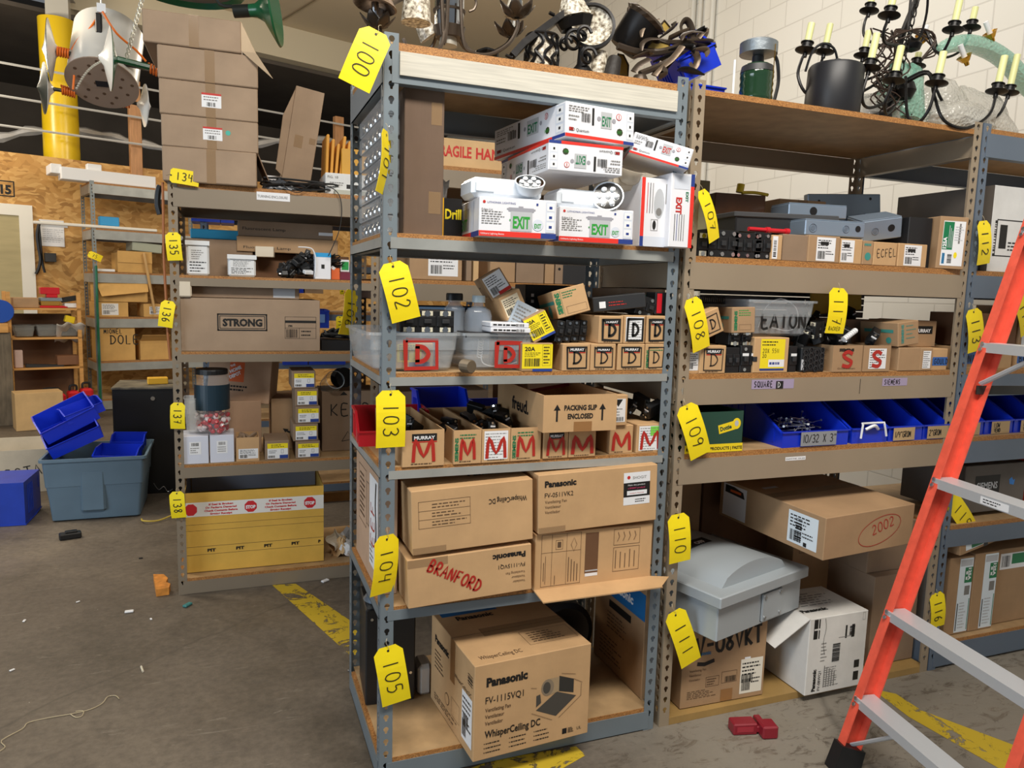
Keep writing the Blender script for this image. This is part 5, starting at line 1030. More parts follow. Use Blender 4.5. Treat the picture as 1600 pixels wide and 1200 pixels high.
def sbox(label, x0, x1, h, ch, white=False, brand=True, d=.25, z=None, n=0, opened=True, Y=-.002):
    b = pxbox(label, x0, x1, Y, t3 if z is None else z, h, d, mt=CB2, name='breaker_carton', open=opened, t=.0025); w = b.w; F = b.F['f']
    if white: F.rect(w*.2,h*.1,w*.84,h*.88,WH,'label').lines(w*.24,h*.12,w*.8,h*.86,8,INK,.3)
    if brand: F.text('SIEMENS', w*.2, h*.78, h*.14, INK, bold=.05, width=w*.5).text('Circuit breakers', w*.18, h*.10, h*.09, BROWNI, width=w*.6)
    if ch:
        for st in ST[ch]: F.stroke([(w*(.28+.44*a), h*(.18+.58*b_)) for a, b_ in st], h*.14, MRED, 'handwriting', .001)
    b.done(); return b
S1 = sbox('open carton with a thick red S on bare cardboard, first S carton', 1301, 1347, .094, 'S'); S2 = sbox('open carton with a red S painted over a white label', 1349, 1391, .094, 'S', True, False)
S3 = sbox('plain kraft carton between the white-labelled S carton and the sideways label', 1404, 1438, .086, None, False, False, opened=False)
S4 = sbox('narrow carton with a black and white label, under the tilted green-lettered carton', 1438, 1457, .084, None, True, False, opened=False)
S5 = pxbox('carton with blue hand-lettered tape at the right post of the tan rack', 1457, 1480, .004, t3, .082, .2, mt=CB, name='breaker_carton'); F = S5.F['f']; TB = mat('tape_blue','#2b62ae',.4); F.rect(0,.018,S5.w,.05,TB,'tape').hand('GOULD', .008,.024,.02,INK,w=.003,asp=.55); S5.done()
heap('loose black breaker heaped', 'above the red S cartons', S1.o.location.x+.10, .09, t3+.065, .20, .08, 13, .045, seed=9, group='breakers above the S cartons', sz=(.028,.075,.055))
heap('loose black breaker', 'between the letter-marked tub and the 117 tag', 1.53, .06, t3+.10, .08, .06, 8, .09, seed=14, group='breakers beside the letter-marked tub', sz=(.03,.07,.06), face='lug')
m = MB()
for k in range(7): m.cyl((0,0,.010*k),(0,0,.010*k+.007),.010,n=14); m.cyl((0,0,.010*k+.006),(0,0,.010*k+.011),.008,n=14)
tag(m.build('ribbed_fitting', WPL, loc=(1.63,-.005,t3+.115), rot=(0,math.radians(62),math.radians(8))), 'white ribbed cable fitting lying on the first S carton', 'fitting')
b = fbx('open carton with sideways green lettering tilted on the S cartons', 1.895, .0, t3+.088, 0, -7, 2, .105, .17, .088, mt=CB2, name='breaker_carton'); F = b.F['f']; F.text('SIEMENS', .028,.01,.017,TEAL,bold=.04,rot=90,width=.07).lines(.04,.02,.09,.08,4,TEAL,.2); b.F['l'].rect(.02,.05,.15,.062,TEAL).poly([(.13+.012*math.cos(a*PI/6),.022+.012*math.sin(a*PI/6)) for a in range(12)],TEAL); b.done()
b = Box('long grey-brown open carton of black breakers at the back above the S cartons', 1.62, .20, t3+.08, .34, .16, .10, mt=CB3, open=True); b.done()
heap('loose black breaker', 'in the long grey-brown carton at the back', 1.80, .27, t3+.155, .26, .08, 7, .02, seed=19, group='breakers in the long back carton')
b = Box('carton with a black name plate at the right post, behind the green-lettered carton', 2.035, .08, t3+.083, .14, .2, .10, mt=CB2, name='breaker_carton'); F = b.F['f']; F.rect(.02,.05,.12,.08,INK).text('MURRAY', .03,.056,.018,WH,bold=.04,width=.08); b.done()
b = Box('red open bin deep on the breaker shelf, behind the 117 tag', 1.60, .36, t3+.001, .55, .18, .175, mt=BINR, name='storage_bin', cat='storage bin', open=True).done()
m = MB(); m.cbox(0,0,0,.26,.012,.15,.004); tag(m.build('padded_envelope', mat('envelope_yellow','#c9a93a',.6), loc=(1.76,.30,t3+.19), rot=(0,math.radians(-6),0)), 'yellow padded envelope at the back of the breaker shelf', 'envelope')
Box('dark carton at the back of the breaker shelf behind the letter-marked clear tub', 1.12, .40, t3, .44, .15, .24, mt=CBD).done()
m = MB()
for k in range(6): m.box(.0,.0,.028*k,.77,.10,.028*k+.024)
tag(m.build('flat_pack_stack', mat('stack_slate','#5e6470',.5), loc=(1.40,.44,t3+.18)), 'stack of slate grey flat panels at the back of the breaker shelf', 'panel stack')
# ================================================================ tan rack, upper shelf (t2)
for i, (px, n) in enumerate(((1090,1),(1104,3),(1148,3),(1180,2))):
    p = atY(px, 385, .005); breaker(['single','wide three-pole','second wide three-pole','short two-pole'][i]+' black breaker in the row at the left of the tan upper shelf', p.x, .005, t2, w=(.045,.042,.036,.034)[i], d=.09, h=(.075,.088,.084,.088)[i], n=n, face='lug' if i in (0,) else 'plain')
b = pxbox('carton with sideways white printed end beside the black breaker row', 1206, 1222, .0, t2, .082, .16, mt=CB, name='breaker_carton'); b.F['f'].rect(.002,.004,b.w*.55,.078,WH,'label').bars(.006,.01,.018,.07,n=14,horiz=True); b.done()
def wl(label, x0, x1, h, d=.16, lab=(.3,.95), hand=None, teal=False, mt=CB2, Y=0.0, flaps=''):
    b = pxbox(label, x0, x1, Y, t2, h, d, mt=mt, name='breaker_carton', flaps=flaps); w = b.w; F = b.F['f']
    if lab: F.slabel(w*lab[0],h*.06,w*lab[1],h*.94,WH,seed=int(x0)).rect(w*(lab[0]+.12),h*.66,w*(lab[0]+.38),h*.78,INK,lift=.0006)
    if hand: F.hand(hand, w*.14,h*.34,h*.33,INK,w=.0022,rot=5,asp=.55,gap=.2)
    if teal: F.lines(.004,h*.78,w*.95,h*.9,1,TEAL,.8).poly([(w*.5+.014*math.cos(a*PI/6),h*.35+.014*math.sin(a*PI/6)) for a in range(12)],TEAL)
    b.done(); return b
b = pxbox('grey-brown bundle of flat cartons standing beside the first white label', 1223, 1262, .006, t2, .088, .2, mt=CB3).done()
wl('kraft carton with a tall white barcode label, left of the junction box pile', 1263, 1312, .090, lab=(.25,.85)); wl('kraft carton with a cream barcode label under the left junction box', 1313, 1347, .086, lab=(.02,.62), mt=CB)
wl('narrow carton side with a teal seal, left of the handwritten-name carton', 1348, 1364, .083, lab=None, teal=True); wl('kraft carton with a thin handwritten name, on the tan upper shelf', 1365, 1401, .082, lab=None, hand='ECFEL', mt=CB); wl('kraft carton with a white barcode label right of the thin handwriting', 1403, 1448, .083, lab=(.2,.8), mt=CB)
o = Box('matte black carton standing behind the green 125A label', 1.95, .05, t2, .105, .22, .185, rz=-6, mt=mat('carton_matte_black','#1b1c1f',.5)).done()
b = fbx('tall carton with a green 125A label at the right of the tan upper shelf', 2.050, .006, t2+.001, 0, 1, -14, .112, .165, .190, mt=CB2)
F = b.F['f']; G125 = mat('label_green_125','#15774a',.45)
def l125(F, x0, z0, w, h): 
    F.rect(x0,z0,x0+w,z0+h,WH,'label').rect(x0+w*.02,z0+h*.36,x0+w*.48,z0+h*.98,G125,'label',.0003).text('125A', x0+w*.20,z0+h*.38,w*.22,WH,bold=.05,rot=90,width=h*.26,lift=.0008)
    for k in range(3): F.rect(x0+w*(.27+.07*k),z0+h*.4,x0+w*(.295+.07*k),z0+h*(.9-.06*k),LGY,lift=.0008)
    F.bars(x0+w*.3,z0+h*.06,x0+w*.5,z0+h*.28,n=12,horiz=True).poly([(x0+w*.65+w*.08*math.cos(a*PI/5),z0+h*.24+h*.07*math.sin(a*PI/5)) for a in range(10)],YEL,lift=.0006).rect(x0+w*.72,z0+h*.5,x0+w*.8,z0+h*.95,GRYI).lines(x0+w*.55,z0+h*.55,x0+w*.95,z0+h*.9,6,LGY,.4).rect(x0+w*.06,z0+h*.04,x0+w*.18,z0+h*.28,mat('ink_blue_mid','#2a6f9c',.5))
l125(F, .014,.012,.088,.162); b.done()
JB = mat('steel_pale_blue_grey', '#8fa0b2', .32, metal=.45); JB2 = mat('steel_knockout', '#7c8b9c', .35, metal=.5)
def jbox(label, x, y, z, rx, ry, rz, w, d, h, kn=(), cover=True, mt=None):
    o = thing('junction_box', label, 'junction box', (x, y, z), (math.radians(rx), math.radians(ry), math.radians(rz))); mt = mt or JB
    m = MB(); m.cbox(0,0,0,w,d,h,.003); m.build('housing', mt, o)
    for (u, v, r_, hole) in kn:
        m = MB(); M = Matrix.Translation((u,-.0006,v)) @ Matrix.Rotation(math.radians(90),4,'X'); 
        if hole: m.lathe([(0,.0004),(r_,.0004),(r_,0)], 20, M); m.build('opening', BLK, o)
        else: m.lathe([(r_*.9,.0),(r_*.9,.0012),(r_,.0012),(r_,0)], 20, M); m.lathe([(0,.0006),(r_*.6,.0006),(r_*.6,0)], 18, M); m.build('knockout', JB2, o)
    if cover: m = MB(); m.cbox(.002,.002,h,w-.002,d-.002,h+.004,.001); m.build('cover', mt, o)
    return o
jbox('pale blue-grey junction box lying in front of the cartons, with round knockouts', 1.455, .03, t2+.092, 0, 0, -5, .245, .12, .052, ((.03,.025,.015,False),(.165,.027,.013,False),(.215,.03,.011,True)))
jbox('junction box with slotted cover behind and above the first one', 1.50, .17, t2+.170, 0, 0, -8, .24, .12, .045, ((.1,.022,.015,True),))
jbox('pale blue-grey junction box tipped on its corner right of the row', 1.800, .12, t2+.088, 14, -9, -20, .15, .12, .075, ((.11,.04,.013,True),(.05,.035,.013,False)))
jbox('large junction box standing at the back with an open knockout', 1.98, .28, t2+.0, 0, -2, -8, .14, .11, .215, ((.10,.17,.018,True),))
jbox('broad blue-grey enclosure back panel leaning at the back of the tan upper shelf', 1.82, .40, t2, -4, -3, -8, .34, .03, .30, ((.05,.27,.006,True),(.29,.28,.006,True)), cover=False)
b = Box('large printed white carton on the slate rack with its shadow-toned side towards the tan rack', 2.335, .02, t2, .34, .44, .325, mt=CBW, rz=0)
b.F['l'].rect(0,0,.44,.325,mat('carton_side_shadow','#5c554e',.6),'shadow_side'); F = b.F['f']; F.frame(.03,.06,.3,.20,.004,INK).rect(.05,.09,.09,.18,INK).bars(.02,.06,.03,.2,n=14,horiz=True).lines(.1,.08,.25,.12,3,INK,.4); b.done()  # left side of the white carton coloured dark for its shadow
o = thing('enclosure_box', 'small blue-grey steel box with black edge hanging behind the 112 tag', 'enclosure', (2.235, .045, t2+.0)); m = MB(); m.cbox(0,0,0,.09,.12,.175,.004); m.build('housing', JB, o); m = MB(); m.cbox(.091,.0,.0,.098,.12,.18,.002); m.box(0,0,.176,.098,.12,.182); m.build('gasket', BLK, o)
b = Box('brown shrink-wrapped carton at the back left of the tan upper shelf', 1.29, .32, t2, .21, .22, .255, rz=-6, mt=mat('film_brown','#5f3f28',.25,var=.2,vscale=9)).done()
b = pxbox('kraft carton with an open corner at the back of the tan upper shelf', 1214, 1282, .33, t2, .255, .2, mt=CB2, rz=-5, tape=('f',)); b.done()
Box('small olive-grey carton at the top left behind the tan post', 1.16, .30, t2, .09, .2, .29, mt=cardboard('cardboard_olive','#8b8566')).done()
b = fbx('black plastic case with a lid slanting over the breaker row', 1.24, .13, t2+.098, 0, -1, -4, .42, .2, .055, mt=BLK2, name='plastic_case', cat='case'); m = MB(); m.cbox(-.006,-.006,.05,.426,.206,.068,.003); m.build('lid', mat('plastic_grey_dark','#47484a',.5), b.o)
m = MB(); m.cbox(.0,-.003,.0,.006,.002,.05,.001); m.build('latch', BLK, b.o); b.done()
for i, (x, c_) in enumerate(((1.22,BINR),(1.30,BINR))):
    m = MB(); m.cyl((0,0,0),(.07,.0,.0),.007); m.cyl((.07,0,0),(.085,0,0),.010); tag(m.build('screwdriver' , c_, loc=(x,.03,t2+.099)), ['red-handled tool at the left on the black breaker row','red-handled tool at the right on the black breaker row'][i], 'hand tool')
m = MB(); m.lathe([(.02,0),(.085,0),(.09,.004),(.085,.008),(.03,.008),(.03,.05),(.085,.05),(.09,.054),(.085,.058),(.02,.058),(.02,0)], 28)
tag(m.build('cable_spool', CB2, loc=(1.83,.45,t2+.092), rot=(math.radians(90),0,math.radians(-10)), smooth=True), 'cardboard cable spool standing beside the rear post of the tan rack', 'spool')
m = MB(); m.lathe([(.035,0),(.06,0),(.06,.03),(.035,.03),(.035,0)], 24); tag(m.build('tape_roll', mat('tape_yellow','#e5c61e',.4), loc=(2.0,.44,t2+.062), rot=(math.radians(90),0,0)), 'yellow tape roll behind the tipped junction box', 'tape roll')
m = MB(); m.tube([(0,0,0),(.06,0,.004),(.12,0,.0)],.006,n=6); m.cyl((-.01,0,0),(-.005,0,.03),.014); tag(m.build('measuring_tool', mat('tape_yellow','#e5c61e',.4), loc=(1.345+.06,.32,t2+.262)), 'yellow plastic tool lying on the brown shrink-wrapped carton', 'hand tool')
# ================================================================ slate rack behind the ladder
b = Box('dark grey carton with a black name plate on the slate rack', 2.392, .06, .618, .36, .3, .20, rz=0, mt=cardboard('cardboard_slate','#6c6660')); F = b.F['f']; F.rect(.06,.075,.205,.155,INK).text('SIEMENS', .072,.098,.04,LGY,bold=.02,width=.12).poly([(.26,.13),(.275,.14),(.285,.125),(.295,.13),(.29,.105),(.265,.11)],mat('tape_blue2','#2f7fd0',.5)); b.done()
b = Box('orange-red plastic case at the right of the dark grey carton', 2.78, .06, .618, .2, .3, .23, mt=mat('plastic_orange_red','#b3331f',.4), name='plastic_case', cat='case').done()
def p125(label, x0, x1, z, h, Y=.03, d=.4, two=True):
    b = Box(label, x0, Y, z, x1-x0, d, h, mt=CB2); w = b.w; F = b.F['f']; F.rect(w*.42,h*.02,w*.98,h*.98,mat('label_cool','#dfeaf2',.4),'label').rect(w*.66,h*.66,w*.98,h*.86,G125,'label',.0003).text('125A', w*.80,h*.85,w*.16,WH,bold=.05,rot=-90,width=h*.16,lift=.0008).rect(w*.7,h*.5,w*.92,h*.62,GRYI).rect(w*.46,h*.04,w*.50,h*.4,INK).rect(w*.93,h*.04,w*.96,h*.45,G125).lines(w*.55,h*.06,w*.88,h*.42,9,LGY,.4).rect(w*.45,h*.88,w*.95,h*.96,LGY)
    for q_ in (.70,.77): F.rect(w*.70,h*q_,w*.77,h*(q_+.04),WH,lift=.0008)
    b.done(); return b
p125('upright carton with a long 125A label, first on the slate rack bottom', 2.32, 2.455, .117, .33)
p125('upright carton with a long 125A label, second on the slate rack bottom', 2.462, 2.60, .117, .335)
b = Box('broad kraft carton with a small green label right of the two 125A cartons', 2.61, .05, .117, .3, .4, .33, mt=CB2); b.F['f'].rect(.03,.24,.2,.31,WH,'label').rect(.10,.26,.2,.305,G125,'label',.0003).bars(.04,.25,.09,.3,n=10); b.done()
Box('dark edge carton with a white S at the left behind the tipped 125A carton', 2.25, .06, .117, .06, .3, .36, mt=cardboard('cardboard_slate','#6c6660')).done()
b = fbx('open carton with a green and white label tipped on top of the 125A cartons', 2.33, .0, .468, 0, -9, 4, .25, .28, .095, mt=CB2); F = b.F['f']; F.rect(.035,.012,.145,.085,mat('label_cool','#dfeaf2',.4),'label').rect(.07,.015,.142,.082,G125,'label',.0003).text('125', .078,.045,.03,WH,bold=.05,lift=.0008).rect(.145,.0,.172,.095,BLK2,'strap').rect(.18,.02,.245,.085,LGY,'label').lines(.19,.03,.24,.08,4,GRYI,.3); b.done()
for i, (x0, z, h, mt_, tx) in enumerate(((2.26,t3,.085,CB,'INICI'),(2.40,t3,.085,CB,''),(2.56,t3,.085,CB,'BRYAN'),(2.70,t3,.085,CB,''),(2.30,t3+.088,.13,CBD,''),(2.56,t3+.088,.10,CB2,'B'),(2.68,t3+.088,.10,CB2,''),(2.56,t3+.19,.06,CB2,'RYA'))):
    b = Box(['first','second','third','fourth','fifth','sixth','seventh','eighth'][i]+' carton on the breaker shelf of the slate rack, '+('bottom row' if z == t3 else 'upper row')+(' with lettering '+tx if tx else ', plain'), x0, .02, z, .13 if i != 4 else .24, .2, h, mt=mt_, name='breaker_carton'); F = b.F['f']; w = b.w
    if tx == 'B': F.rect(w*.1,h*.05,w*.95,h*.95,WH,'label').hand('B', w*.3,h*.4,h*.5,MRED,w=.010)
    elif tx: F.rect(0,h*.25,w,h*.8,TB,'tape').hand(tx, .01,h*.32,h*.35,INK,w=.004,asp=.6)
    b.done()
# ================================================================ lot tags
TL = lambda n, w: 'yellow paper tag numbered %s, %s' % (n, w)
lottag('100', 590, 48, 553, 134, Y=-.03, turn=8, label=TL('100','leaning at the top of the left front post'), wide=1.05)
lottag('101', 603, 204, 594, 302, Y=-.016, turn=-62, label=TL('101','edge-on beside the left front post'))
lottag('102', 612, 410, 635, 500, Y=-.014, label=TL('102','tilted on the left front post above the clear tubs'))
lottag('103', 610, 610, 610, 699, Y=-.014, label=TL('103','hanging straight on the left front post at the M cartons'))
lottag('104', 604, 836, 597, 928, Y=-.016, turn=-28, label=TL('104','on the left front post at the red-scrawled carton'), wide=1.05)
lottag('105', 605, 1010, 620, 1098, Y=-.016, label=TL('105','lowest on the left front post'), wide=1.04)
lottag('106', 549, 453, 539, 523, Y=.56, turn=-48, label=TL('106','narrow and turned, on the rear left post'), wide=1.0)
lottag('107', 1096, 297, 1116, 376, Y=-.02, turn=-30, label=TL('107','turned edgewise at the left post of the tan rack, top'), wide=1.0)
lottag('108', 1080, 466, 1096, 546, Y=-.018, turn=-14, label=TL('108','at the tan left post beside the tipped D carton'))
lottag('109', 1071, 633, 1095, 712, Y=-.02, label=TL('109','in front of the green fastener carton'))
lottag('110', 1059, 803, 1062, 878, Y=-.02, label=TL('110','at the tan left post above the grey enclosure'))
lottag('111', 1053, 955, 1080, 1036, Y=-.02, label=TL('111','at the tan left post beside the marker-lettered carton'))
lottag('112', 1536, 345, 1536, 413, Y=-.018, turn=-8, label=TL('112','on the slate post at the upper shelf'))
lottag('113', 1520, 483, 1524, 549, Y=-.018, turn=0, label=TL('113','on the slate post beside the ladder rail'))
lottag('115', 1484, 778, 1518, 832, Y=.02, label=TL('115','tilted below the third ladder step'))
lottag('116', 1463, 926, 1464, 980, Y=.0, label=TL('116','beside the upright 125A cartons'))
lottag('117', 1310, 450, 1303, 521, Y=-.018, label=TL('117','hanging from the tan beam above the breaker heap'), note='RACKED')
lottag('134', 264, 273, 311, 281, Y=1.63, label=TL('134','lying sideways at the top of the left rack'), wide=1)
lottag('135', 270, 363, 274, 407, Y=1.63, turn=10, label=TL('135','on the left rack post at the second shelf'))
lottag('136', 264, 470, 258, 511, Y=1.63, turn=10, label=TL('136','on the left rack post beside the framed-logo carton'))
lottag('137', 278, 629, 278, 670, Y=1.63, turn=10, label=TL('137','on the left rack post beside the candy jar'))
lottag('138', 276, 768, 280, 809, Y=1.63, turn=10, label=TL('138','on the left rack post at the stop-tape carton'))
lottag('75', 138, 396, 159, 405, plane=lambda a, b: onD(a, b, (P0-CP).dot(EY)-.02), label=TL('75','small, far away on the grey rack'))
lottag('114', 1592, 462, 1606, 520, Y=-.02, label=TL('114','cut off by the right edge behind the ladder'))
# ================================================================ ladder
Lr = thing('step_ladder', 'orange fibreglass step ladder with aluminium steps at the right edge', 'ladder', (1.405, -.36, 0), 0)
yw = math.radians(10.5); RD = Vector((-math.sin(yw), -math.cos(yw), 0))*1.0      # rung direction, towards the camera
RD = Vector((-math.sin(yw), -math.cos(yw), 0)); UX = Vector((math.cos(yw), -math.sin(yw), 0)); 
topp = Vector((.563, 0, 1.60)); rail_dir = Vector((.563+.0, -.00, 1.60)).normalized()
ORG = mat('fibreglass_orange', '#e65c46', .45, var=.10, vscale=30); ALU = mat('aluminium', '#c9cdd2', .38, metal=.35, bump=.08, bscale=90)
LEN = 1.95/rail_dir.z
def rail(base, name='rail', sgn=1):
    nrm = rail_dir.cross(RD).normalized()    # across the climbing plane
    if nrm.x < 0: nrm = -nrm
    m = MB(); W_ = .066; F_ = .028; t = .004; u = RD*sgn
    def pl(a0, a1, b0, b1):
        vs = []
        for s in (.0, LEN):
            for a, b in ((a0,b0),(a1,b0),(a1,b1),(a0,b1)): vs.append(base+rail_dir*s+nrm*a+u*b)
        m.add(vs, [(0,3,2,1),(4,5,6,7),(0,1,5,4),(1,2,6,5),(2,3,7,6),(3,0,4,7)])
    pl(-W_/2, W_/2, -t, 0); pl(-W_/2, -W_/2+t, 0, F_); pl(W_/2-t, W_/2, 0, F_)
    return m.build(name, ORG, Lr)
SP = .56
z0 = rail_dir*(.05/rail_dir.z)
rail(z0); rail(z0+RD*SP, sgn=-1)
nrmL = rail_dir.cross(RD).normalized(); nrmL = -nrmL if nrmL.x < 0 else nrmL
for k, zz in enumerate((.21, .485, .905, 1.335, 1.70)):
    c = rail_dir*(zz/rail_dir.z); m = MB(); 
    # tread: flat channel, front lip facing the camera side
    H = UX
    vs = []
    for s in (.004, SP-.004):
        for a, b in ((-.035,.0),(.035,.0),(.035,-.004),(-.031,-.004),(-.031,-.030),(-.035,-.030)): vs.append(c+RD*s+H*a+Vector((0,0,b+.015)))
    m.add(vs, [(0,1,2,3,4,5),(11,10,9,8,7,6)]+[(i,(i+1)%6,(i+1)%6+6,i+6) for i in range(6)]); m.build('step', ALU, Lr)
    m = MB()
    for s_ in (-.02, .0): p = c-nrmL*.0376+rail_dir*s_+RD*.014; m.cyl(p, p-nrmL*.004, .006, n=10)
    m.build('rivet', STEEL, Lr)
for k, (za, zb_) in enumerate(((.075, .19), (1.22, 1.31))):
    a = rail_dir*(za/rail_dir.z)+RD*.02; b_ = rail_dir*(zb_/rail_dir.z)+RD*.17-nrmL*.0; m = MB(); m.tube([a, b_], .009, n=6, smooth=False, flat=.5); m.build('brace', ALU, Lr)
for k in range(2):
    c = z0+RD*(SP*k)-rail_dir*.055; m = MB(); s_ = 1 if k == 0 else -1; vs = []
    for q_, g in ((0,1.18),(.075,1.05)):
        for a, b in ((-.042,-.008),(.042,-.008),(.042,.034),(-.042,.034)): vs.append(c+rail_dir*q_+nrmL*a*g+RD*s_*b*g)
    for i in range(4): vs[i] = Vector((vs[i].x, vs[i].y, .002))
    m.add(vs, [(0,3,2,1),(4,5,6,7),(0,1,5,4),(1,2,6,5),(2,3,7,6),(3,0,4,7)]); m.build('rubber_foot', BLK, Lr)
# rear frame and spreader
m = MB(); a = rail_dir*(1.20/rail_dir.z)+RD*.012; m.add([a+UX*0+Vector((0,0,-.014)), a+UX*.55+Vector((0,0,-.014)), a+UX*.55+Vector((0,0,.014)), a+Vector((0,0,.014))], [(0,1,2,3)]); m.build('spreader_bar', mat('spreader_dark','#3b3b38',.4,metal=.4), Lr, thick=.004)
top_ = rail_dir*(2.0/rail_dir.z)
for s_ in (0, 1):
    m = MB(); f_ = Vector((1.25, -.25, .0)); b0 = f_+RD*(SP*s_*1.15); t0_ = top_+UX*.1+RD*(SP*s_); m.tube([b0, t0_], .022, n=4, smooth=False); m.build('rear_rail', ORG, Lr)
m = MB(); vs = []
for s in (-.03, SP+.03):
    for a, b in ((-.07,-.06),(.17,-.06),(.17,0),(-.07,0)): vs.append(top_+RD*s+UX*a+Vector((0,0,b)))
m.add(vs, [(0,3,2,1),(4,5,6,7),(0,1,5,4),(1,2,6,5),(2,3,7,6),(3,0,4,7)]); m.build('top_cap', BLK, Lr)
nn = (-UX+Vector((0,0,0))); p = rail_dir*(.905/rail_dir.z)+Vector((0,0,0))-UX*.0355
F = Face(p, RD, Vector((0,0,1))); F.n = -UX; F.e = .0008; F.rect(.20,-.012,.30,.010,WH,'label').lines(.21,-.009,.28,.007,2,INK,.4); F.build(Lr)
# ================================================================ left tan-grey rack
PL = 1.651
def lb_(label, x0, x1, z, h, d, Y=1.68, **k): return pxbox(label, x0, x1, Y, z, h, d, **k)
for i, (x, z, rz, w, h, ry) in enumerate(((-.655,1.909,-2.4,.39,.148,0),(-.655,2.058,-.4,.399,.134,-.6),(-.660,2.194,-.2,.404,.146,-.6),(-.663,2.342,-1.1,.409,.137,-.6),(-.717,2.482,-1.8,.395,.134,-1.6))):
    b = Box(['lowest and slightly crushed','fourth from the top','middle','second from the top','topmost, one end flap open,'][i]+' carton of the tall stack on the left rack', x, 1.63, z, w, .42, h, rz=rz, ry=0, mt=cardboard('cardboard_warm_grey','#a38c75'), bev=.004)
    F = b.F['f']; F.rect(w*.46,0,w*.56,h,TAPE,'tape')
    if i in (1, 2): F.rect(w*.42,h*.30,w*.62,h*.72,WH,'label').rect(w*.42,h*.66,w*.62,h*.72,RED,'label',.0003).lines(w*.44,h*.48,w*.6,h*.64,2,GRYI,.4).bars(w*.47,h*.33,w*.57,h*.45,n=10)
    if i == 1: F.poly([(w*.68+.011*math.cos(a*PI/6),h*.58+.011*math.sin(a*PI/6)) for a in range(12)], mat('dot_teal','#3fae9c',.5), 'sticker')
    b.done()
    if i == 4:
        m = MB(); m.add([(w,.003,h),(w,.003,.01),(w+.13,-.03,-.10),(w+.06,-.03,.0)],[(0,1,2,3)]); m.build('flap', cardboard('cardboard_pale_flap','#d2b795'), b.o, thick=.003)
b = Box('tall narrow carton leaning with its side flaps sprung open, right of the carton stack', -.14, 1.88, 2.05, .137, .25, .46, ry=9.1, mt=cardboard('cardboard_warm_grey','#a38c75')); b.o.location.z = 1.985; b.F['f'].rect(.03,.17,.07,.23,TAPE,'tape').rect(.10,.2,.13,.23,TAPE,'tape')
m = MB(); m.add([(-.002,.0,.02),(-.002,.0,.44),(-.04,-.02,.30),(-.035,-.02,.04)],[(0,1,2,3)]); m.build('flap', b.mt, b.o, thick=.003)
b.done()
m = MB(); m.box(0,0,0,.004,.25,.30); tag(m.build('cardboard_sheet', CB3, loc=(-.20,1.72,1.93), rot=(0,math.radians(-22),0)), 'loose cardboard sheet leaning left beside the tall leaning carton', 'cardboard')
Box('flat dark carton lying under the leaning carton on top of the left rack', -.20, 1.86, l1+.003, .20, .25, .055, mt=CBD).done()
m0 = None
for i in range(5):
    m = MB(); m.cbox(0,0,0,.014,.2,.25-.02*(i%3),.004); tag(m.build('padded_envelope', mat('envelope_manila','#d79a3c',.6), loc=(.062+.021*i,1.82,l1+.055), rot=(0,math.radians(2+i*1.5),0)), ['first','second','third','fourth','fifth'][i]+' manila padded envelope from the left, standing on top of the left rack', 'envelope', 'standing padded envelopes')
b = Box('mustard carton at the right end on top of the left rack', .14, 1.80, l1+.105, .13, .2, .135, mt=mat('carton_mustard','#c9952d',.5)).done()
b = Box('white carton with black print under the mustard carton', .052, 1.72, l1+.006, .2, .25, .10, mt=CBW); b.F['f'].text('FIG. 10', .01,.075,.016,INK,width=.05).rect(.10,.03,.17,.05,INK).lines(.02,.03,.09,.06,3,GRYI,.4); b.done()
for i in range(3):
    m = MB(); m.cbox(0,0,0,.10,.12,.03,.002); tag(m.build('slim_carton', WH, loc=(-.225,1.92,l1+.002+.033*i)), ['lower','middle','upper'][i]+' slim white carton at the back between the stack and the leaning sheet', 'box')
m = MB(); rnd = random.Random(5); pts = [(rnd.uniform(-.24,.10), 1.68+rnd.uniform(0,.10), l1+.012+rnd.uniform(0,.05)) for _ in range(26)]; m.tube(pts, .005, n=5, k=4)
tag(m.build('cable_tangle', BLK), 'tangle of black cables along the top of the left rack', 'cable')
m = MB(); m.grid(lambda u, v: (-.24+.16*u, 1.68+.09*v, l1+.004+.05*math.sin(PI*u)*math.sin(PI*v)+.008*math.sin(u*23+v*17)), 12, 8); tag(m.build('plastic_bag', mat('bag_dark','#43474d',.3), smooth=True, thick=.001), 'dark grey plastic bag lying beside the lowest carton of the stack', 'bag')
q1 = [atY(x, y, 1.63) for x, y in ((440,285),(452,297),(470,300),(490,287),(515,292),(530,305),(534,330),(530,360),(520,385),(513,400))]
m = MB(); m.tube(q1, .0022, n=5); tag(m.build('cable', BLK), 'thin black cable drooping over the top beam of the left rack', 'cable')
m = MB(); m.box(0,0,0,.2,.1,.02); tag(m.build('flat_tray', mat('tray_pale','#b5b6a8',.5), loc=(.05,1.66,l1+.001-.0)), 'pale flat tray at the right end on top of the left rack', 'tray').location = (.09,1.66,l1-.0+.001)
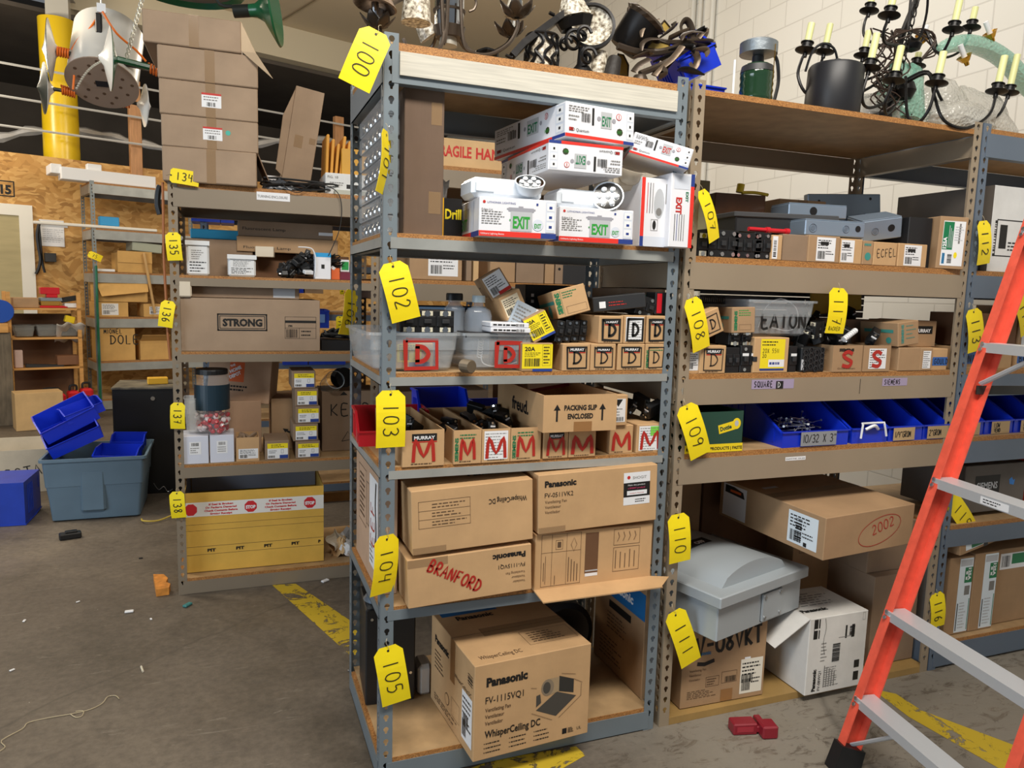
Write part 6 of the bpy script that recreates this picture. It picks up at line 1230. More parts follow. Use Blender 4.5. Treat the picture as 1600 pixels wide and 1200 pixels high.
# shelf 2 (adapters)
def paperbag(label, x0, x1, h, rz=0):
    a = atY(x0, 420, 1.67).x; b_ = atY(x1, 420, 1.67).x; w = b_-a; o = thing('paper_bag', label, 'paper bag', (a, 1.67, l2+.001), math.radians(rz)); m = MB(); m.cbox(0,0,0,w,.12,h,.008); m.box(-.005,-.008,h-.02,w+.003,.0,h); m.build('bag', mat('paper_printed','#dfe1e2',.6), o)
    F = Face((0,-.0005,0),(1,0,0),(0,0,1)); F.lines(.012,.012,w-.012,h*.42,4,INK,.35).lines(.02,h*.45,w-.02,h*.75,5,GRYI,.3); F.build(o)
paperbag('upright white printed paper bag at the left end of the adapter shelf', 292, 327, .155); paperbag('squat white printed paper bag beside the adapters', 357, 400, .10, 3)
b = lb_('long flat brown fixture carton, upper of two, at the back of the adapter shelf', 372, 520, l2+.20, .075, .3, Y=1.86, mt=CB3); b.F['f'].text('Fluorescent Lamp', .02,.03,.02,INK,width=.2).rect(.38,.02,.45,.035,WH); b.done()
b = lb_('long flat brown fixture carton, lower of two, at the back of the adapter shelf', 370, 528, l2+.125, .073, .32, Y=1.84, mt=CB2); b.F['f'].text('Fluorescent Lamp', .03,.015,.018,INK,width=.22); b.done()
lb_('plain brown carton filling the back of the adapter shelf', 370, 545, l2+.001, .12, .3, Y=1.90, mt=CBD).done()
m = MB(); m.cbox(0,0,0,.28,.12,.045,.003); tag(m.build('flat_case', mat('case_cyan','#37a3cf',.4), loc=(-.56,1.9,l2+.18)), 'flat cyan blue carton resting high at the left end of the adapter shelf', 'box')
Box('grey carton under the cyan carton on the adapter shelf', -.58, 1.85, l2+.001, .3, .2, .175, mt=CB3).done()
b = Box('cream device with dials above the squat paper bag', -.30+.03, 1.80, l2+.10, .085, .06, .05, mt=CREAM, name='timer_device', cat='device', rz=-8).done()
rnd = random.Random(8); pr = None
for i in range(44):
    x = rnd.uniform(-.17, .10); y = rnd.uniform(1.68, 1.78); z = l2+.014+rnd.uniform(0, 1)*(.11-.06*abs(x+.03)/.13)
    if pr is None:
        pr = thing('power_adapter', 'small black power adapter in the heap on the second shelf of the left rack', 'power adapter', (x,y,z), 0, 'power adapters on the left rack'); m = MB(); m.cbox(-.02,-.015,-.012,.02,.015,.012,.003); m.build('housing', BLK, pr); m = MB(); m.box(-.004,-.024,-.002,-.002,-.015,.003); m.box(.002,-.024,-.002,.004,-.015,.003); m.build('prong', STEEL, pr); o = pr
    else: o = dup(pr, (x,y,z))
    o.rotation_euler = (rnd.uniform(-1,1), rnd.uniform(-1,1), rnd.uniform(0,6))
m = MB(); m.tube([(rnd.uniform(-.12,.14), rnd.uniform(1.69,1.78), l2+rnd.uniform(.02,.13)) for _ in range(40)], .003, n=5); tag(m.build('cable_tangle', BLK), 'thin black cables tangled over the adapter heap', 'cable')
for i, (x, z) in enumerate(((.02,.04),(-.05,.02),(.075,.05))):
    m = MB(); m.cbox(0,0,0,.045,.03,.018,.003); tag(m.build('white_adapter', WPL, loc=(x,1.672,l2+z), rot=(.3,.7*(i-1),.4)), ['white adapter at the front middle','cream-white adapter at the left','white adapter at the right'][i]+' of the black adapter heap', 'power adapter')
b = lb_('small white carton with a blue top and a black square, right of the adapter heap', 492, 517, l2+.001, .125, .07, Y=1.66, mt=CWH, name='small_carton'); b.F['f'].rect(.0,.105,b.w,.125,mat('blue_print','#2f9bd6',.4)).rect(.03,.05,.045,.07,INK); b.done()
m = MB(); m.tube([atY(x,y,1.655) for x,y in ((466,386),(482,387),(490,392),(494,410),(492,432))], .003, n=5); tag(m.build('cord', WPL), 'white cord arching into the small blue-topped carton', 'cord')
b = lb_('small orange carton beside the blue-topped carton', 518, 531, l2+.001, .055, .06, Y=1.675, mt=ORN, name='small_carton').done(); b = lb_('small white and green carton near the right post of the left rack', 532, 546, l2+.04, .06, .06, Y=1.72, mt=CWH, name='small_carton'); b.F['f'].rect(.006,.01,b.w-.004,.05,GRN); b.done()
lb_('maroon carton under the white and green one at the right end', 528, 550, l2+.001, .038, .1, Y=1.72, mt=mat('stripe_maroon2','#7a2440',.5), name='small_carton').done()
# shelf 3 (STRONG)
b = Box('large brown carton with a framed black logo on the left rack', -.60, 1.665, l3+.001, .618, .40, .245, mt=cardboard('cardboard_warm_grey','#a38c75')); w = .618; F = b.F['f']
F.frame(.155,.095,.375,.175,.006,INK).frame(.165,.105,.365,.165,.003,INK).text('STRONG', .178,.118,.046,INK,bold=.05,width=.175)
F.frame(.455,.06,.60,.165,.0015,INK).rect(.455,.135,.60,.147,INK).rect(.455,.11,.6,.1115,INK).rect(.52,.06,.5215,.11,INK).bars(.462,.065,.512,.105,n=16).text('194', .47,.116,.014,INK,bold=.04).lines(.53,.068,.59,.104,2,INK,.35); b.done()
b = Box('flat brown carton lying on the framed-logo carton', -.595, 1.70, l3+.248, .52, .35, .058, mt=CB3); b.F['f'].rect(.40,.006,.50,.05,LGY,'label'); b.done()
m = MB(); m.cbox(0,0,0,.055,.05,.075,.006); tag(m.build('switch_box', CREAM, loc=(-.605,1.655,l3+.248)), 'cream plastic box on the left corner of the framed-logo carton', 'plastic box').location.y = 1.648
m = MB(); m.box(0,0,0,.245,.3,.05); tag(m.build('parts_tray', BLK, loc=(.03,1.70,l3+.001)), 'black tray right of the framed-logo carton', 'tray')
m = MB(); m.tube([(rnd.uniform(.04,.26), rnd.uniform(1.72,1.86), l3+.055+rnd.uniform(0,.05)) for _ in range(34)], .006, n=5); tag(m.build('cable_heap', BLK2), 'heap of black cable on the black tray', 'cable')
# shelf 4 (candy)
def jar():
    o = thing('candy_jar', 'clear plastic jar of red and white wrapped candies with a black lid', 'jar', (-.475, 1.735, l4+.135)); m = MB(); R_ = .078
    m.lathe([(0,0),(R_,.0),(R_,.10),(R_*.98,.11),(R_,.12),(R_,.24),(R_*.86,.27),(R_*.86,.285)], 24); m.build('jar_body', clear('jar_clear','#cfd4d8',.13,.08), o, smooth=True)
    m = MB(); m.lathe([(0,.306),(R_*.9,.306),(R_*.92,.30),(R_*.92,.282),(0,.282)], 24); m.build('lid', BLK, o); m = MB(); m.lathe([(R_*1.01,.115),(R_*1.01,.235)], 24, a0=PI*.95, a1=PI*2.1); m.build('label', mat('label_navy_black','#1d3442',.4), o, thick=.0006)
    return o
jar(); pr = None; cols = (mat('candy_red','#c22a35',.3), mat('candy_white','#ecdfe0',.3))
for i in range(96):
    a = rnd.uniform(0, 2*PI); r_ = .070*math.sqrt(rnd.uniform(.35, 1)); p = (-.475+r_*math.cos(a), 1.735+r_*math.sin(a), l4+.145+rnd.uniform(0,.085))
    k = i % 2
    if pr is None: pr = {}
    if k not in pr:
        m = MB(); m.lathe([(0,-.009),(.011,-.006),(.013,0),(.011,.006),(0,.009)], 8); pr[k] = tag(m.build('wrapped_candy', cols[k], smooth=True), ('red','white')[k]+' wrapped candy inside the clear jar', 'candy', ('red','white')[k]+' candies in the jar'); o = pr[k]
    else: o = pr[k].copy(); COL.objects.link(o)
    o.location = p; o.rotation_euler = (rnd.uniform(0,3), rnd.uniform(0,3), 0)
for i, (x0, x1, y_) in enumerate(((284,326,1.66),(328,366,1.665))):
    b = lb_(['left','right'][i]+' of the two plain white cartons under the candy jar', x0, x1, l4+.001, .132, .17, Y=y_, mt=mat('carton_white_blue','#d5d9e6',.5), name='white_carton'); w = b.w; b.F['f'].rect(w*.28,.045,w*.72,.105,WH,'label').bars(w*.36,.085,w*.64,.10,n=14).lines(w*.32,.05,w*.68,.08,3,GRYI,.4); b.done()
o = tub('clear plastic clamshell container behind the 137 tag', -.60, 1.70, l4+.135, .10, .12, .17, mt=CLR2, tap=.01, rim=.003, name='clear_container', cat='container')
b = lb_('small open carton of brown pieces with a white label', 369, 405, l4+.001, .115, .15, Y=1.668, mt=CB, name='small_carton', open=True); w = b.w; b.F['f'].slabel(w*.1,.012,w*.95,.06,WH); b.done()
m = MB(); m.tube([(rnd.uniform(.01,w-.01), rnd.uniform(.01,.10), rnd.uniform(.07,.125)) for _ in range(20)], .009, n=5); o = tag(m.build('brown_fittings', CB3), 'brown paper-wrapped pieces heaped in the small open carton', 'fittings'); o.location = b.o.location
def ybox(label, x0, x1, z, h=.082, d=.2, Y=1.66, rz=0):
    b = lb_(label, x0, x1, z, h, d, Y=Y, mt=CB3, name='breaker_carton', rz=rz); w = b.w; F = b.F['f']; F.rect(w*.10,h*.08,w*.94,h*.86,WH,'label').rect(w*.10,h*.60,w*.94,h*.86,YEL,'label',.0003).rect(w*.6,h*.08,w*.94,h*.26,BLU,'label',.0003).lines(w*.25,h*.64,w*.9,h*.82,2,INK,.4).bars(w*.14,h*.12,w*.42,h*.24,n=12).lines(w*.16,h*.34,w*.5,h*.52,2,INK,.35).frame(w*.66,h*.34,w*.76,h*.54,.001,INK); b.done(); return b
ybox('breaker carton with a yellow-topped label standing alone, right of the small open carton', 414, 452, l4+.001, .095)
for i, (x0, x1) in enumerate(((462,500),(458,497),(462,500),(461,497),(456,493))):
    ybox(['lowest','second','third','fourth','topmost'][i]+' breaker carton of the stack of five with yellow-topped labels', x0, x1, l4+.001+.0865*i, .085, Y=1.665+.002*i)
HD = Box('kraft moving carton with an orange store logo, tilted behind the candy jar', -.505, 1.93, .895, .30, .24, .225, rz=-12, ry=5, mt=cardboard('cardboard_pinkish_kraft','#bd9c80')); F = HD.F['f']
F.rect(.10,.10,.17,.20,ORN).text('THE', .105,.17,.014,WH,bold=.05,rot=30,width=.025,lift=.0008).text('HOME', .105,.14,.022,WH,bold=.05,rot=30,width=.06,lift=.0008).text('DEPOT', .105,.112,.022,WH,bold=.05,rot=30,width=.06,lift=.0008).lines(.09,.05,.19,.085,2,INK,.5); HD.done()
b = Box('kraft carton with a black smile arrow and orange label, behind the stack of five', -.20, 1.90, l4+.001, .23, .24, .265, mt=CB2); F = b.F['f']; F.stroke([(.07,.10),(.10,.085),(.14,.08),(.18,.088),(.21,.10)], .010, INK, 'printing').poly([(.055,.11),(.085,.105),(.068,.088)], INK).rect(.12,.165,.20,.23,ORN).stroke([(.16,.22),(.145,.20),(.16,.175)],.006,WH,lift=.001); b.done()
Box('pale kraft carton behind the two plain white cartons', -.42, 1.86, l4+.001, .17, .2, .262, mt=cardboard('cardboard_pinkish_kraft','#bd9c80')).done()
b = lb_('brown carton with KEEP written in marker at the right end of the candy shelf', 503, 590, l4+.001, .31, .25, Y=1.80, mt=CB3); F = b.F['f']; F.hand('KEEP', .04,.185,.06,INK,w=.006,asp=.7); F.poly([(.09,.29),(.13,.29),(.11,.31)],INK).stroke([(.10,.05),(.16,.06),(.13,.10),(.10,.05)],.003,INK,sm=False); b.done()
m = MB(); m.lathe([(0,0),(.05,0),(.052,.008),(.03,.01),(.03,.06),(.052,.062),(.05,.07),(0,.07)], 24); tag(m.build('wire_spool', BLK, loc=(.14,1.88,l4+.37), rot=(math.radians(80),0,.3), smooth=True), 'black wire spool lying on the KEEP carton', 'spool')
m = MB(); m.lathe([(0,0),(.022,0),(.022,.012),(0,.012)], 16); tag(m.build('spool_hub', mat('tape_yellow','#e5c61e',.4), loc=(.137,1.876,l4+.372), rot=(math.radians(80),0,.3)), 'yellow hub of the black spool on the KEEP carton', 'spool').parent = None
m = MB(); m.lathe([(.045,0),(.05,0),(.05,.1),(.045,.1)], 20); tag(m.build('glass_cylinder', clear('glass_ribbed','#bcc7cc',.45), loc=(.085,1.86,l4+.30), rot=(math.radians(60),.4,0), smooth=True), 'clear ribbed cylinder behind the stack of five cartons', 'cylinder').location.z = l4+.33
# shelf 5 (yellow carton)
w, h = .647, .392
YC = Box('large waxy yellow carton sealed with red STOP tape and PIT print, open top', -.61, 1.714, l5+.004, w, .40, h, rz=-1.3, mt=CBY, open=True); F = YC.F['f']
STP = mat('stop_red','#d02c33',.5); F.rect(0,.275,w,.345,mat('tape_white','#eceae4',.3),'tape')
for cx in (.03,.30,.58):
    F.poly([(cx+.030*math.cos(PI/8+a*PI/4),.310+.030*math.sin(PI/8+a*PI/4)) for a in range(8)],STP,lift=.0006).text('STOP',cx,.300,.022,WH,bold=.06,width=.046,al='c',lift=.001) if cx > .1 else F.poly([(max(.002,cx+.030*math.cos(PI/8+a*PI/4)),.310+.030*math.sin(PI/8+a*PI/4)) for a in range(8)],STP,lift=.0006)
for cx in (.165,.44):
    for i, t_ in enumerate(('If Seal Is Broken','Or Package Damaged','Check Contents Before','Signing Receipt')): F.text(t_, cx,.328-.0155*i,.0125,STP,bold=.04,al='c',width=(.11,.14,.15,.10)[i],lift=.0008)
for z in (.235,.205): F.rect(0,z,w,z+.0012,BROWNI,'fold')
for z in (.125,.085): F.rect(0,z,w,z+.0015,BROWNI,'fold')
for i, x in enumerate((.10,.23,.36,.49,.62)): F.text('PIT' if i < 4 else 'P', x,.098,.020,INK,bold=.05,width=.038 if i < 4 else .012)
YC.done()
m = MB(); m.box(.01,.38,.30,w-.01,.39,h+.085); m.add([(.006,.0,h),(.006,.39,h+.08),(.006,.39,h-.1),(.006,.0,h-.1)],[(0,1,2,3)]); m.box(.02,.02,.02,w-.02,.37,h-.10); m.build('foil_liner', mat('foil_liner','#b4bac8',.42,metal=.1,bump=.4,bscale=12), YC.o)
for i in range(7):
    m = MB(); m.grid(lambda u, v: (.06*u+.01*math.sin(v*6+i), .03*math.sin(u*5+i), .09*v+.012*math.sin(u*9)), 6, 6); tag(m.build('paper_scrap', (CB4,WH,LGY,CREAM)[i % 4], loc=(.075+.028*i,1.74+.02*(i%3),l5+.008+.02*(i%4)), rot=(.6*(i%3)-.3,.5*(i%2),i*.9), thick=.001), ['first','second','third','fourth','fifth','sixth','seventh'][i]+' crumpled scrap right of the yellow carton', 'scrap', None)
Box('long pale wooden strip behind the scraps at the right end of the bottom shelf', .04, 2.08, l5+.20, .24, .03, .05, mt=mat('wood_pale','#c9a26a',.6,var=.15,vscale=5), name='wood_strip', cat='wood').done()
# ================================================================ rack of bins behind
RNY = 3.0; nb = 0
def smallbins(z, h, items, base):
    global nb
    for (x0, x1, c, ex) in items:
        nb += 1; a = atY(x0, 400, RNY-.02).x; b_ = atY(x1, 400, RNY-.02).x
        o = akro('small %s bin, %s' % ({'b':'blue','r':'red','k':'kraft'}[c], ex), a, RNY-.02, z, b_-a, .25, h, mt={'b':BIN2,'r':BINR,'k':CB2}[c], lip=.95, ribs=False)
        F = Face((0,-.007,0),(1,0,0),(0,0,1)); F.rect((b_-a)*.15,h*.3,(b_-a)*.8,h*.75,mat('label_faded_blue','#6f93c9',.5),'label'); F.build(o)
smallbins(1.843, .12, ((300,345,'b','first in the top row behind the left rack'),(346,367,'b','second in the top row behind the left rack'),(377,407,'b','third in the top row behind the left rack'),(409,441,'b','fourth in the top row behind the left rack'),(443,478,'b','fifth in the top row behind the left rack'),(480,514,'r','last in the top row behind the left rack')), 0)
smallbins(1.422, .11, ((305,326,'r','first in the middle row behind the left rack'),(328,365,'b','second in the middle row behind the left rack'),(367,401,'r','third in the middle row behind the left rack'),(403,438,'b','fourth in the middle row behind the left rack'),(440,474,'b','fifth in the middle row behind the left rack'),(476,505,'k','last in the middle row behind the left rack')), 0)
smallbins(1.197, .12, ((463,478,'r','beside the framed-logo carton, low row'),(480,514,'b','beside the framed-logo carton, low row, filled with clear parts')), 0)
smallbins(.955, .10, ((440,480,'b','low behind the stack of five'),(482,540,'b','low behind the black spool')), 0)
smallbins(.40, .12, ((510,530,'b','lowest row left of the rear post'),(532,548,'b','lowest row beside the rear post')), 0)
for n_, (x, y, x2, y2) in {'33':(300,326,312,337),'55':(296,438,296,452),'77':(534,448,534,458),'79':(531,494,531,515)}.items():
    lottag(n_, x, y, x2, y2+2, Y=RNY-.03, label='tiny yellow tag on the bins behind the left rack, '+{'33':'top left','55':'middle row left','77':'top right','79':'lower right'}[n_])
# ================================================================ long cartons on the far rack seen through the centre rack
for i, (x0, x1, hh, c) in enumerate(((640,722,.16,CB2),(729,737,.15,CB3),(740,748,.15,CB4),(766,805,.16,CB2),(807,850,.16,CB3),(852,866,.16,CB2),(868,880,.15,CB3))):
    b = lb_(['carton with a white shipping label, first','thin upright carton, second','pale thin upright carton, third','plain carton, fourth','wide plain carton, fifth','narrow carton, sixth','narrow carton with a round hole, seventh'][i]+' on the far shelf seen through the centre rack', x0, x1, 1.518, hh, .3, Y=1.67, mt=c)
    if i == 0: b.F['f'].slabel(b.w*.35,.02,b.w*.92,.15,WH,seed=2)
    if i == 6: b.F['f'].poly([(b.w*.5+.008*math.cos(a*PI/6),.08+.008*math.sin(a*PI/6)) for a in range(12)],INK)
    b.done()
m = MB(); m.tube([(.35+.05*math.cos(k*1.3)+.002*k,1.66+.01*math.sin(k),1.53+.02*abs(math.sin(k*.8))) for k in range(20)],.008,n=6); tag(m.build('cable_coil', BLK), 'coil of black cable lying on the far shelf seen above the clear tubs', 'cable')
Box('dark machine carton at the right on the far shelf behind the centre rack', 1.30, 1.67, 1.518, .16, .3, .18, mt=BLK2, name='equipment_case', cat='case').done()
for i, (x0,x1,z,h,c) in enumerate(((600,720,1.137,.001,CBD),)): pass
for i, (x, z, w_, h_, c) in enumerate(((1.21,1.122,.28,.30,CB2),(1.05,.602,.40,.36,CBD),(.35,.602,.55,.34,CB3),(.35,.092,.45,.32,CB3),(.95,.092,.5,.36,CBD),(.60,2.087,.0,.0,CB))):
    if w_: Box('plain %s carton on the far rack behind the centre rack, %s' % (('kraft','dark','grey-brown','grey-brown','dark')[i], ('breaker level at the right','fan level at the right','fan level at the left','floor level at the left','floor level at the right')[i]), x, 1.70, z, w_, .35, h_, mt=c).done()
# ================================================================ on top of the racks
IRON = mat('iron_black', '#1b1a1b', .4, metal=.5, bump=.1); BRZ = mat('bronze_brown', '#5d5248', .38, metal=.6, bump=.15, bscale=40); CAND = mat('candle_sleeve', '#dfe0a0', .45)
MOT = mat('mottled_mica', '#efe8d6', .35, col2='#6b5d49', vscale=95); DKBR = mat('leaf_bronze', '#4a3f35', .4, metal=.5, bump=.2)
WEB = mat('shade_amber', '#a58a3c', .5, var=.3, vscale=14)
P_ = lambda l, Y: [atY(x, y, Y if not isinstance(Y, (list, tuple)) else Y[min(i, len(Y)-1)]) for i, (x, y) in enumerate(l)]
def petals(m, c, r, h, n, up=Vector((0,0,1)), spread=.9, rot=0):
    M = Matrix.Translation(c) @ up.to_track_quat('Z', 'Y').to_matrix().to_4x4()
    for k in range(n):
        a = 2*PI*k/n+rot; R_ = Matrix.Rotation(a, 4, 'Z')
        def fn(u, v): ww = math.sin(PI*min(v*.85+.12,1))*.42*r; x = (.15+v*spread)*r; return (x, (u-.5)*2*ww, h*v**1.8+.06*r*(abs(u-.5)*2)**2)
        vs = [(M @ R_) @ Vector(fn(i/4, j/5)) for j in range(6) for i in range(5)]
        m.add(vs, [(j*5+i, j*5+i+1, j*5+i+6, j*5+i+5) for j in range(5) for i in range(4)])
# ---- bronze lotus chandelier
o = thing('chandelier', 'bronze chandelier with lotus cups and mottled shades, leftmost on top of the centre rack', 'chandelier', (.24, .26, s1))
OL = Vector(o.location)
def part(nm, m, mt, par=o, **k): 
    m.v = [v-Vector(par.location) for v in m.v]; return m.build(nm, mt, par, **k)
m = MB(); c = atY(702, 30, .26); m.lathe([(0,-.06),(.022,-.055),(.042,-.03),(.045,.03),(.045,.06)], 20, Matrix.Translation(atY(702,28,.26))); part('hub', m, CHR, smooth=True)
m = MB(); m.lathe([(0,-.012),(.048,-.012),(.05,-.006),(.0,-.006)], 20, Matrix.Translation(atY(702,14,.26))); m.lathe([(0,-.03),(.04,-.03),(.05,-.0),(.0,.0)], 20, Matrix.Translation(atY(702,44,.26))); part('hub_band', m, BRZ)
arms = (([(705,5),(716,45),(735,80),(765,85),(795,68),(808,45),(809,32)],.24),([(700,10),(715,55),(730,78),(760,84),(788,72),(798,60)],[.28,.3,.33,.36,.36]),([(692,8),(694,40),(690,70),(672,82),(652,78)],[.24,.2,.17,.15,.15]),([(684,8),(684,40),(676,72),(655,85),(640,80),(630,60)],[.25,.3,.34,.36,.36,.36]),([(720,0),(722,50),(728,76),(742,82)],.2),([(690,-10),(692,40),(694,68),(698,40),(700,0)],.19),
   ([(660,-5),(640,-6),(610,8),(600,25),(590,38),(596,52)],[.25,.2,.12,.08,.08,.08]))
for a, Y in arms: m = MB(); m.tube(P_(a, Y), .006, n=7); part('arm', m, BRZ, smooth=True)
for i, (x, y, Y, r) in enumerate(((808,28,.24,.055),(797,58,.36,.052),(590,45,.08,.045))):
    m = MB(); petals(m, atY(x, y, Y), r, r*.75, 6, rot=i); part('lotus_cup', m, DKBR, thick=.0015, smooth=True); m = MB(); m.cyl(atY(x,y,Y)+Vector((0,0,.005)), atY(x,y,Y)+Vector((.003,0,.05)), .014); part('socket', m, CHR)
for i, (x0, y0, x1, y1, Y, r0, r1) in enumerate(((652,-30,650,36,.15,.034,.042),(672,58,655,30,.30,.034,.02),(806,0,800,26,.28,.022,.026))):
    a, b_ = atY(x0,y0,Y), atY(x1,y1,Y); m = MB(); m.cyl(a, b_, r0, r1, n=24); part('shade', m, MOT, smooth=True)
m = MB(); q = atY(586, 10, .06); M = Matrix.Translation(q) @ Matrix.Rotation(math.radians(8),4,'Y'); m.lathe([(.018,.05),(.035,.03),(.058,.0),(.055,-.002),(.03,.02)], 24, M); part('bell_shade', m, mat('shade_brown_mottled','#8a7460',.5,col2='#5c4a3a',vscale=70), smooth=True, thick=.0015)
m = MB(); m.cyl(atY(586,4,.06), atY(588,32,.06), .010, n=12); part('socket', m, CHR)
m = MB(); m.cyl(atY(700,72,.26), atY(702,40,.26), .028, .022, n=20); part('column', m, mat('glass_smoke','#a8a59a',.2), smooth=True)
m = MB(); m.tube(P_([(737,-8),(744,2),(741,14),(733,18)], .25), .004, n=6); part('scroll', m, BRZ, smooth=True)
m = MB(); m.tube(P_([(745,84),(760,80),(778,86)], [.30,.32,.3]), .014, n=8, flat=.4); part('foot', m, IRON)
# ---- black wrought iron fixture with pierced shade
o = thing('wrought_fixture', 'black wrought iron fixture with a pierced cylinder shade, middle of the centre rack top', 'light fixture', (.60, .25, s1))
Y = .22; m = MB(); m.tube(P_([(800,88),(818,68),(870,30),(935,-14)], [.16,.18,.22,.26]), .014, n=4, smooth=False); part('bar', m, IRON, o)
m = MB(); m.tube(P_([(858,20),(866,24)], .22), .006, n=5, smooth=False); m.tube(P_([(790,86),(800,90),(806,80)], .16), .005, n=5); part('finial', m, IRON, o)
base = atY(846, 98, .22); base.z = s1+.005
m = MB(); m.cyl(base, base+Vector((.0,0,.145)), .052, .044, n=26); part('glass_cylinder', m, MOT, o, smooth=True)
m = MB()
for k in range(12):
    a = k*PI/6; pts = []
    for j in range(9): t = j/8; r_ = .056-.008*t; aa = a+.28*math.sin(j*1.9+k); pts.append(base+Vector((r_*math.cos(aa), r_*math.sin(aa), .145*t)))
    m.tube(pts, .0055, n=5, k=2)
for z in (.004, .143): m.tube([base+Vector(((.058-.06*z)*math.cos(q*PI/8),(.058-.06*z)*math.sin(q*PI/8),z)) for q in range(17)], .005, n=5, k=1)
part('pierced_shade', m, IRON, o, smooth=True)
m = MB(); c = atY(925, 42, .20); M = Matrix.Translation(c) @ Vector((-.35,-.9,.15)).to_track_quat('Z','Y').to_matrix().to_4x4(); m.lathe([(.065,-.01),(.072,-.01),(.074,.01),(.065,.012),(.065,-.01)], 30, M); part('ring', m, IRON, o, smooth=True)
m = MB(); m.lathe([(0,-.02),(.04,-.012),(.064,.002)], 26, M); part('mica_bowl', m, MOT, o, smooth=True)
m = MB(); c2 = atY(897, 28, .24); M2 = Matrix.Translation(c2) @ Matrix.Rotation(math.radians(-12),4,'Y'); m.lathe([(.015,.075),(.035,.055),(.058,.0),(.05,.0)], 8, M2); part('mica_shade', m, MOT, o)
m = MB(); m.lathe([(.06,-.006),(.064,-.006),(.05,-.035),(.046,-.033)], 8, M2); part('shade_skirt', m, IRON, o)
m = MB()
for (x, y, r_, Y) in ((900,60,.030,.16),(915,50,.020,.13),(922,85,.022,.12),(886,66,.018,.2)):
    cc = atY(x, y, Y); m.tube([cc+Vector((r_*(1-.08*k/3)*math.cos(k*.8), .004*k, r_*(1-.08*k/3)*math.sin(k*.8))) for k in range(11)], .0055, n=6, k=3)
part('scroll', m, IRON, o, smooth=True)
m = MB(); q = atY(910,92,.18); q.z = s1+.002; m.lathe([(0,0),(.062,0),(.05,.03),(.018,.07),(.014,.12),(0,.12)], 20, Matrix.Translation(q)); part('canopy', m, IRON, o, smooth=True)
m = MB(); q = atY(937,100,.2); m.cyl(Vector((q.x-.015,.2,s1+.003)), Vector((q.x+.01,.22,s1+.125)), .018, .028, n=14); part('mica_tube', m, MOT, o, smooth=True)
m = MB(); q = atY(952,95,.17); m.cyl(Vector((q.x,.17,s1+.003)), Vector((q.x+.035,.2,s1+.11)), .030, .022, n=14); part('dark_tube', m, mat('iron_rough','#26221f',.6,bump=.6,bscale=60), o, smooth=True)
# ---- black pot lamp
o = thing('pot_lamp', 'black bucket-shaped lamp with a scalloped rim and hook, tipped beside the amber leaves', 'lamp', tuple(atY(1000, 70, .24)))
c = atY(990, 55, .24); ax = Vector((.45,-.35,.75)).normalized(); M = Matrix.Translation(c) @ ax.to_track_quat('Z','Y').to_matrix().to_4x4()
m = MB(); m.lathe([(0,-.055),(.05,-.055),(.058,-.04),(.066,.055),(.062,.055),(.052,-.035),(0,-.04)], 28, M); part('bucket', m, IRON, o, smooth=True)
m = MB(); vs = []; n = 28
for k in range(n): r_ = .072+(.004 if k % 2 else 0); a = 2*PI*k/n; vs += [M @ Vector((.064*math.cos(a),.064*math.sin(a),.05)), M @ Vector((r_*math.cos(a),r_*math.sin(a),.062)), M @ Vector((.066*math.cos(a),.066*math.sin(a),.070))]
m.add(vs, [f for k in range(n) for f in ((3*k,3*((k+1)%n),3*((k+1)%n)+1,3*k+1),(3*k+1,3*((k+1)%n)+1,3*((k+1)%n)+2,3*k+2))]); part('rim', m, DKBR, o, thick=.002)
m = MB(); m.tube(P_([(984,28),(982,14),(988,10),(992,14),(990,18)], .22), .005, n=6); part('hook', m, DKBR, o, smooth=True)
# ---- leaf fixture
o = thing('leaf_chandelier', 'brown iron leaf-strap chandelier lying on its side with amber shade pieces', 'chandelier', (.86, .25, s1))
m = MB(); m.tube(P_([(965,72),(1000,82),(1040,80),(1085,62)], [.2,.2,.22,.25]), .012, n=6); m.tube(P_([(1000,115),(1040,98),(1088,66)], [.14,.16,.25]), .010, n=6); m.tube(P_([(1005,60),(1050,66),(1090,64)], .24), .008, n=6); part('stem', m, DKBR, o, smooth=True)
for i, (pts, Y) in enumerate((([(1086,66),(1078,38),(1070,32),(1064,42),(1070,60)],.26),([(1090,60),(1098,50),(1104,46),(1100,56),(1092,64)],.26),([(1088,68),(1102,74),(1108,80),(1098,86),(1086,78)],.24),([(1084,78),(1090,92),(1084,106),(1078,98)],.2),([(1060,80),(1040,105),(1030,112),(1036,98)],.16),([(1045,60),(1062,52),(1075,48)],.24),([(1030,120),(1042,114),(1036,106)],.12),([(1066,72),(1050,92),(1030,108),(1022,118)],.14),([(990,112),(1000,100),(1015,92)],.15))):
    m = MB(); m.tube(P_(pts, Y), .012, n=8, flat=.25, k=4); part('leaf', m, mat('leaf_bronze_light','#6b5c4c',.4,metal=.5,bump=.2) if i % 2 else DKBR, o, smooth=True)
rl = random.Random(4)
for i in range(18):
    x, y, Yq = rl.uniform(985,1085), rl.uniform(52,112), rl.uniform(.13,.30); y = min(y, 118-(1085-x)*.02); a_ = rl.uniform(-.6,.9); L_ = rl.uniform(22,44); cu = rl.uniform(-14,14)
    pts = [(x+L_*t*math.cos(a_)-cu*math.sin(PI*t), y-L_*t*math.sin(a_)-abs(cu)*math.sin(PI*t)*.6) for t in (0,.3,.6,.85,1)]
    m = MB(); m.tube(P_(pts, [Yq, Yq+.01, Yq+.02, Yq+.01, Yq]), lambda t: .0035+.008*math.sin(PI*min(t*1.1,1)), n=8, flat=.35, k=4); part('leaf', m, (DKBR, IRON, mat('leaf_bronze_light','#6b5c4c',.4,metal=.5,bump=.2))[i % 3], o, smooth=True)
m = MB(); c = atY(1068, 62, .25)
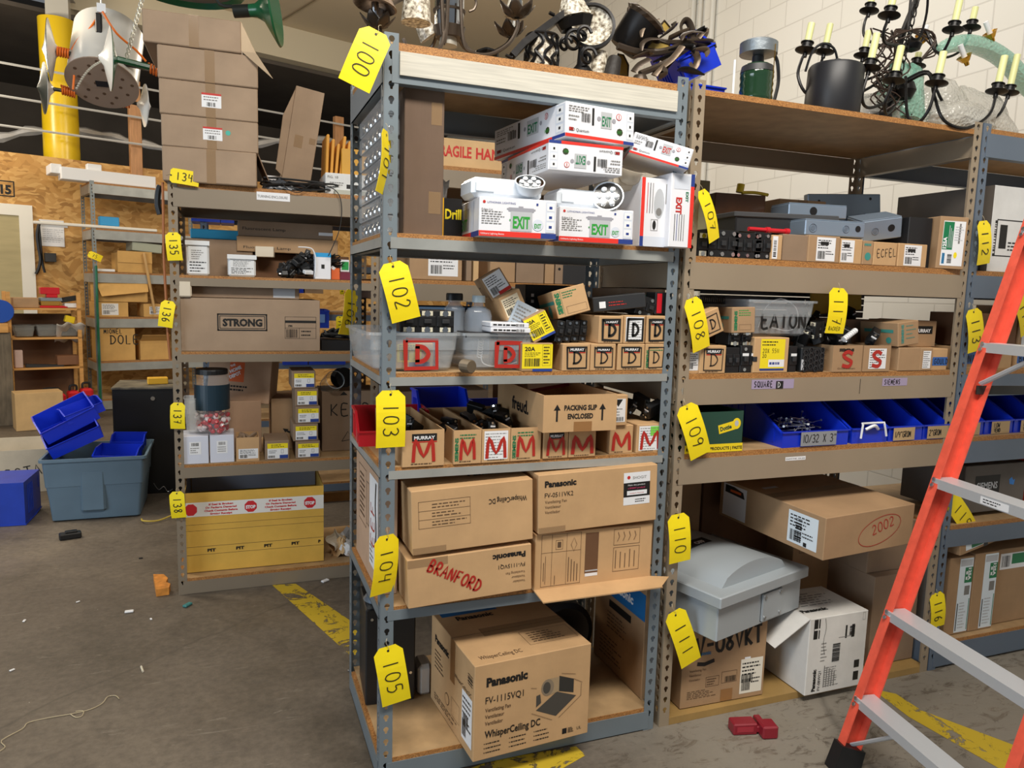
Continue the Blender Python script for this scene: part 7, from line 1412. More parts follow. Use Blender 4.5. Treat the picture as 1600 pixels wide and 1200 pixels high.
for k in range(9): m.lathe([(0,-.012),(.011,0),(0,.012)], 8, Matrix.Translation(c+Vector((.016*math.cos(k*1.1),.016*math.sin(k*2.3),.018*math.sin(k*1.7)))))
part('knuckle', m, DKBR, o, smooth=True)
for i, (pts) in enumerate(([(1008,76),(1022,62),(1044,68),(1052,80)],[(962,112),(966,84),(974,86),(982,102),(981,120),(962,117)],[(1030,42),(1038,32),(1048,44),(1040,52)],[(1026,104),(1036,92),(1048,88),(1034,110)])):
    Y = (.23,.30,.30,.2)[i]; m = MB(); m.add(P_(pts, Y), [tuple(range(len(pts)))]); part('amber_pane', m, WEB, o, thick=.004)
    m = MB(); m.tube(P_(pts+[pts[0]], Y-.003), .0035, n=5, k=1, smooth=False); part('pane_frame', m, DKBR, o)
m = MB(); m.lathe([(0,0),(.03,.0),(.035,.02),(.02,.05),(0,.055)], 14, Matrix.Translation(Vector((atY(1000,120,.14).x,.14,s1+.002)))); part('socket_cluster', m, DKBR, o, smooth=True)
# ---- blue bins
akro('blue hopper bin standing upright at the joint of the two racks', 1.045, .20, s1+.0, .17, .16, .08, mt=BIN, lip=.9)
b2 = akro('blue hopper bin tipped on end on the upright blue bin', 1.075, .22, s1+.082, .14, .19, .15, mt=BIN, lip=.5, rx=0, ry=-28, rz=-8)
# ---- green lantern
o = thing('jar_lantern', 'dark green glass jar lantern with a galvanised cap on the tan rack', 'lantern', (atY(1180, 158, .06).x, .06, t1))
m = MB(); m.lathe([(0,0),(.050,0),(.054,.01)]+[(.054-.003*(k%2),.012+.011*k) for k in range(7)]+[(.052,.095),(.040,.118),(.017,.122),(.015,.145),(0,.145)], 26); m.build('glass_jar', mat('glass_green','#1f3a26',.12,spec=.8), o, smooth=True)
m = MB(); m.lathe([(0,.092),(.054,.092),(.050,.112),(.020,.122),(.018,.145),(.0,.145)], 24); m.build('neck', BLK2, o, smooth=True)
m = MB(); m.lathe([(0,.145),(.060,.150),(.060,.185),(.048,.192),(0,.192)], 26); m.build('cap', mat('galvanised_cap','#8a9298',.4,metal=.7,bump=.3), o, smooth=True)
m = MB(); m.tube([(.056,0,.165),(.078,0,.14),(.088,0,.08),(.080,0,.03),(.072,0,.002)], .006, n=7); m.build('cable', BLK, o, smooth=True)
m = MB(); m.cyl((.018,-.056,.0),(.018,-.060,.17), .0015, n=5); m.build('wire', BRASS, o); m = MB(); m.cyl((-.075,.02,0),(-.075,.02,.13),.004,n=6); m.build('rod', WPL, o)
# ---- black drum
o = thing('drum_fixture', 'matte black cylinder fixture with a looped cord on the tan rack', 'light fixture', (atY(1298, 180, .13).x, .13, t1))
m = MB(); M = Matrix.Rotation(math.radians(3),4,'Y'); m.lathe([(0,0),(.091,0),(.094,.004),(.094,.170),(.089,.180),(0,.182)], 36, M); m.build('drum', mat('drum_black','#212226',.45,var=.2,vscale=6), o, smooth=True)
m = MB(); m.cyl((.01,0,.180),(.01,0,.207),.012); m.tube([(.01,0,.207),(-.01,.0,.242),(-.05,.01,.255),(-.085,.02,.225),(-.10,.03,.16)],.0045,n=6); m.build('cord', BLK, o, smooth=True)
m = MB(); m.cbox(0,0,0,.07,.05,.055,.003); tag(m.build('driver_box', BLK, loc=(1.85,.14,t1+.001)), 'small black driver box at the foot of the black cylinder fixture', 'box')
# ---- candelabra
HUB = atY(1405, 120, .28)
o = thing('candelabra_chandelier', 'large black iron candelabra chandelier with pale yellow candle sleeves on the tan rack', 'chandelier', (HUB.x, HUB.y, t1)); C_ = o
m = MB(); m.tube(P_([(1446,-40),(1432,0),(1405,70),(1398,130),(1382,186)], [.34,.32,.28,.26,.22]), .013, n=8); part('shaft', m, IRON, o, smooth=True)
m = MB(); q = atY(1425, 70, .28); m.lathe([(0,-.03),(.03,-.02),(.036,.0),(.02,.02),(0,.025)], 16, Matrix.Translation(q)); part('upper_hub', m, IRON, o, smooth=True)
m = MB(); q = atY(1412, 142, .24); m.lathe([(0,-.035),(.03,-.03),(.045,-.0),(.035,.03),(0,.04)], 16, Matrix.Translation(q)); part('lower_hub', m, IRON, o, smooth=True)
arms = (([(1395,112),(1350,142),(1300,158),(1262,148),(1247,120),(1252,95),(1258,84)],[.28,.22,.18,.18,.2,.22,.22],(1261,78),(1274,40)),
 ([(1395,108),(1340,128),(1300,122),(1281,112),(1287,86)],[.3,.36,.42,.45,.45],(1290,79),(1303,41)),
 ([(1420,70),(1390,72),(1365,68),(1350,55),(1351,35),(1357,22)],[.3,.36,.42,.45,.45,.45],(1361,15),(1369,-22)),
 ([(1420,72),(1398,70),(1382,66),(1381,48),(1388,30)],[.26,.18,.12,.1,.1],(1391,24),(1404,-16)),
 ([(1400,125),(1370,145),(1345,152),(1334,140),(1342,112),(1348,92)],[.3,.36,.4,.42,.42,.42],(1351,84),(1360,50)),
 ([(1402,150),(1380,162),(1355,168),(1347,150),(1357,112)],[.24,.16,.1,.08,.08],(1363,100),(1378,58)),
 ([(1402,160),(1386,178),(1383,160),(1395,132)],[.2,.1,.06,.05],(1402,121),(1417,78)),
 ([(1415,120),(1418,180),(1434,192),(1452,170),(1462,136)],[.2,.1,.04,.0,.0],(1465,126),(1479,84)),
 ([(1428,75),(1445,48),(1460,78),(1474,80),(1488,52)],[.28,.24,.2,.16,.14],(1492,38),(1508,-6)),
 ([(1430,78),(1455,50),(1470,88),(1500,80),(1516,48)],[.3,.34,.36,.38,.38],(1520,36),(1528,14)),
 ([(1415,130),(1450,115),(1460,150),(1475,188),(1510,200),(1545,180),(1556,148)],[.2,.1,.04,.0,.0,.02,.04],(1560,134),(1579,94)),
 ([(1415,125),(1450,112),(1468,150),(1490,185),(1525,196),(1560,180),(1575,150)],[.24,.22,.2,.2,.2,.2,.2],(1580,131),(1599,92)),
 ([(1410,130),(1425,118),(1430,108)],[.3,.34,.36],(1431,100),(1438,84)))
for i, (pts, Ys, cb, ct) in enumerate(arms):
    m = MB(); m.tube(P_(pts, Ys), .0055, n=7, k=5); ar = part('arm', m, IRON, o, smooth=True)
    Yc = Ys[-1]; a = atY(*cb, Yc); b_ = atY(*ct, Yc); d_ = (b_-a).normalized(); d_ = (d_+Vector((0,-.0,.0))).normalized(); p0 = P_(pts, Ys)[-1]
    up = (Vector((.18,0,1))).normalized(); M = Matrix.Translation(p0) @ up.to_track_quat('Z','Y').to_matrix().to_4x4()
    def sub(nm, mm, mt): 
        mm.v = [v-Vector(o.location) for v in mm.v]; return mm.build(nm, mt, ar, smooth=True)
    m = MB(); m.lathe([(0,0),(.010,.002),(.024,.006),(.038,.012),(.038,.0135),(.024,.009),(.0,.008)], 22, M); sub('drip_dish', m, IRON)
    m = MB(); m.lathe([(0,-.012),(.008,-.012),(.008,.006),(.019,.012),(.019,.036),(.023,.038),(.023,.041),(0,.041)], 18, M); sub('candle_cup', m, IRON)
    L = (b_-p0).length; m = MB(); m.cyl(M @ Vector((0,0,.038)), M @ Vector((0,0,max(L,.05))), .0125, n=16); sub('candle_sleeve', m, CAND)
m = MB(); rnd = random.Random(2)
for s_ in range(13):
    pts = [atY(1385+rnd.uniform(-26,40), 48+k*27+rnd.uniform(-8,8), .24+rnd.uniform(-.1,.1)) for k in range(6)]; m.tube(pts, .003, n=5, k=4)
for s_ in range(4): m.tube(P_([(1370+8*s_,75),(1400,55-3*s_),(1440,45+4*s_),(1462,60+8*s_),(1440,92)],.2+.04*s_), .0035, n=5, k=4)
part('wiring', m, mat('wire_dark_brown','#3a2a22',.5), o, smooth=True)
m = MB()
for k in range(10):
    c = atY(1432-k*3.2, 5+k*14, .2); ax = Vector((1,0,0)) if k % 2 else Vector((0,1,0)); m.tube([c+Vector((0,0,.02*math.sin(q*PI/5)))+ax*.009*math.cos(q*PI/5) for q in range(11)], .0028, n=5, k=1)
part('chain', m, IRON, o, smooth=True)
m = MB(); m.tube(P_([(1450,-30),(1448,20),(1435,60),(1420,50),(1423,0)],[.2,.2,.2,.24,.24]), .005, n=6); part('loop', m, IRON, o, smooth=True)
# ---- brass fitting, bubble wrapped pieces
for i, (x, y, Y) in enumerate(((1440,62,.34),(1548,55,.30),(1508,92,.26))):
    o = thing('candle_socket', ['brass and porcelain socket amid the chandelier wiring','brass socket with white sleeves standing above the green bubble wrap','brass socket with a white sleeve resting on the green bubble wrap'][i], 'lamp socket', tuple(atY(x,y,Y))); M = Matrix.Rotation(math.radians((20,-38,-35)[i]),4,'Y')
    m = MB(); m.lathe([(0,-.012),(.014,-.012),(.024,.004),(.030,.012),(.022,.010),(.014,.006),(.0,.006)], 8, M); m.lathe([(0,-.03),(.008,-.028),(.010,-.012),(0,-.012)],10,M); m.build('cup', BRASS, o)
    m = MB(); m.lathe([(0,.005),(.010,.005),(.010,.060),(0,.060)], 14, M); m.build('sleeve', WPL, o, smooth=True)
def m_wrap(nm, col, a):
    m = bpy.data.materials.new(nm); m.use_nodes = True; nt = m.node_tree; b = nt.nodes['Principled BSDF']; b.inputs['Base Color'].default_value = (*lin(col),1); b.inputs['Roughness'].default_value = .12; b.inputs['Alpha'].default_value = a; b.inputs['Specular IOR Level'].default_value = .8
    v = nt.nodes.new('ShaderNodeTexVoronoi'); v.inputs['Scale'].default_value = 85; tc = nt.nodes.new('ShaderNodeTexCoord'); nt.links.new(tc.outputs['Object'], v.inputs[0]); bp = nt.nodes.new('ShaderNodeBump'); bp.inputs['Strength'].default_value = .8; bp.inputs['Distance'].default_value = .006; nt.links.new(v.outputs['Distance'], bp.inputs['Height']); nt.links.new(bp.outputs[0], b.inputs['Normal']); return m
WRG = m_wrap('bubble_wrap_green','#8fc9b4',.62); WRC = m_wrap('bubble_wrap_clear','#cfcdc4',.55)
def blob(label, c, r, seed, mt, sx=1, sy=1, sz=1, inner=None, nm='bubble_wrapped_piece'):
    o = thing(nm, label, 'wrapped item', c); m = MB(); n = 18
    def fn(u, v):
        th = u*2*PI; ph = v*PI; d = Vector((math.sin(ph)*math.cos(th), math.sin(ph)*math.sin(th), math.cos(ph))); k = 1+.22*noise.noise(d*2.1+Vector((seed,0,0)))+.10*noise.noise(d*6+Vector((0,seed,0)))
        return Vector((d.x*sx, d.y*sy, max(d.z*sz, -.62)))*r*k
    m.grid(fn, 30, 16); m.build('wrap', mt, o, smooth=True)
    if inner: q = MB(); q.lathe([(0,-.55*r),(r*.5,-.5*r),(r*.55,.2*r),(r*.25,.5*r),(0,.55*r)], 18); q.build('inner_piece', inner, o, smooth=True)
    return o
blob('clear bubble-wrapped piece at the left of the wrapped heap, behind the lowest candle arms', (2.02,.33,t1+.07), .11, 1, WRC, 1.2, .9, 1, LGY)
blob('green bubble-wrapped piece standing at the middle of the wrapped heap', (2.13,.30,t1+.15), .105, 2, WRG, .9, .7, 1.55, None)
blob('clear bubble-wrapped piece with silver glints right of the green one', (2.30,.28,t1+.11), .12, 3, WRC, 1, .8, 1.25, mat('mica_silver','#c9c6bd',.2,metal=.7))
blob('large clear bubble-wrapped bundle at the right edge on top', (2.55,.34,t1+.10), .17, 4, WRC, 1.3, .8, .95, LGY)
blob('low clear bubble-wrapped bundle in front at the right end of the tan rack top', (2.22,.10,t1+.055), .085, 5, WRC, 1.9, .8, .8, None)
m = MB(); qs = P_([(1462,75),(1495,60),(1535,68),(1575,92),(1600,130),(1625,150)], .34)
vs = []
for i, p in enumerate(qs): vs += [p+Vector((0,-.05,.03)), p+Vector((0,.06,.02)), p+Vector((0,.03,-.05)), p+Vector((0,-.06,-.045))]
m.add(vs, [(4*i+j, 4*i+(j+1)%4, 4*i+4+(j+1)%4, 4*i+4+j) for i in range(len(qs)-1) for j in range(4)]+[(0,1,2,3),tuple(4*(len(qs)-1)+j for j in (3,2,1,0))])
tag(m.build('bubble_wrap_sheet', WRG, smooth=True, sub=2), 'green bubble wrap sheet arching over the clear wrapped pieces', 'bubble wrap')
# ================================================================ hanging reel and pendant shades
CORD = mat('cord_orange', '#f07a28', .45); Yh = 2.5
o = thing('cable_reel_drum', 'large white drum with a perforated brown end hanging tilted at upper left', 'drum', tuple(atY(160, 90, Yh))); O = Vector(o.location)
ax = Vector((.05,.52,.85)).normalized(); cb = atY(160, 131, Yh); M = Matrix.Translation(cb-O) @ ax.to_track_quat('Z','Y').to_matrix().to_4x4(); R_ = .172; Ld = .36
m = MB(); m.lathe([(R_*.96,.004),(R_*.98,Ld),(0,Ld)], 40, M); m.build('drum_side', mat('drum_pale','#cfcdc6',.3), o, smooth=True)
m = MB(); m.lathe([(0,0),(R_,0),(R_,.006),(0,.006)], 40, M); m.build('drum_end', mat('drum_end_brown','#9b8674',.6), o)
m = MB()
for k in range(20): a = k*2.4; r_ = R_*.18+R_*.7*math.sqrt(k/20); q_ = MB(); m.lathe([(0,-.0008),(.009,-.0008),(.009,.0)], 8, M @ Matrix.Translation((r_*math.cos(a), r_*math.sin(a), 0)))
m.build('perforation', BROWNI, o); m = MB(); m.box(-.03,-.018,-.004,.03,.018,.0,M); m.build('hub_opening', BLK, o)
def cone_shade(label, x, y, Y, r, L, mt, mt2, axd):
    o = thing('pendant_shade', label, 'lamp shade', tuple(atY(x,y,Y))); M = Vector(axd).to_track_quat('Z','Y').to_matrix().to_4x4()
    m = MB(); m.lathe([(.008,-L),(r*.25,-L*.55),(r,0),(r*.97,.004),(r*.2,-L*.45)], 28, M); m.build('front_cone', mt, o, smooth=True); m = MB(); m.lathe([(.0,L*.8),(r*.25,L*.5),(r,.004),(r*.98,0)], 28, M); m.build('back_cone', mt2, o, smooth=True); return o
WE = mat('enamel_white','#f2efe6',.2); GE_ = mat('enamel_green','#1c5a38',.25); KE = mat('enamel_black','#1e2320',.3)
cone_shade('white enamel pendant shade with a black rim, upper left of the yellow column', 78, 78, 2.5, .150, .045, WE, KE, (-1,-.10,0))
cone_shade('white enamel pendant shade seen edge-on, lower left of the yellow column', 70, 138, 2.6, .13, .045, WE, KE, (-1,-.3,0))
cone_shade('green enamel pendant shade seen edge-on in front of the white drum', 172, 92, 2.2, .150, .05, WE, GE_, (1,.20,0))
cone_shade('white enamel pendant shade behind the short wooden post', 226, 165, 2.7, .115, .04, WE, LGY, (1,.25,0))
def rod(label, pts, Y, mt, r=.012, extra=None):
    m = MB(); m.tube(P_(pts, Y), r, n=7, smooth=False); return tag(m.build('fixture_rod', mt, smooth=True), label, 'rod')
rod('dark rod between the upper white shade and the white drum', [(86,80),(160,94)], 2.48, KE); rod('dark green rod running right from the green shade to the cartons', [(172,90),(245,108)], 2.2, GE_, .016)
rod('dark rod from the lower white shade towards the drum', [(76,138),(120,145)], 2.6, KE, .010); rod('dark rod behind the drum reaching the right white shade', [(196,158),(226,165)], 2.7, KE, .010); rod('black rod beside the green rod', [(190,99),(245,110)], 2.42, KE, .012)
def coil(label, x0, y0, x1, y1, Y, n=5, r=.022):
    a, b_ = atY(x0,y0,Y), atY(x1,y1,Y); m = MB(); m.tube([a.lerp(b_, k/(n*6))+Vector((0, r*math.sin(k*PI/3), r*math.cos(k*PI/3))) for k in range(n*6+1)], .005, n=5, k=2); tag(m.build('cord_coil', CORD, smooth=True), label, 'cord')
coil('orange cord wound around the upper left rod', 88,80,108,84,2.48); coil('orange cord wound around the lower left rod', 96,140,118,146,2.6,6); coil('orange cord wound around the rod below the drum', 186,160,204,162,2.7,4); coil('orange cord wound at the end of the green rod', 233,106,246,112,2.2,3)
for i, pts in enumerate(([(158,18),(140,45),(122,62),(112,78)],[(160,18),(182,52),(212,78),(228,96)],[(118,86),(116,115),(114,140)])):
    m = MB(); m.tube(P_(pts, 2.48 if i != 1 else 2.25), .0055, n=6); tag(m.build('cord', CORD, smooth=True), ['left orange cord hanging from the white hook bracket','right orange cord hanging from the white hook bracket','short orange cord dropping beside the white drum'][i], 'cord')
o = thing('hook_bracket', 'white square bracket with a black hook block above the white drum', 'hook', tuple(atY(158, 12, 2.45))); m = MB(); m.box(-.02,0,-.022,.02,.01,.022); m.tube([(0,.005,.02),(0,.005,1.2)],.004,n=5,smooth=False); m.build('bracket', WPL, o); m = MB(); m.cbox(-.03,0,-.125,.0,.03,-.025,.005); m.build('block', IRON, o)
m = MB(); a, b_ = atY(198, 90, 2.2), atY(224, -8, 2.2)
for k in range(26):
    c = a.lerp(b_, k/25); m.tube([c+Vector(((.008 if k % 2 else 0)*math.cos(q*PI/4),(0 if k % 2 else .008)*math.cos(q*PI/4),.012*math.sin(q*PI/4))) for q in range(9)], .003, n=4, k=1)
tag(m.build('chain', mat('chain_white','#d8d5c8',.35,metal=.4)), 'pale link chain hanging from above to the green rod', 'chain')
m = MB(); a, b_ = atY(120, 138, 2.2), atY(168, 92, 2.2)
for k in range(20):
    t = k/19; c = a.lerp(b_, t)+Vector((-.01*math.sin(PI*t),0,.02*math.sin(PI*t))); m.lathe([(0,-.007),(.007,0),(0,.007)], 6, Matrix.Translation(c))
tag(m.build('bead_chain', mat('chain_white','#d8d5c8',.35,metal=.4)), 'pale bead chain draped over the edge of the white drum', 'chain')
# green industrial shades over the carton stack
o = thing('green_pendant_lamp', 'dark green industrial pendant shade cut by the top edge, above the carton stack', 'pendant lamp', tuple(atY(290, -30, 2.3))); m = MB(); m.lathe([(.03,.18),(.07,.14),(.23,.02),(.285,-.035),(.280,-.04),(.22,.0),(.05,.12)], 36); m.build('shade', GE_, o, smooth=True); m = MB(); m.cyl((0,0,.16),(0,0,.9),.012); m.build('stem', KE, o)
m = MB(); m.lathe([(0,-.01),(.25,-.012),(.25,-.018),(0,-.02)], 30); m.build('diffuser', mat('diffuser_grey','#6f6c68',.5), o)
o = thing('green_cone_lamp', 'dark green cone lamp hanging on edge right of the carton stack', 'pendant lamp', tuple(atY(425, 15, 1.7))); M = Vector((1,-.25,.12)).to_track_quat('Z','Y').to_matrix().to_4x4(); m = MB(); m.lathe([(.022,-.16),(.03,-.07),(.05,-.04),(.16,.01),(.155,.018),(.04,-.02)], 32, M); m.build('shade', GE_, o, smooth=True); m = MB(); m.lathe([(0,-.17),(.028,-.17),(.028,-.10),(0,-.10)],16,M); m.tube([(-.17,.04,-.0),(-.24,.05,.03),(-.3,.05,.3),(-.3,.05,.9)],.008,n=6); m.build('arm', KE, o, smooth=True)
# ================================================================ far grey rack and its load
DR = (P0-CP).dot(EY)
def fb_(label, x0, x1, z, h, d, D=None, **k):
    D = D or DR+.02; a = onD(x0, 500, D); b = onD(x1, 500, D); p = RF(sOf(a), D, z); return Box(label, p.x, p.y, z, (b-a).length if False else sOf(b)-sOf(a), d, h, rz=19, **k)
KY = cardboard('cardboard_golden', '#d3a765')
b = fb_('golden kraft carton with a folded front flap, third level of the far grey rack', 187, 240, 1.567, .22, .3, mt=KY); m = MB(); m.box(0,-.012,.11,b.w,-.008,.24); m.build('flap', KY, b.o); b.done()
b = fb_('wide open kraft carton with a long flap, fourth level of the far grey rack', 152, 232, 1.062+.17, .22, .3, mt=KY); m = MB(); m.add([(0,-.01,.2),(b.w,-.01,.22),(b.w*.98,-.08,.12),(.04,-.08,.06)],[(0,1,2,3)]); m.build('flap', KY, b.o, thick=.004); b.done()
b = fb_('flat kraft carton with a white label under the wide open carton', 149, 201, 1.062, .165, .3, mt=KY); b.F['f'].slabel(b.w*.2,.02,b.w*.7,.15,WH); b.done()
b = fb_('flat white-labelled kraft carton at the right, fourth level of the far rack', 225, 255, 1.062, .15, .3, mt=KY); b.F['f'].slabel(b.w*.3,.03,b.w*.95,.12,WH); b.done()
b = fb_('kraft carton with a handwritten word on the far grey rack', 152, 210, .562, .39, .35, mt=KY); F = b.F['f']; F.hand('DOLE', .12,.19,.10,INK,w=.012,asp=.6); F.hand('MIONEL', .06,.31,.05,INK,w=.008,asp=.5); b.done()
b = fb_('torn open kraft carton right of the handwritten-word carton', 218, 262, .562, .22, .3, mt=KY, open=True, flaps='f'); b.done()
m = MB(); m.grid(lambda u, v: (.34*u+.03*math.sin(v*9), .25*v, .08*math.sin(PI*u)*math.sin(PI*v)+.01*math.sin(u*15+v*11)), 14, 10); q = onD(156, 500, DR+.08)
tag(m.build('plastic_bag', CLR2, loc=(q.x,q.y,.955), rot=rotA, smooth=True, thick=.002), 'clear plastic bag heaped on the handwritten-word carton', 'bag')
def farbit(nm, label, cat, x0, x1, z, h, d, mt_, D=None, dz=0, ry=0, bev=.006):
    D = D or DR+.03; a = sOf(onD(x0,500,D)); b_ = sOf(onD(x1,500,D)); m = MB(); m.cbox(0,0,0,b_-a,d,h,bev); return tag(m.build(nm, mt_, loc=RF(a, D, z), rot=(0,math.radians(ry),A19)), label, cat)
farbit('molding_bundle','long white molding lengths lying across the second level of the far grey rack','molding',60,250,2.042,.03,.06,mat('trim_white','#e9e6dc',.4),DR-.01)
farbit('molding_carton','long white printed carton on top of the far grey rack','box',106,250,2.54,.13,.2,WH,DR+.05); farbit('molding_carton','short white carton end left of the long white one, above the far grey rack','box',90,107,2.60,.10,.3,WH,DR+.12); farbit('white_carton','small white carton standing on the long white carton','box',146,168,2.67,.07,.1,WH,DR+.1)
farbit('blue_package','small blue and white package on the white moldings','package',162,192,2.075,.10,.1,mat('blue_print','#2f7bc6',.4)); farbit('open_box','pale open flat carton with a blue sheet, upper right of the far grey rack','box',210,256,1.82,.10,.3,mat('box_sage','#a7ab98',.5),ry=4); farbit('document_pile','white papers lying left of the golden carton','papers',153,183,1.567,.03,.2,WH)
farbit('wooden_pole','long pale wooden pole leaning at the right end of the far grey rack','pole',241,245,1.1,.7,.03,mat('wood_pale','#c9a26a',.6),DR-.04,ry=-8)
m = MB(); m.tube([onD(150+0.3*k, 415+9*k, DR-.03) for k in range(25)], .014, n=6); tag(m.build('green_hose', mat('hose_green','#1f6a4c',.4), smooth=True), 'green hose hanging down the left post of the far grey rack', 'hose')
# electric cable along the left rack post
m = MB(); m.tube(P_([(254,285),(255,330),(256,400),(259,460),(262,520),(266,562)], 1.66), .006, n=6); m2 = tag(m.build('armoured_cable', mat('cable_copper','#a0653c',.4,metal=.3)), 'copper-coloured armoured cable hanging beside the left rack post', 'cable')
m = MB(); m.tube(P_([(250,290),(247,300),(246,320),(250,335)], 1.75), .014, n=6); tag(m.build('black_strap', BLK), 'black strap looped at the top of the left rack post', 'strap')
# wall items
def wallbit(nm, label, cat, x0, y0, x1, y1, mt_, dep=.03):
    a = onD(x0,y1,DO-.02); b_ = onD(x1,y0,DO-.02); m = MB(); m.cbox(0,-dep,0,sOf(b_)-sOf(a),0,b_.z-a.z,.004); return tag(m.build(nm, mt_, loc=RF(sOf(a), DO-.002, a.z), rot=rotA), label, cat)
o = wallbit('wall_notice','white printed sheet pinned on the board wall right of the door','notice',63,345,100,384,WH,.006)
F = Face((0,-.0065,0),(1,0,0),(0,0,1)); F.rect(.02,.22,.28,.26,LGY).lines(.03,.04,.26,.2,7,LGY,.3); F.build(o)
wallbit('wall_timer','small dark clamp lamp on the board wall below the notice','lamp',69,396,86,409,BLK2,.1)
m = MB(); m.tube([onD(x,y,DO-.06) for x,y in ((62,345),(58,365),(60,385),(63,405),(60,420),(56,428))], .018, n=5); m.tube([onD(x,y,DO-.05) for x,y in ((60,348),(63,380),(66,410),(70,426))], .014, n=5); tag(m.build('cable_bundle', BLK), 'black cables hanging beside the white door frame', 'cable')
F = Face(RF(sOf(onD(-4,306,DO)),DO-.001,onD(0,306,DO).z),EX,(0,0,1)); o = thing('stamp_mark','black ink stamp reading 15 on the board wall','stamp',(0,0,0)); F.frame(0,0,.16,.17,.012,INK,'frame'); F.text('15',.03,.03,.13,INK,bold=.05,width=.1); F.build(o)
# wooden shelf unit
P1 = Vector((-2.463, 6.681, 0)); D1_ = (P1-CP).dot(EY); S1_ = sOf(P1)
WD = mat('wood_golden', '#d09a55', .55, var=.15, vscale=5, stretch=(1,1,6)); o = thing('wooden_shelf_unit', 'low golden wooden shelf unit crowded with tools below the board wall', 'shelving', tuple(P1), A19); Wd_ = .65
for x in (0, Wd_-.035):
    for y in (0, .33): m = MB(); m.box(x,y,0,x+.035,y+.035,1.33); m.build('post', WD, o)
for z in (.10, .56, .87, 1.17): m = MB(); m.box(0,0,z-.02,Wd_,.365,z); m.build('shelf', WD, o)
m = MB(); m.box(0,.36,0,Wd_,.368,1.1); m.build('back_panel', CBD, o)
def wu(nm, label, cat, s, z, w, d, h, mt_, rz=0, y=.03, ry=0): m = MB(); m.cbox(0,0,0,w,d,h,.005); p = P1+EX*s+EY*y; return tag(m.build(nm, mt_, loc=(p.x,p.y,z), rot=(0,math.radians(ry),A19+math.radians(rz))), label, cat)
wu('wooden_box','open brown box at the left on top of the wooden shelf unit','box',.06,1.172,.22,.2,.10,CB2); wu('grey_tray','grey tool tray on top of the wooden shelf unit','tray',.30,1.24,.20,.18,.035,mat('tray_steel','#7e8a94',.4)); wu('yellow_case','mustard flat case under the grey tray','case',.30,1.195,.17,.17,.045,mat('case_mustard','#9a7426',.5)); wu('red_level','red spirit level at the front of the wooden shelf unit top','level',.29,1.172,.25,.03,.022,BINR)
wu('red_toolbox','small red plastic tool box on top of the grey tray','tool box',.30,1.31,.17,.12,.07,BINR); wu('plastic_stand','red stand under the small red tool box','stand',.35,1.276,.10,.10,.034,BINR); wu('white_plate','round white plate among tools at the right on the shelf unit top','plate',.51,1.175,.13,.16,.045,WPL); wu('black_tool','black power tool behind the white plate','power tool',.49,1.225,.15,.1,.05,BLK,ry=-12)
for i in range(3):
    t_ = tub(['left clear tub of small tools on the wooden shelf unit','middle clear tub of small tools on the wooden shelf unit','right tub under draped bags on the wooden shelf unit'][i], 0,0,0, .19,.25,.12, mt=clear('tub_smoke','#8a8a86',.6)); p = P1+EX*(.05+.20*i)+EY*.03; t_.location = (p.x,p.y,.871); t_.rotation_euler = rotA
m = MB(); m.grid(lambda u, v: (.26*u, -.04-.02*math.sin(u*9)+.2*(1-v), .16*v-.03*abs(u-.5)+.015*math.sin(u*14+v*9)-.04*(1-v)), 12, 8); p = P1+EX*.42; tag(m.build('printed_bag', mat('bag_printed','#b9b2a8',.5), loc=(p.x,p.y,.86), rot=rotA, smooth=True, thick=.003), 'crumpled printed bag draped over the right tub', 'bag')
wu('yellow_block','yellow plastic block on the right tub','block',.50,1.03,.09,.08,.07,mat('tape_yellow','#e5c61e',.4),ry=15); wu('red_white_can','red and white striped can at the left of the wooden shelf unit','can',.05,.562,.07,.07,.18,mat('can_red_white','#cfb7b0',.4)); wu('hand_saw','long dark tool lying on the middle shelf of the wooden unit','tool',.14,.562,.34,.06,.035,BLK2,ry=3); wu('brown_shoe','brown leather shoe-like tool pouch on the middle shelf','pouch',.42,.575,.20,.14,.10,mat('leather_brown','#7a5236',.6))
for i, (x0, x1, h_) in enumerate(((60,104,.30),(108,126,.32),(128,147,.34))):
    q = RF(sOf(onD(x0,620,8.72)), 8.72, 0); w_ = sOf(onD(x1,620,8.72))-sOf(onD(x0,620,8.72)); t_ = thing('red_case', ['wide','middle','right'][i]+' red plastic tool case on the floor before the wooden shelf unit', 'tool case', tuple(q), rotA)
    m = MB(); m.cbox(0,0,0,w_,.16,h_,.02); m.build('case', BINR, t_); m = MB(); m.cbox(w_*.3,-.02,h_*.2,w_*.6,.0,h_*.8,.006); m.build('latch', BLK2, t_); m = MB(); m.tube([(w_*.2,.08,h_),(w_*.25,.08,h_+.05),(w_*.75,.08,h_+.05),(w_*.8,.08,h_)],.012,n=6); m.build('handle', BLK, t_)
for (x0, x1, y0, lab, mt_, dd) in ((25,100,660,'tan kraft carton on the floor before the red cases', cardboard('cardboard_tan_pale','#c9a878'), .25),):
    a = onD(x0,y0,8.42); c = onD(x1,y0,8.42); Box(lab, a.x, a.y, .002, (c-a).length, dd, onD(60,614,8.42).z, rz=19, mt=mt_).done()
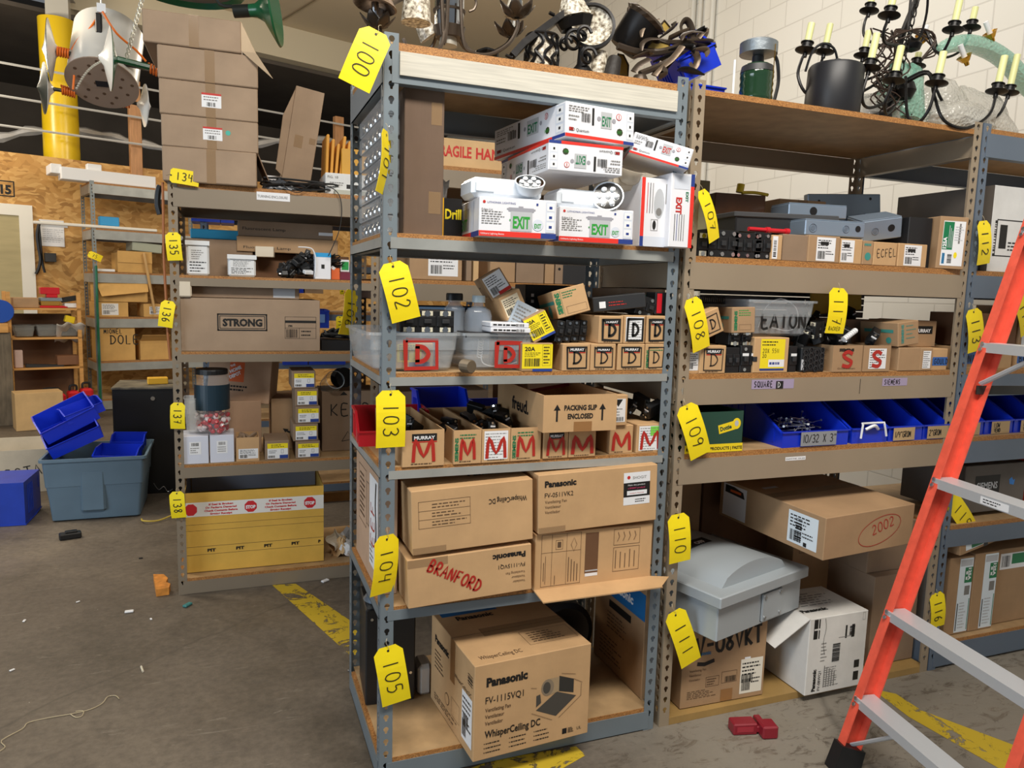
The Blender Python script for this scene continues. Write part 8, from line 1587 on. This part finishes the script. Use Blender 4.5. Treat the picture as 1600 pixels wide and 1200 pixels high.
# bench at far left
a = atZ(4,666,0); m = MB(); m.box(-.3,0,0,.10,.10,.98); o = thing('workbench', 'rough wooden workbench end at the left edge', 'bench', (a.x,a.y,0), A19); m = MB(); m.cbox(-.05,0,0,.11,.10,.93,.004); m.build('leg', mat('wood_weathered','#6d6252',.8,var=.3,vscale=6,stretch=(6,6,1)), o); m = MB(); m.cbox(-.6,-.03,.93,.09,.4,1.02,.004); m.build('top', WD, o)
m = MB(); m.lathe([(0,0),(.11,0),(.115,.01),(.06,.012),(.06,.07),(.115,.072),(.11,.08),(0,.08)], 26); p = onD(0,500,(a-CP).dot(EY)+.15); tag(m.build('cable_spool', mat('spool_blue','#1f4fae',.35), loc=(p.x,p.y,1.02+.115), rot=(math.radians(90),0,A19), smooth=True), 'blue cable spool standing on the workbench at the left edge', 'spool')
# ================================================================ black cabinet, tote and bins on the floor
a = atY(178, 700, 3.56); zt_ = atY(200, 606, 3.56).z
o = thing('black_cabinet', 'black steel cabinet with a round lock and dusty top behind the left rack post', 'cabinet', (a.x, 3.56, 0)); m = MB(); m.cbox(0,0,0,.46,.42,zt_,.004); m.build('body', mat('cabinet_black','#131416',.4), o)
m = MB(); m.box(.015,-.006,.02,.445,0,zt_-.03); m.build('door', mat('cabinet_black','#131416',.4), o); m = MB(); m.cyl((.25,-.006,zt_-.075),(.25,-.014,zt_-.075),.014,n=14); m.build('lock', CHR, o); m = MB(); m.cbox(-.004,-.008,zt_-.012,.464,.424,zt_+.004,.003); m.build('top_panel', mat('dusty_top','#77705f',.7,col2='#3e3a34',vscale=9), o)
m = MB(); m.cbox(0,0,0,.13,.08,.045,.004); tag(m.build('yellow_brick', mat('wood_yellow','#d9a92f',.6), loc=(a.x+.21,3.68,zt_+.005), rot=(0,0,.15)), 'small yellow block on the dusty top of the black cabinet', 'block')
zr = atY(140, 716, 2.98).z
TT = tub('large slate grey storage tote on the floor holding blue bins', atY(62,716,2.98).x, 2.98, .001, atY(226,716,2.98).x-atY(62,716,2.98).x, .52, zr, mt=TOTE, tap=.038, name='storage_tote', rim=.018, t=.004)
F = Face((0,.028,0),(1,0,0),(0,0,1)); F.n = Vector((0,-1,0)); Tw = atY(226,716,2.98).x-atY(62,716,2.98).x; m = MB(); m.cbox(Tw*.36,.006,zr*.15,Tw*.60,.04,zr*.80,.012); m.build('front_rib', TOTE, TT)
x0t = TT.location.x
for i, (dx, y, z, w_, d_, h_, rx, ry, rz, tx) in enumerate(((.05,3.08,zr-.02,.30,.26,.13,6,-24,10,'lowest of the tilted pile in the grey tote'),(.02,3.12,zr+.065,.32,.26,.14,4,-27,14,'middle of the tilted pile in the grey tote'),(.13,3.14,zr+.18,.22,.20,.10,-6,-20,20,'topmost of the tilted pile in the grey tote'),(.26,3.06,zr-.05,.24,.24,.08,0,3,-4,'lying open at the front right of the grey tote'),(.33,3.30,zr-.02,.19,.16,.09,0,2,-2,'standing at the back right of the grey tote'))):
    akro('large blue hopper bin '+tx, x0t+dx, y, z, w_, d_, h_, rz=rz, rx=rx, ry=ry, mt=BIN, lip=.6)
bb = akro('big blue tote-like bin lying upside down on the floor at the left edge', -1.98, 3.02, .27, .44, .34, .26, rx=180, rz=-2, mt=BIN2, lip=.95); bb.location = (-1.98, 3.36, .262)
b = Box('pale open carton with marker writing behind the blue bins at the left edge', -2.35, 3.75, .002, .95, .5, .30, rz=4, mt=cardboard('cardboard_pale_grey','#bfb5a2'), open=True); b.F['f'].hand('ESTA', .52,.09,.07,INK,w=.007,rot=10); b.done()
m = MB(); m.tube([(x,y,.012+.01*(i%2)) for i,(x,y) in enumerate(((-.92,2.92),(-.90,2.84),(-.82,2.86),(-.72,2.95),(-.62,3.05)))], .005, n=6); tag(m.build('cord', mat('cord_yellow','#c9b04a',.4)), 'yellow cord curling on the floor between the grey tote and the left rack', 'cord')
m = MB(); m.tube([atY(x,y,3.552) for x,y in ((240,755),(248,765),(256,760),(262,768),(270,764))], .003, n=5); tag(m.build('wire', STEEL), 'thin steel wire curl against the black cabinet', 'wire')
# ================================================================ litter on the floor
def onf(x, y, z=0.0): return atZ(x, y, z)
p = onf(244, 912); m = MB(); m.add([(0,0,0),(.055,0,0),(.06,.05,0),(.05,.12,0),(.055,.17,0),(.03,.20,0),(.0,.21,0)],[(6,5,4,3,2,1,0)]); m = MB(); m.prism([(0,0),(.055,0),(.065,.05),(.048,.08),(.060,.13),(.045,.19),(.0,.21)], .035); tag(m.build('wood_chunk', mat('wood_orange','#d98f3d',.6,var=.25,vscale=30), loc=(-.735,1.66,.001), rot=(0,0,.14)), 'split orange wood chunk on the floor by the left rack post', 'wood')
m = MB(); m.cbox(0,0,0,.11,.055,.035,.006); m.cbox(.03,.008,.035,.09,.045,.045,.003); q = onf(93,846); tag(m.build('black_device', BLK, loc=(q.x,q.y,.001), rot=(0,0,.25)), 'small black plastic device lying on the floor before the grey tote', 'device')
o = thing('red_bracket', 'dark red plastic bracket piece lying on the floor in front of the tan rack', 'bracket', tuple(onf(1146,1150)), math.radians(-14)); DR_ = mat('plastic_dark_red','#8a1f2c',.4); m = MB(); m.cbox(0,0,0,.085,.05,.04,.004); m.cbox(.09,-.03,0,.145,.025,.045,.005); m.cbox(.10,.02,.0,.125,.075,.03,.004); m.cbox(.08,.0,.008,.1,.03,.03,.003); m.build('clip', DR_, o); m = MB(); m.box(.012,-.001,.012,.07,.0,.03); m.build('recess', mat('plastic_dark_red2','#a5303c',.4), o)
lit = ((202,957,.018,WH,'white paper fleck on the floor left of centre'),(293,947,.022,mat('cap_teal','#3b7f80',.4),'tiny teal cap on the floor before the left rack'),(220,873,.010,BLK,'tiny black cap on the floor beside the wood chunk'),(236,968,.008,WH,'white crumb right of the paper fleck'),(38,971,.010,WH,'white crumb at the far left of the floor'),(122,941,.008,WH,'small white crumb on the left of the floor'),(19,1048,.009,WH,'white crumb near the lower left edge'),(508,909,.020,WH,'thin white strip behind the yellow stripe'),(548,1048,.012,STEEL,'steel bolt head at the foot of the rear rack post'))
for x, y, s_, mt_, lab in lit: m = MB(); q = onf(x,y); m.cbox(-s_,-s_*.5,0,s_,s_*.5,s_*.5,s_*.15); tag(m.build('crumb', mt_, loc=(q.x,q.y,.0008), rot=(0,0,x*.7)), lab, 'debris')
q = onf(222,1047); m = MB(); m.cyl((-.022,0,.004),(.022,0,.004),.004,n=8); tag(m.build('dowel', mat('dowel_pale','#cfc8b4',.5), loc=(q.x,q.y,.0006), rot=(0,0,1.8)), 'short pale dowel lying on the open floor', 'dowel')
m = MB(); m.tube([onf(x,y)+Vector((0,0,.003)) for x,y in ((0,1175),(8,1168),(3,1158),(35,1140),(45,1130),(80,1122),(110,1117),(140,1110),(160,1100),(168,1090),(180,1088),(186,1093))], .0016, n=5); m.tube([onf(x,y)+Vector((0,0,.003)) for x,y in ((110,1117),(118,1122),(128,1120),(130,1112),(118,1113))], .0016, n=5); tag(m.build('thin_wire', mat('wire_tan','#b9ab8c',.4)), 'long thin tan wire curling across the lower left floor', 'wire')
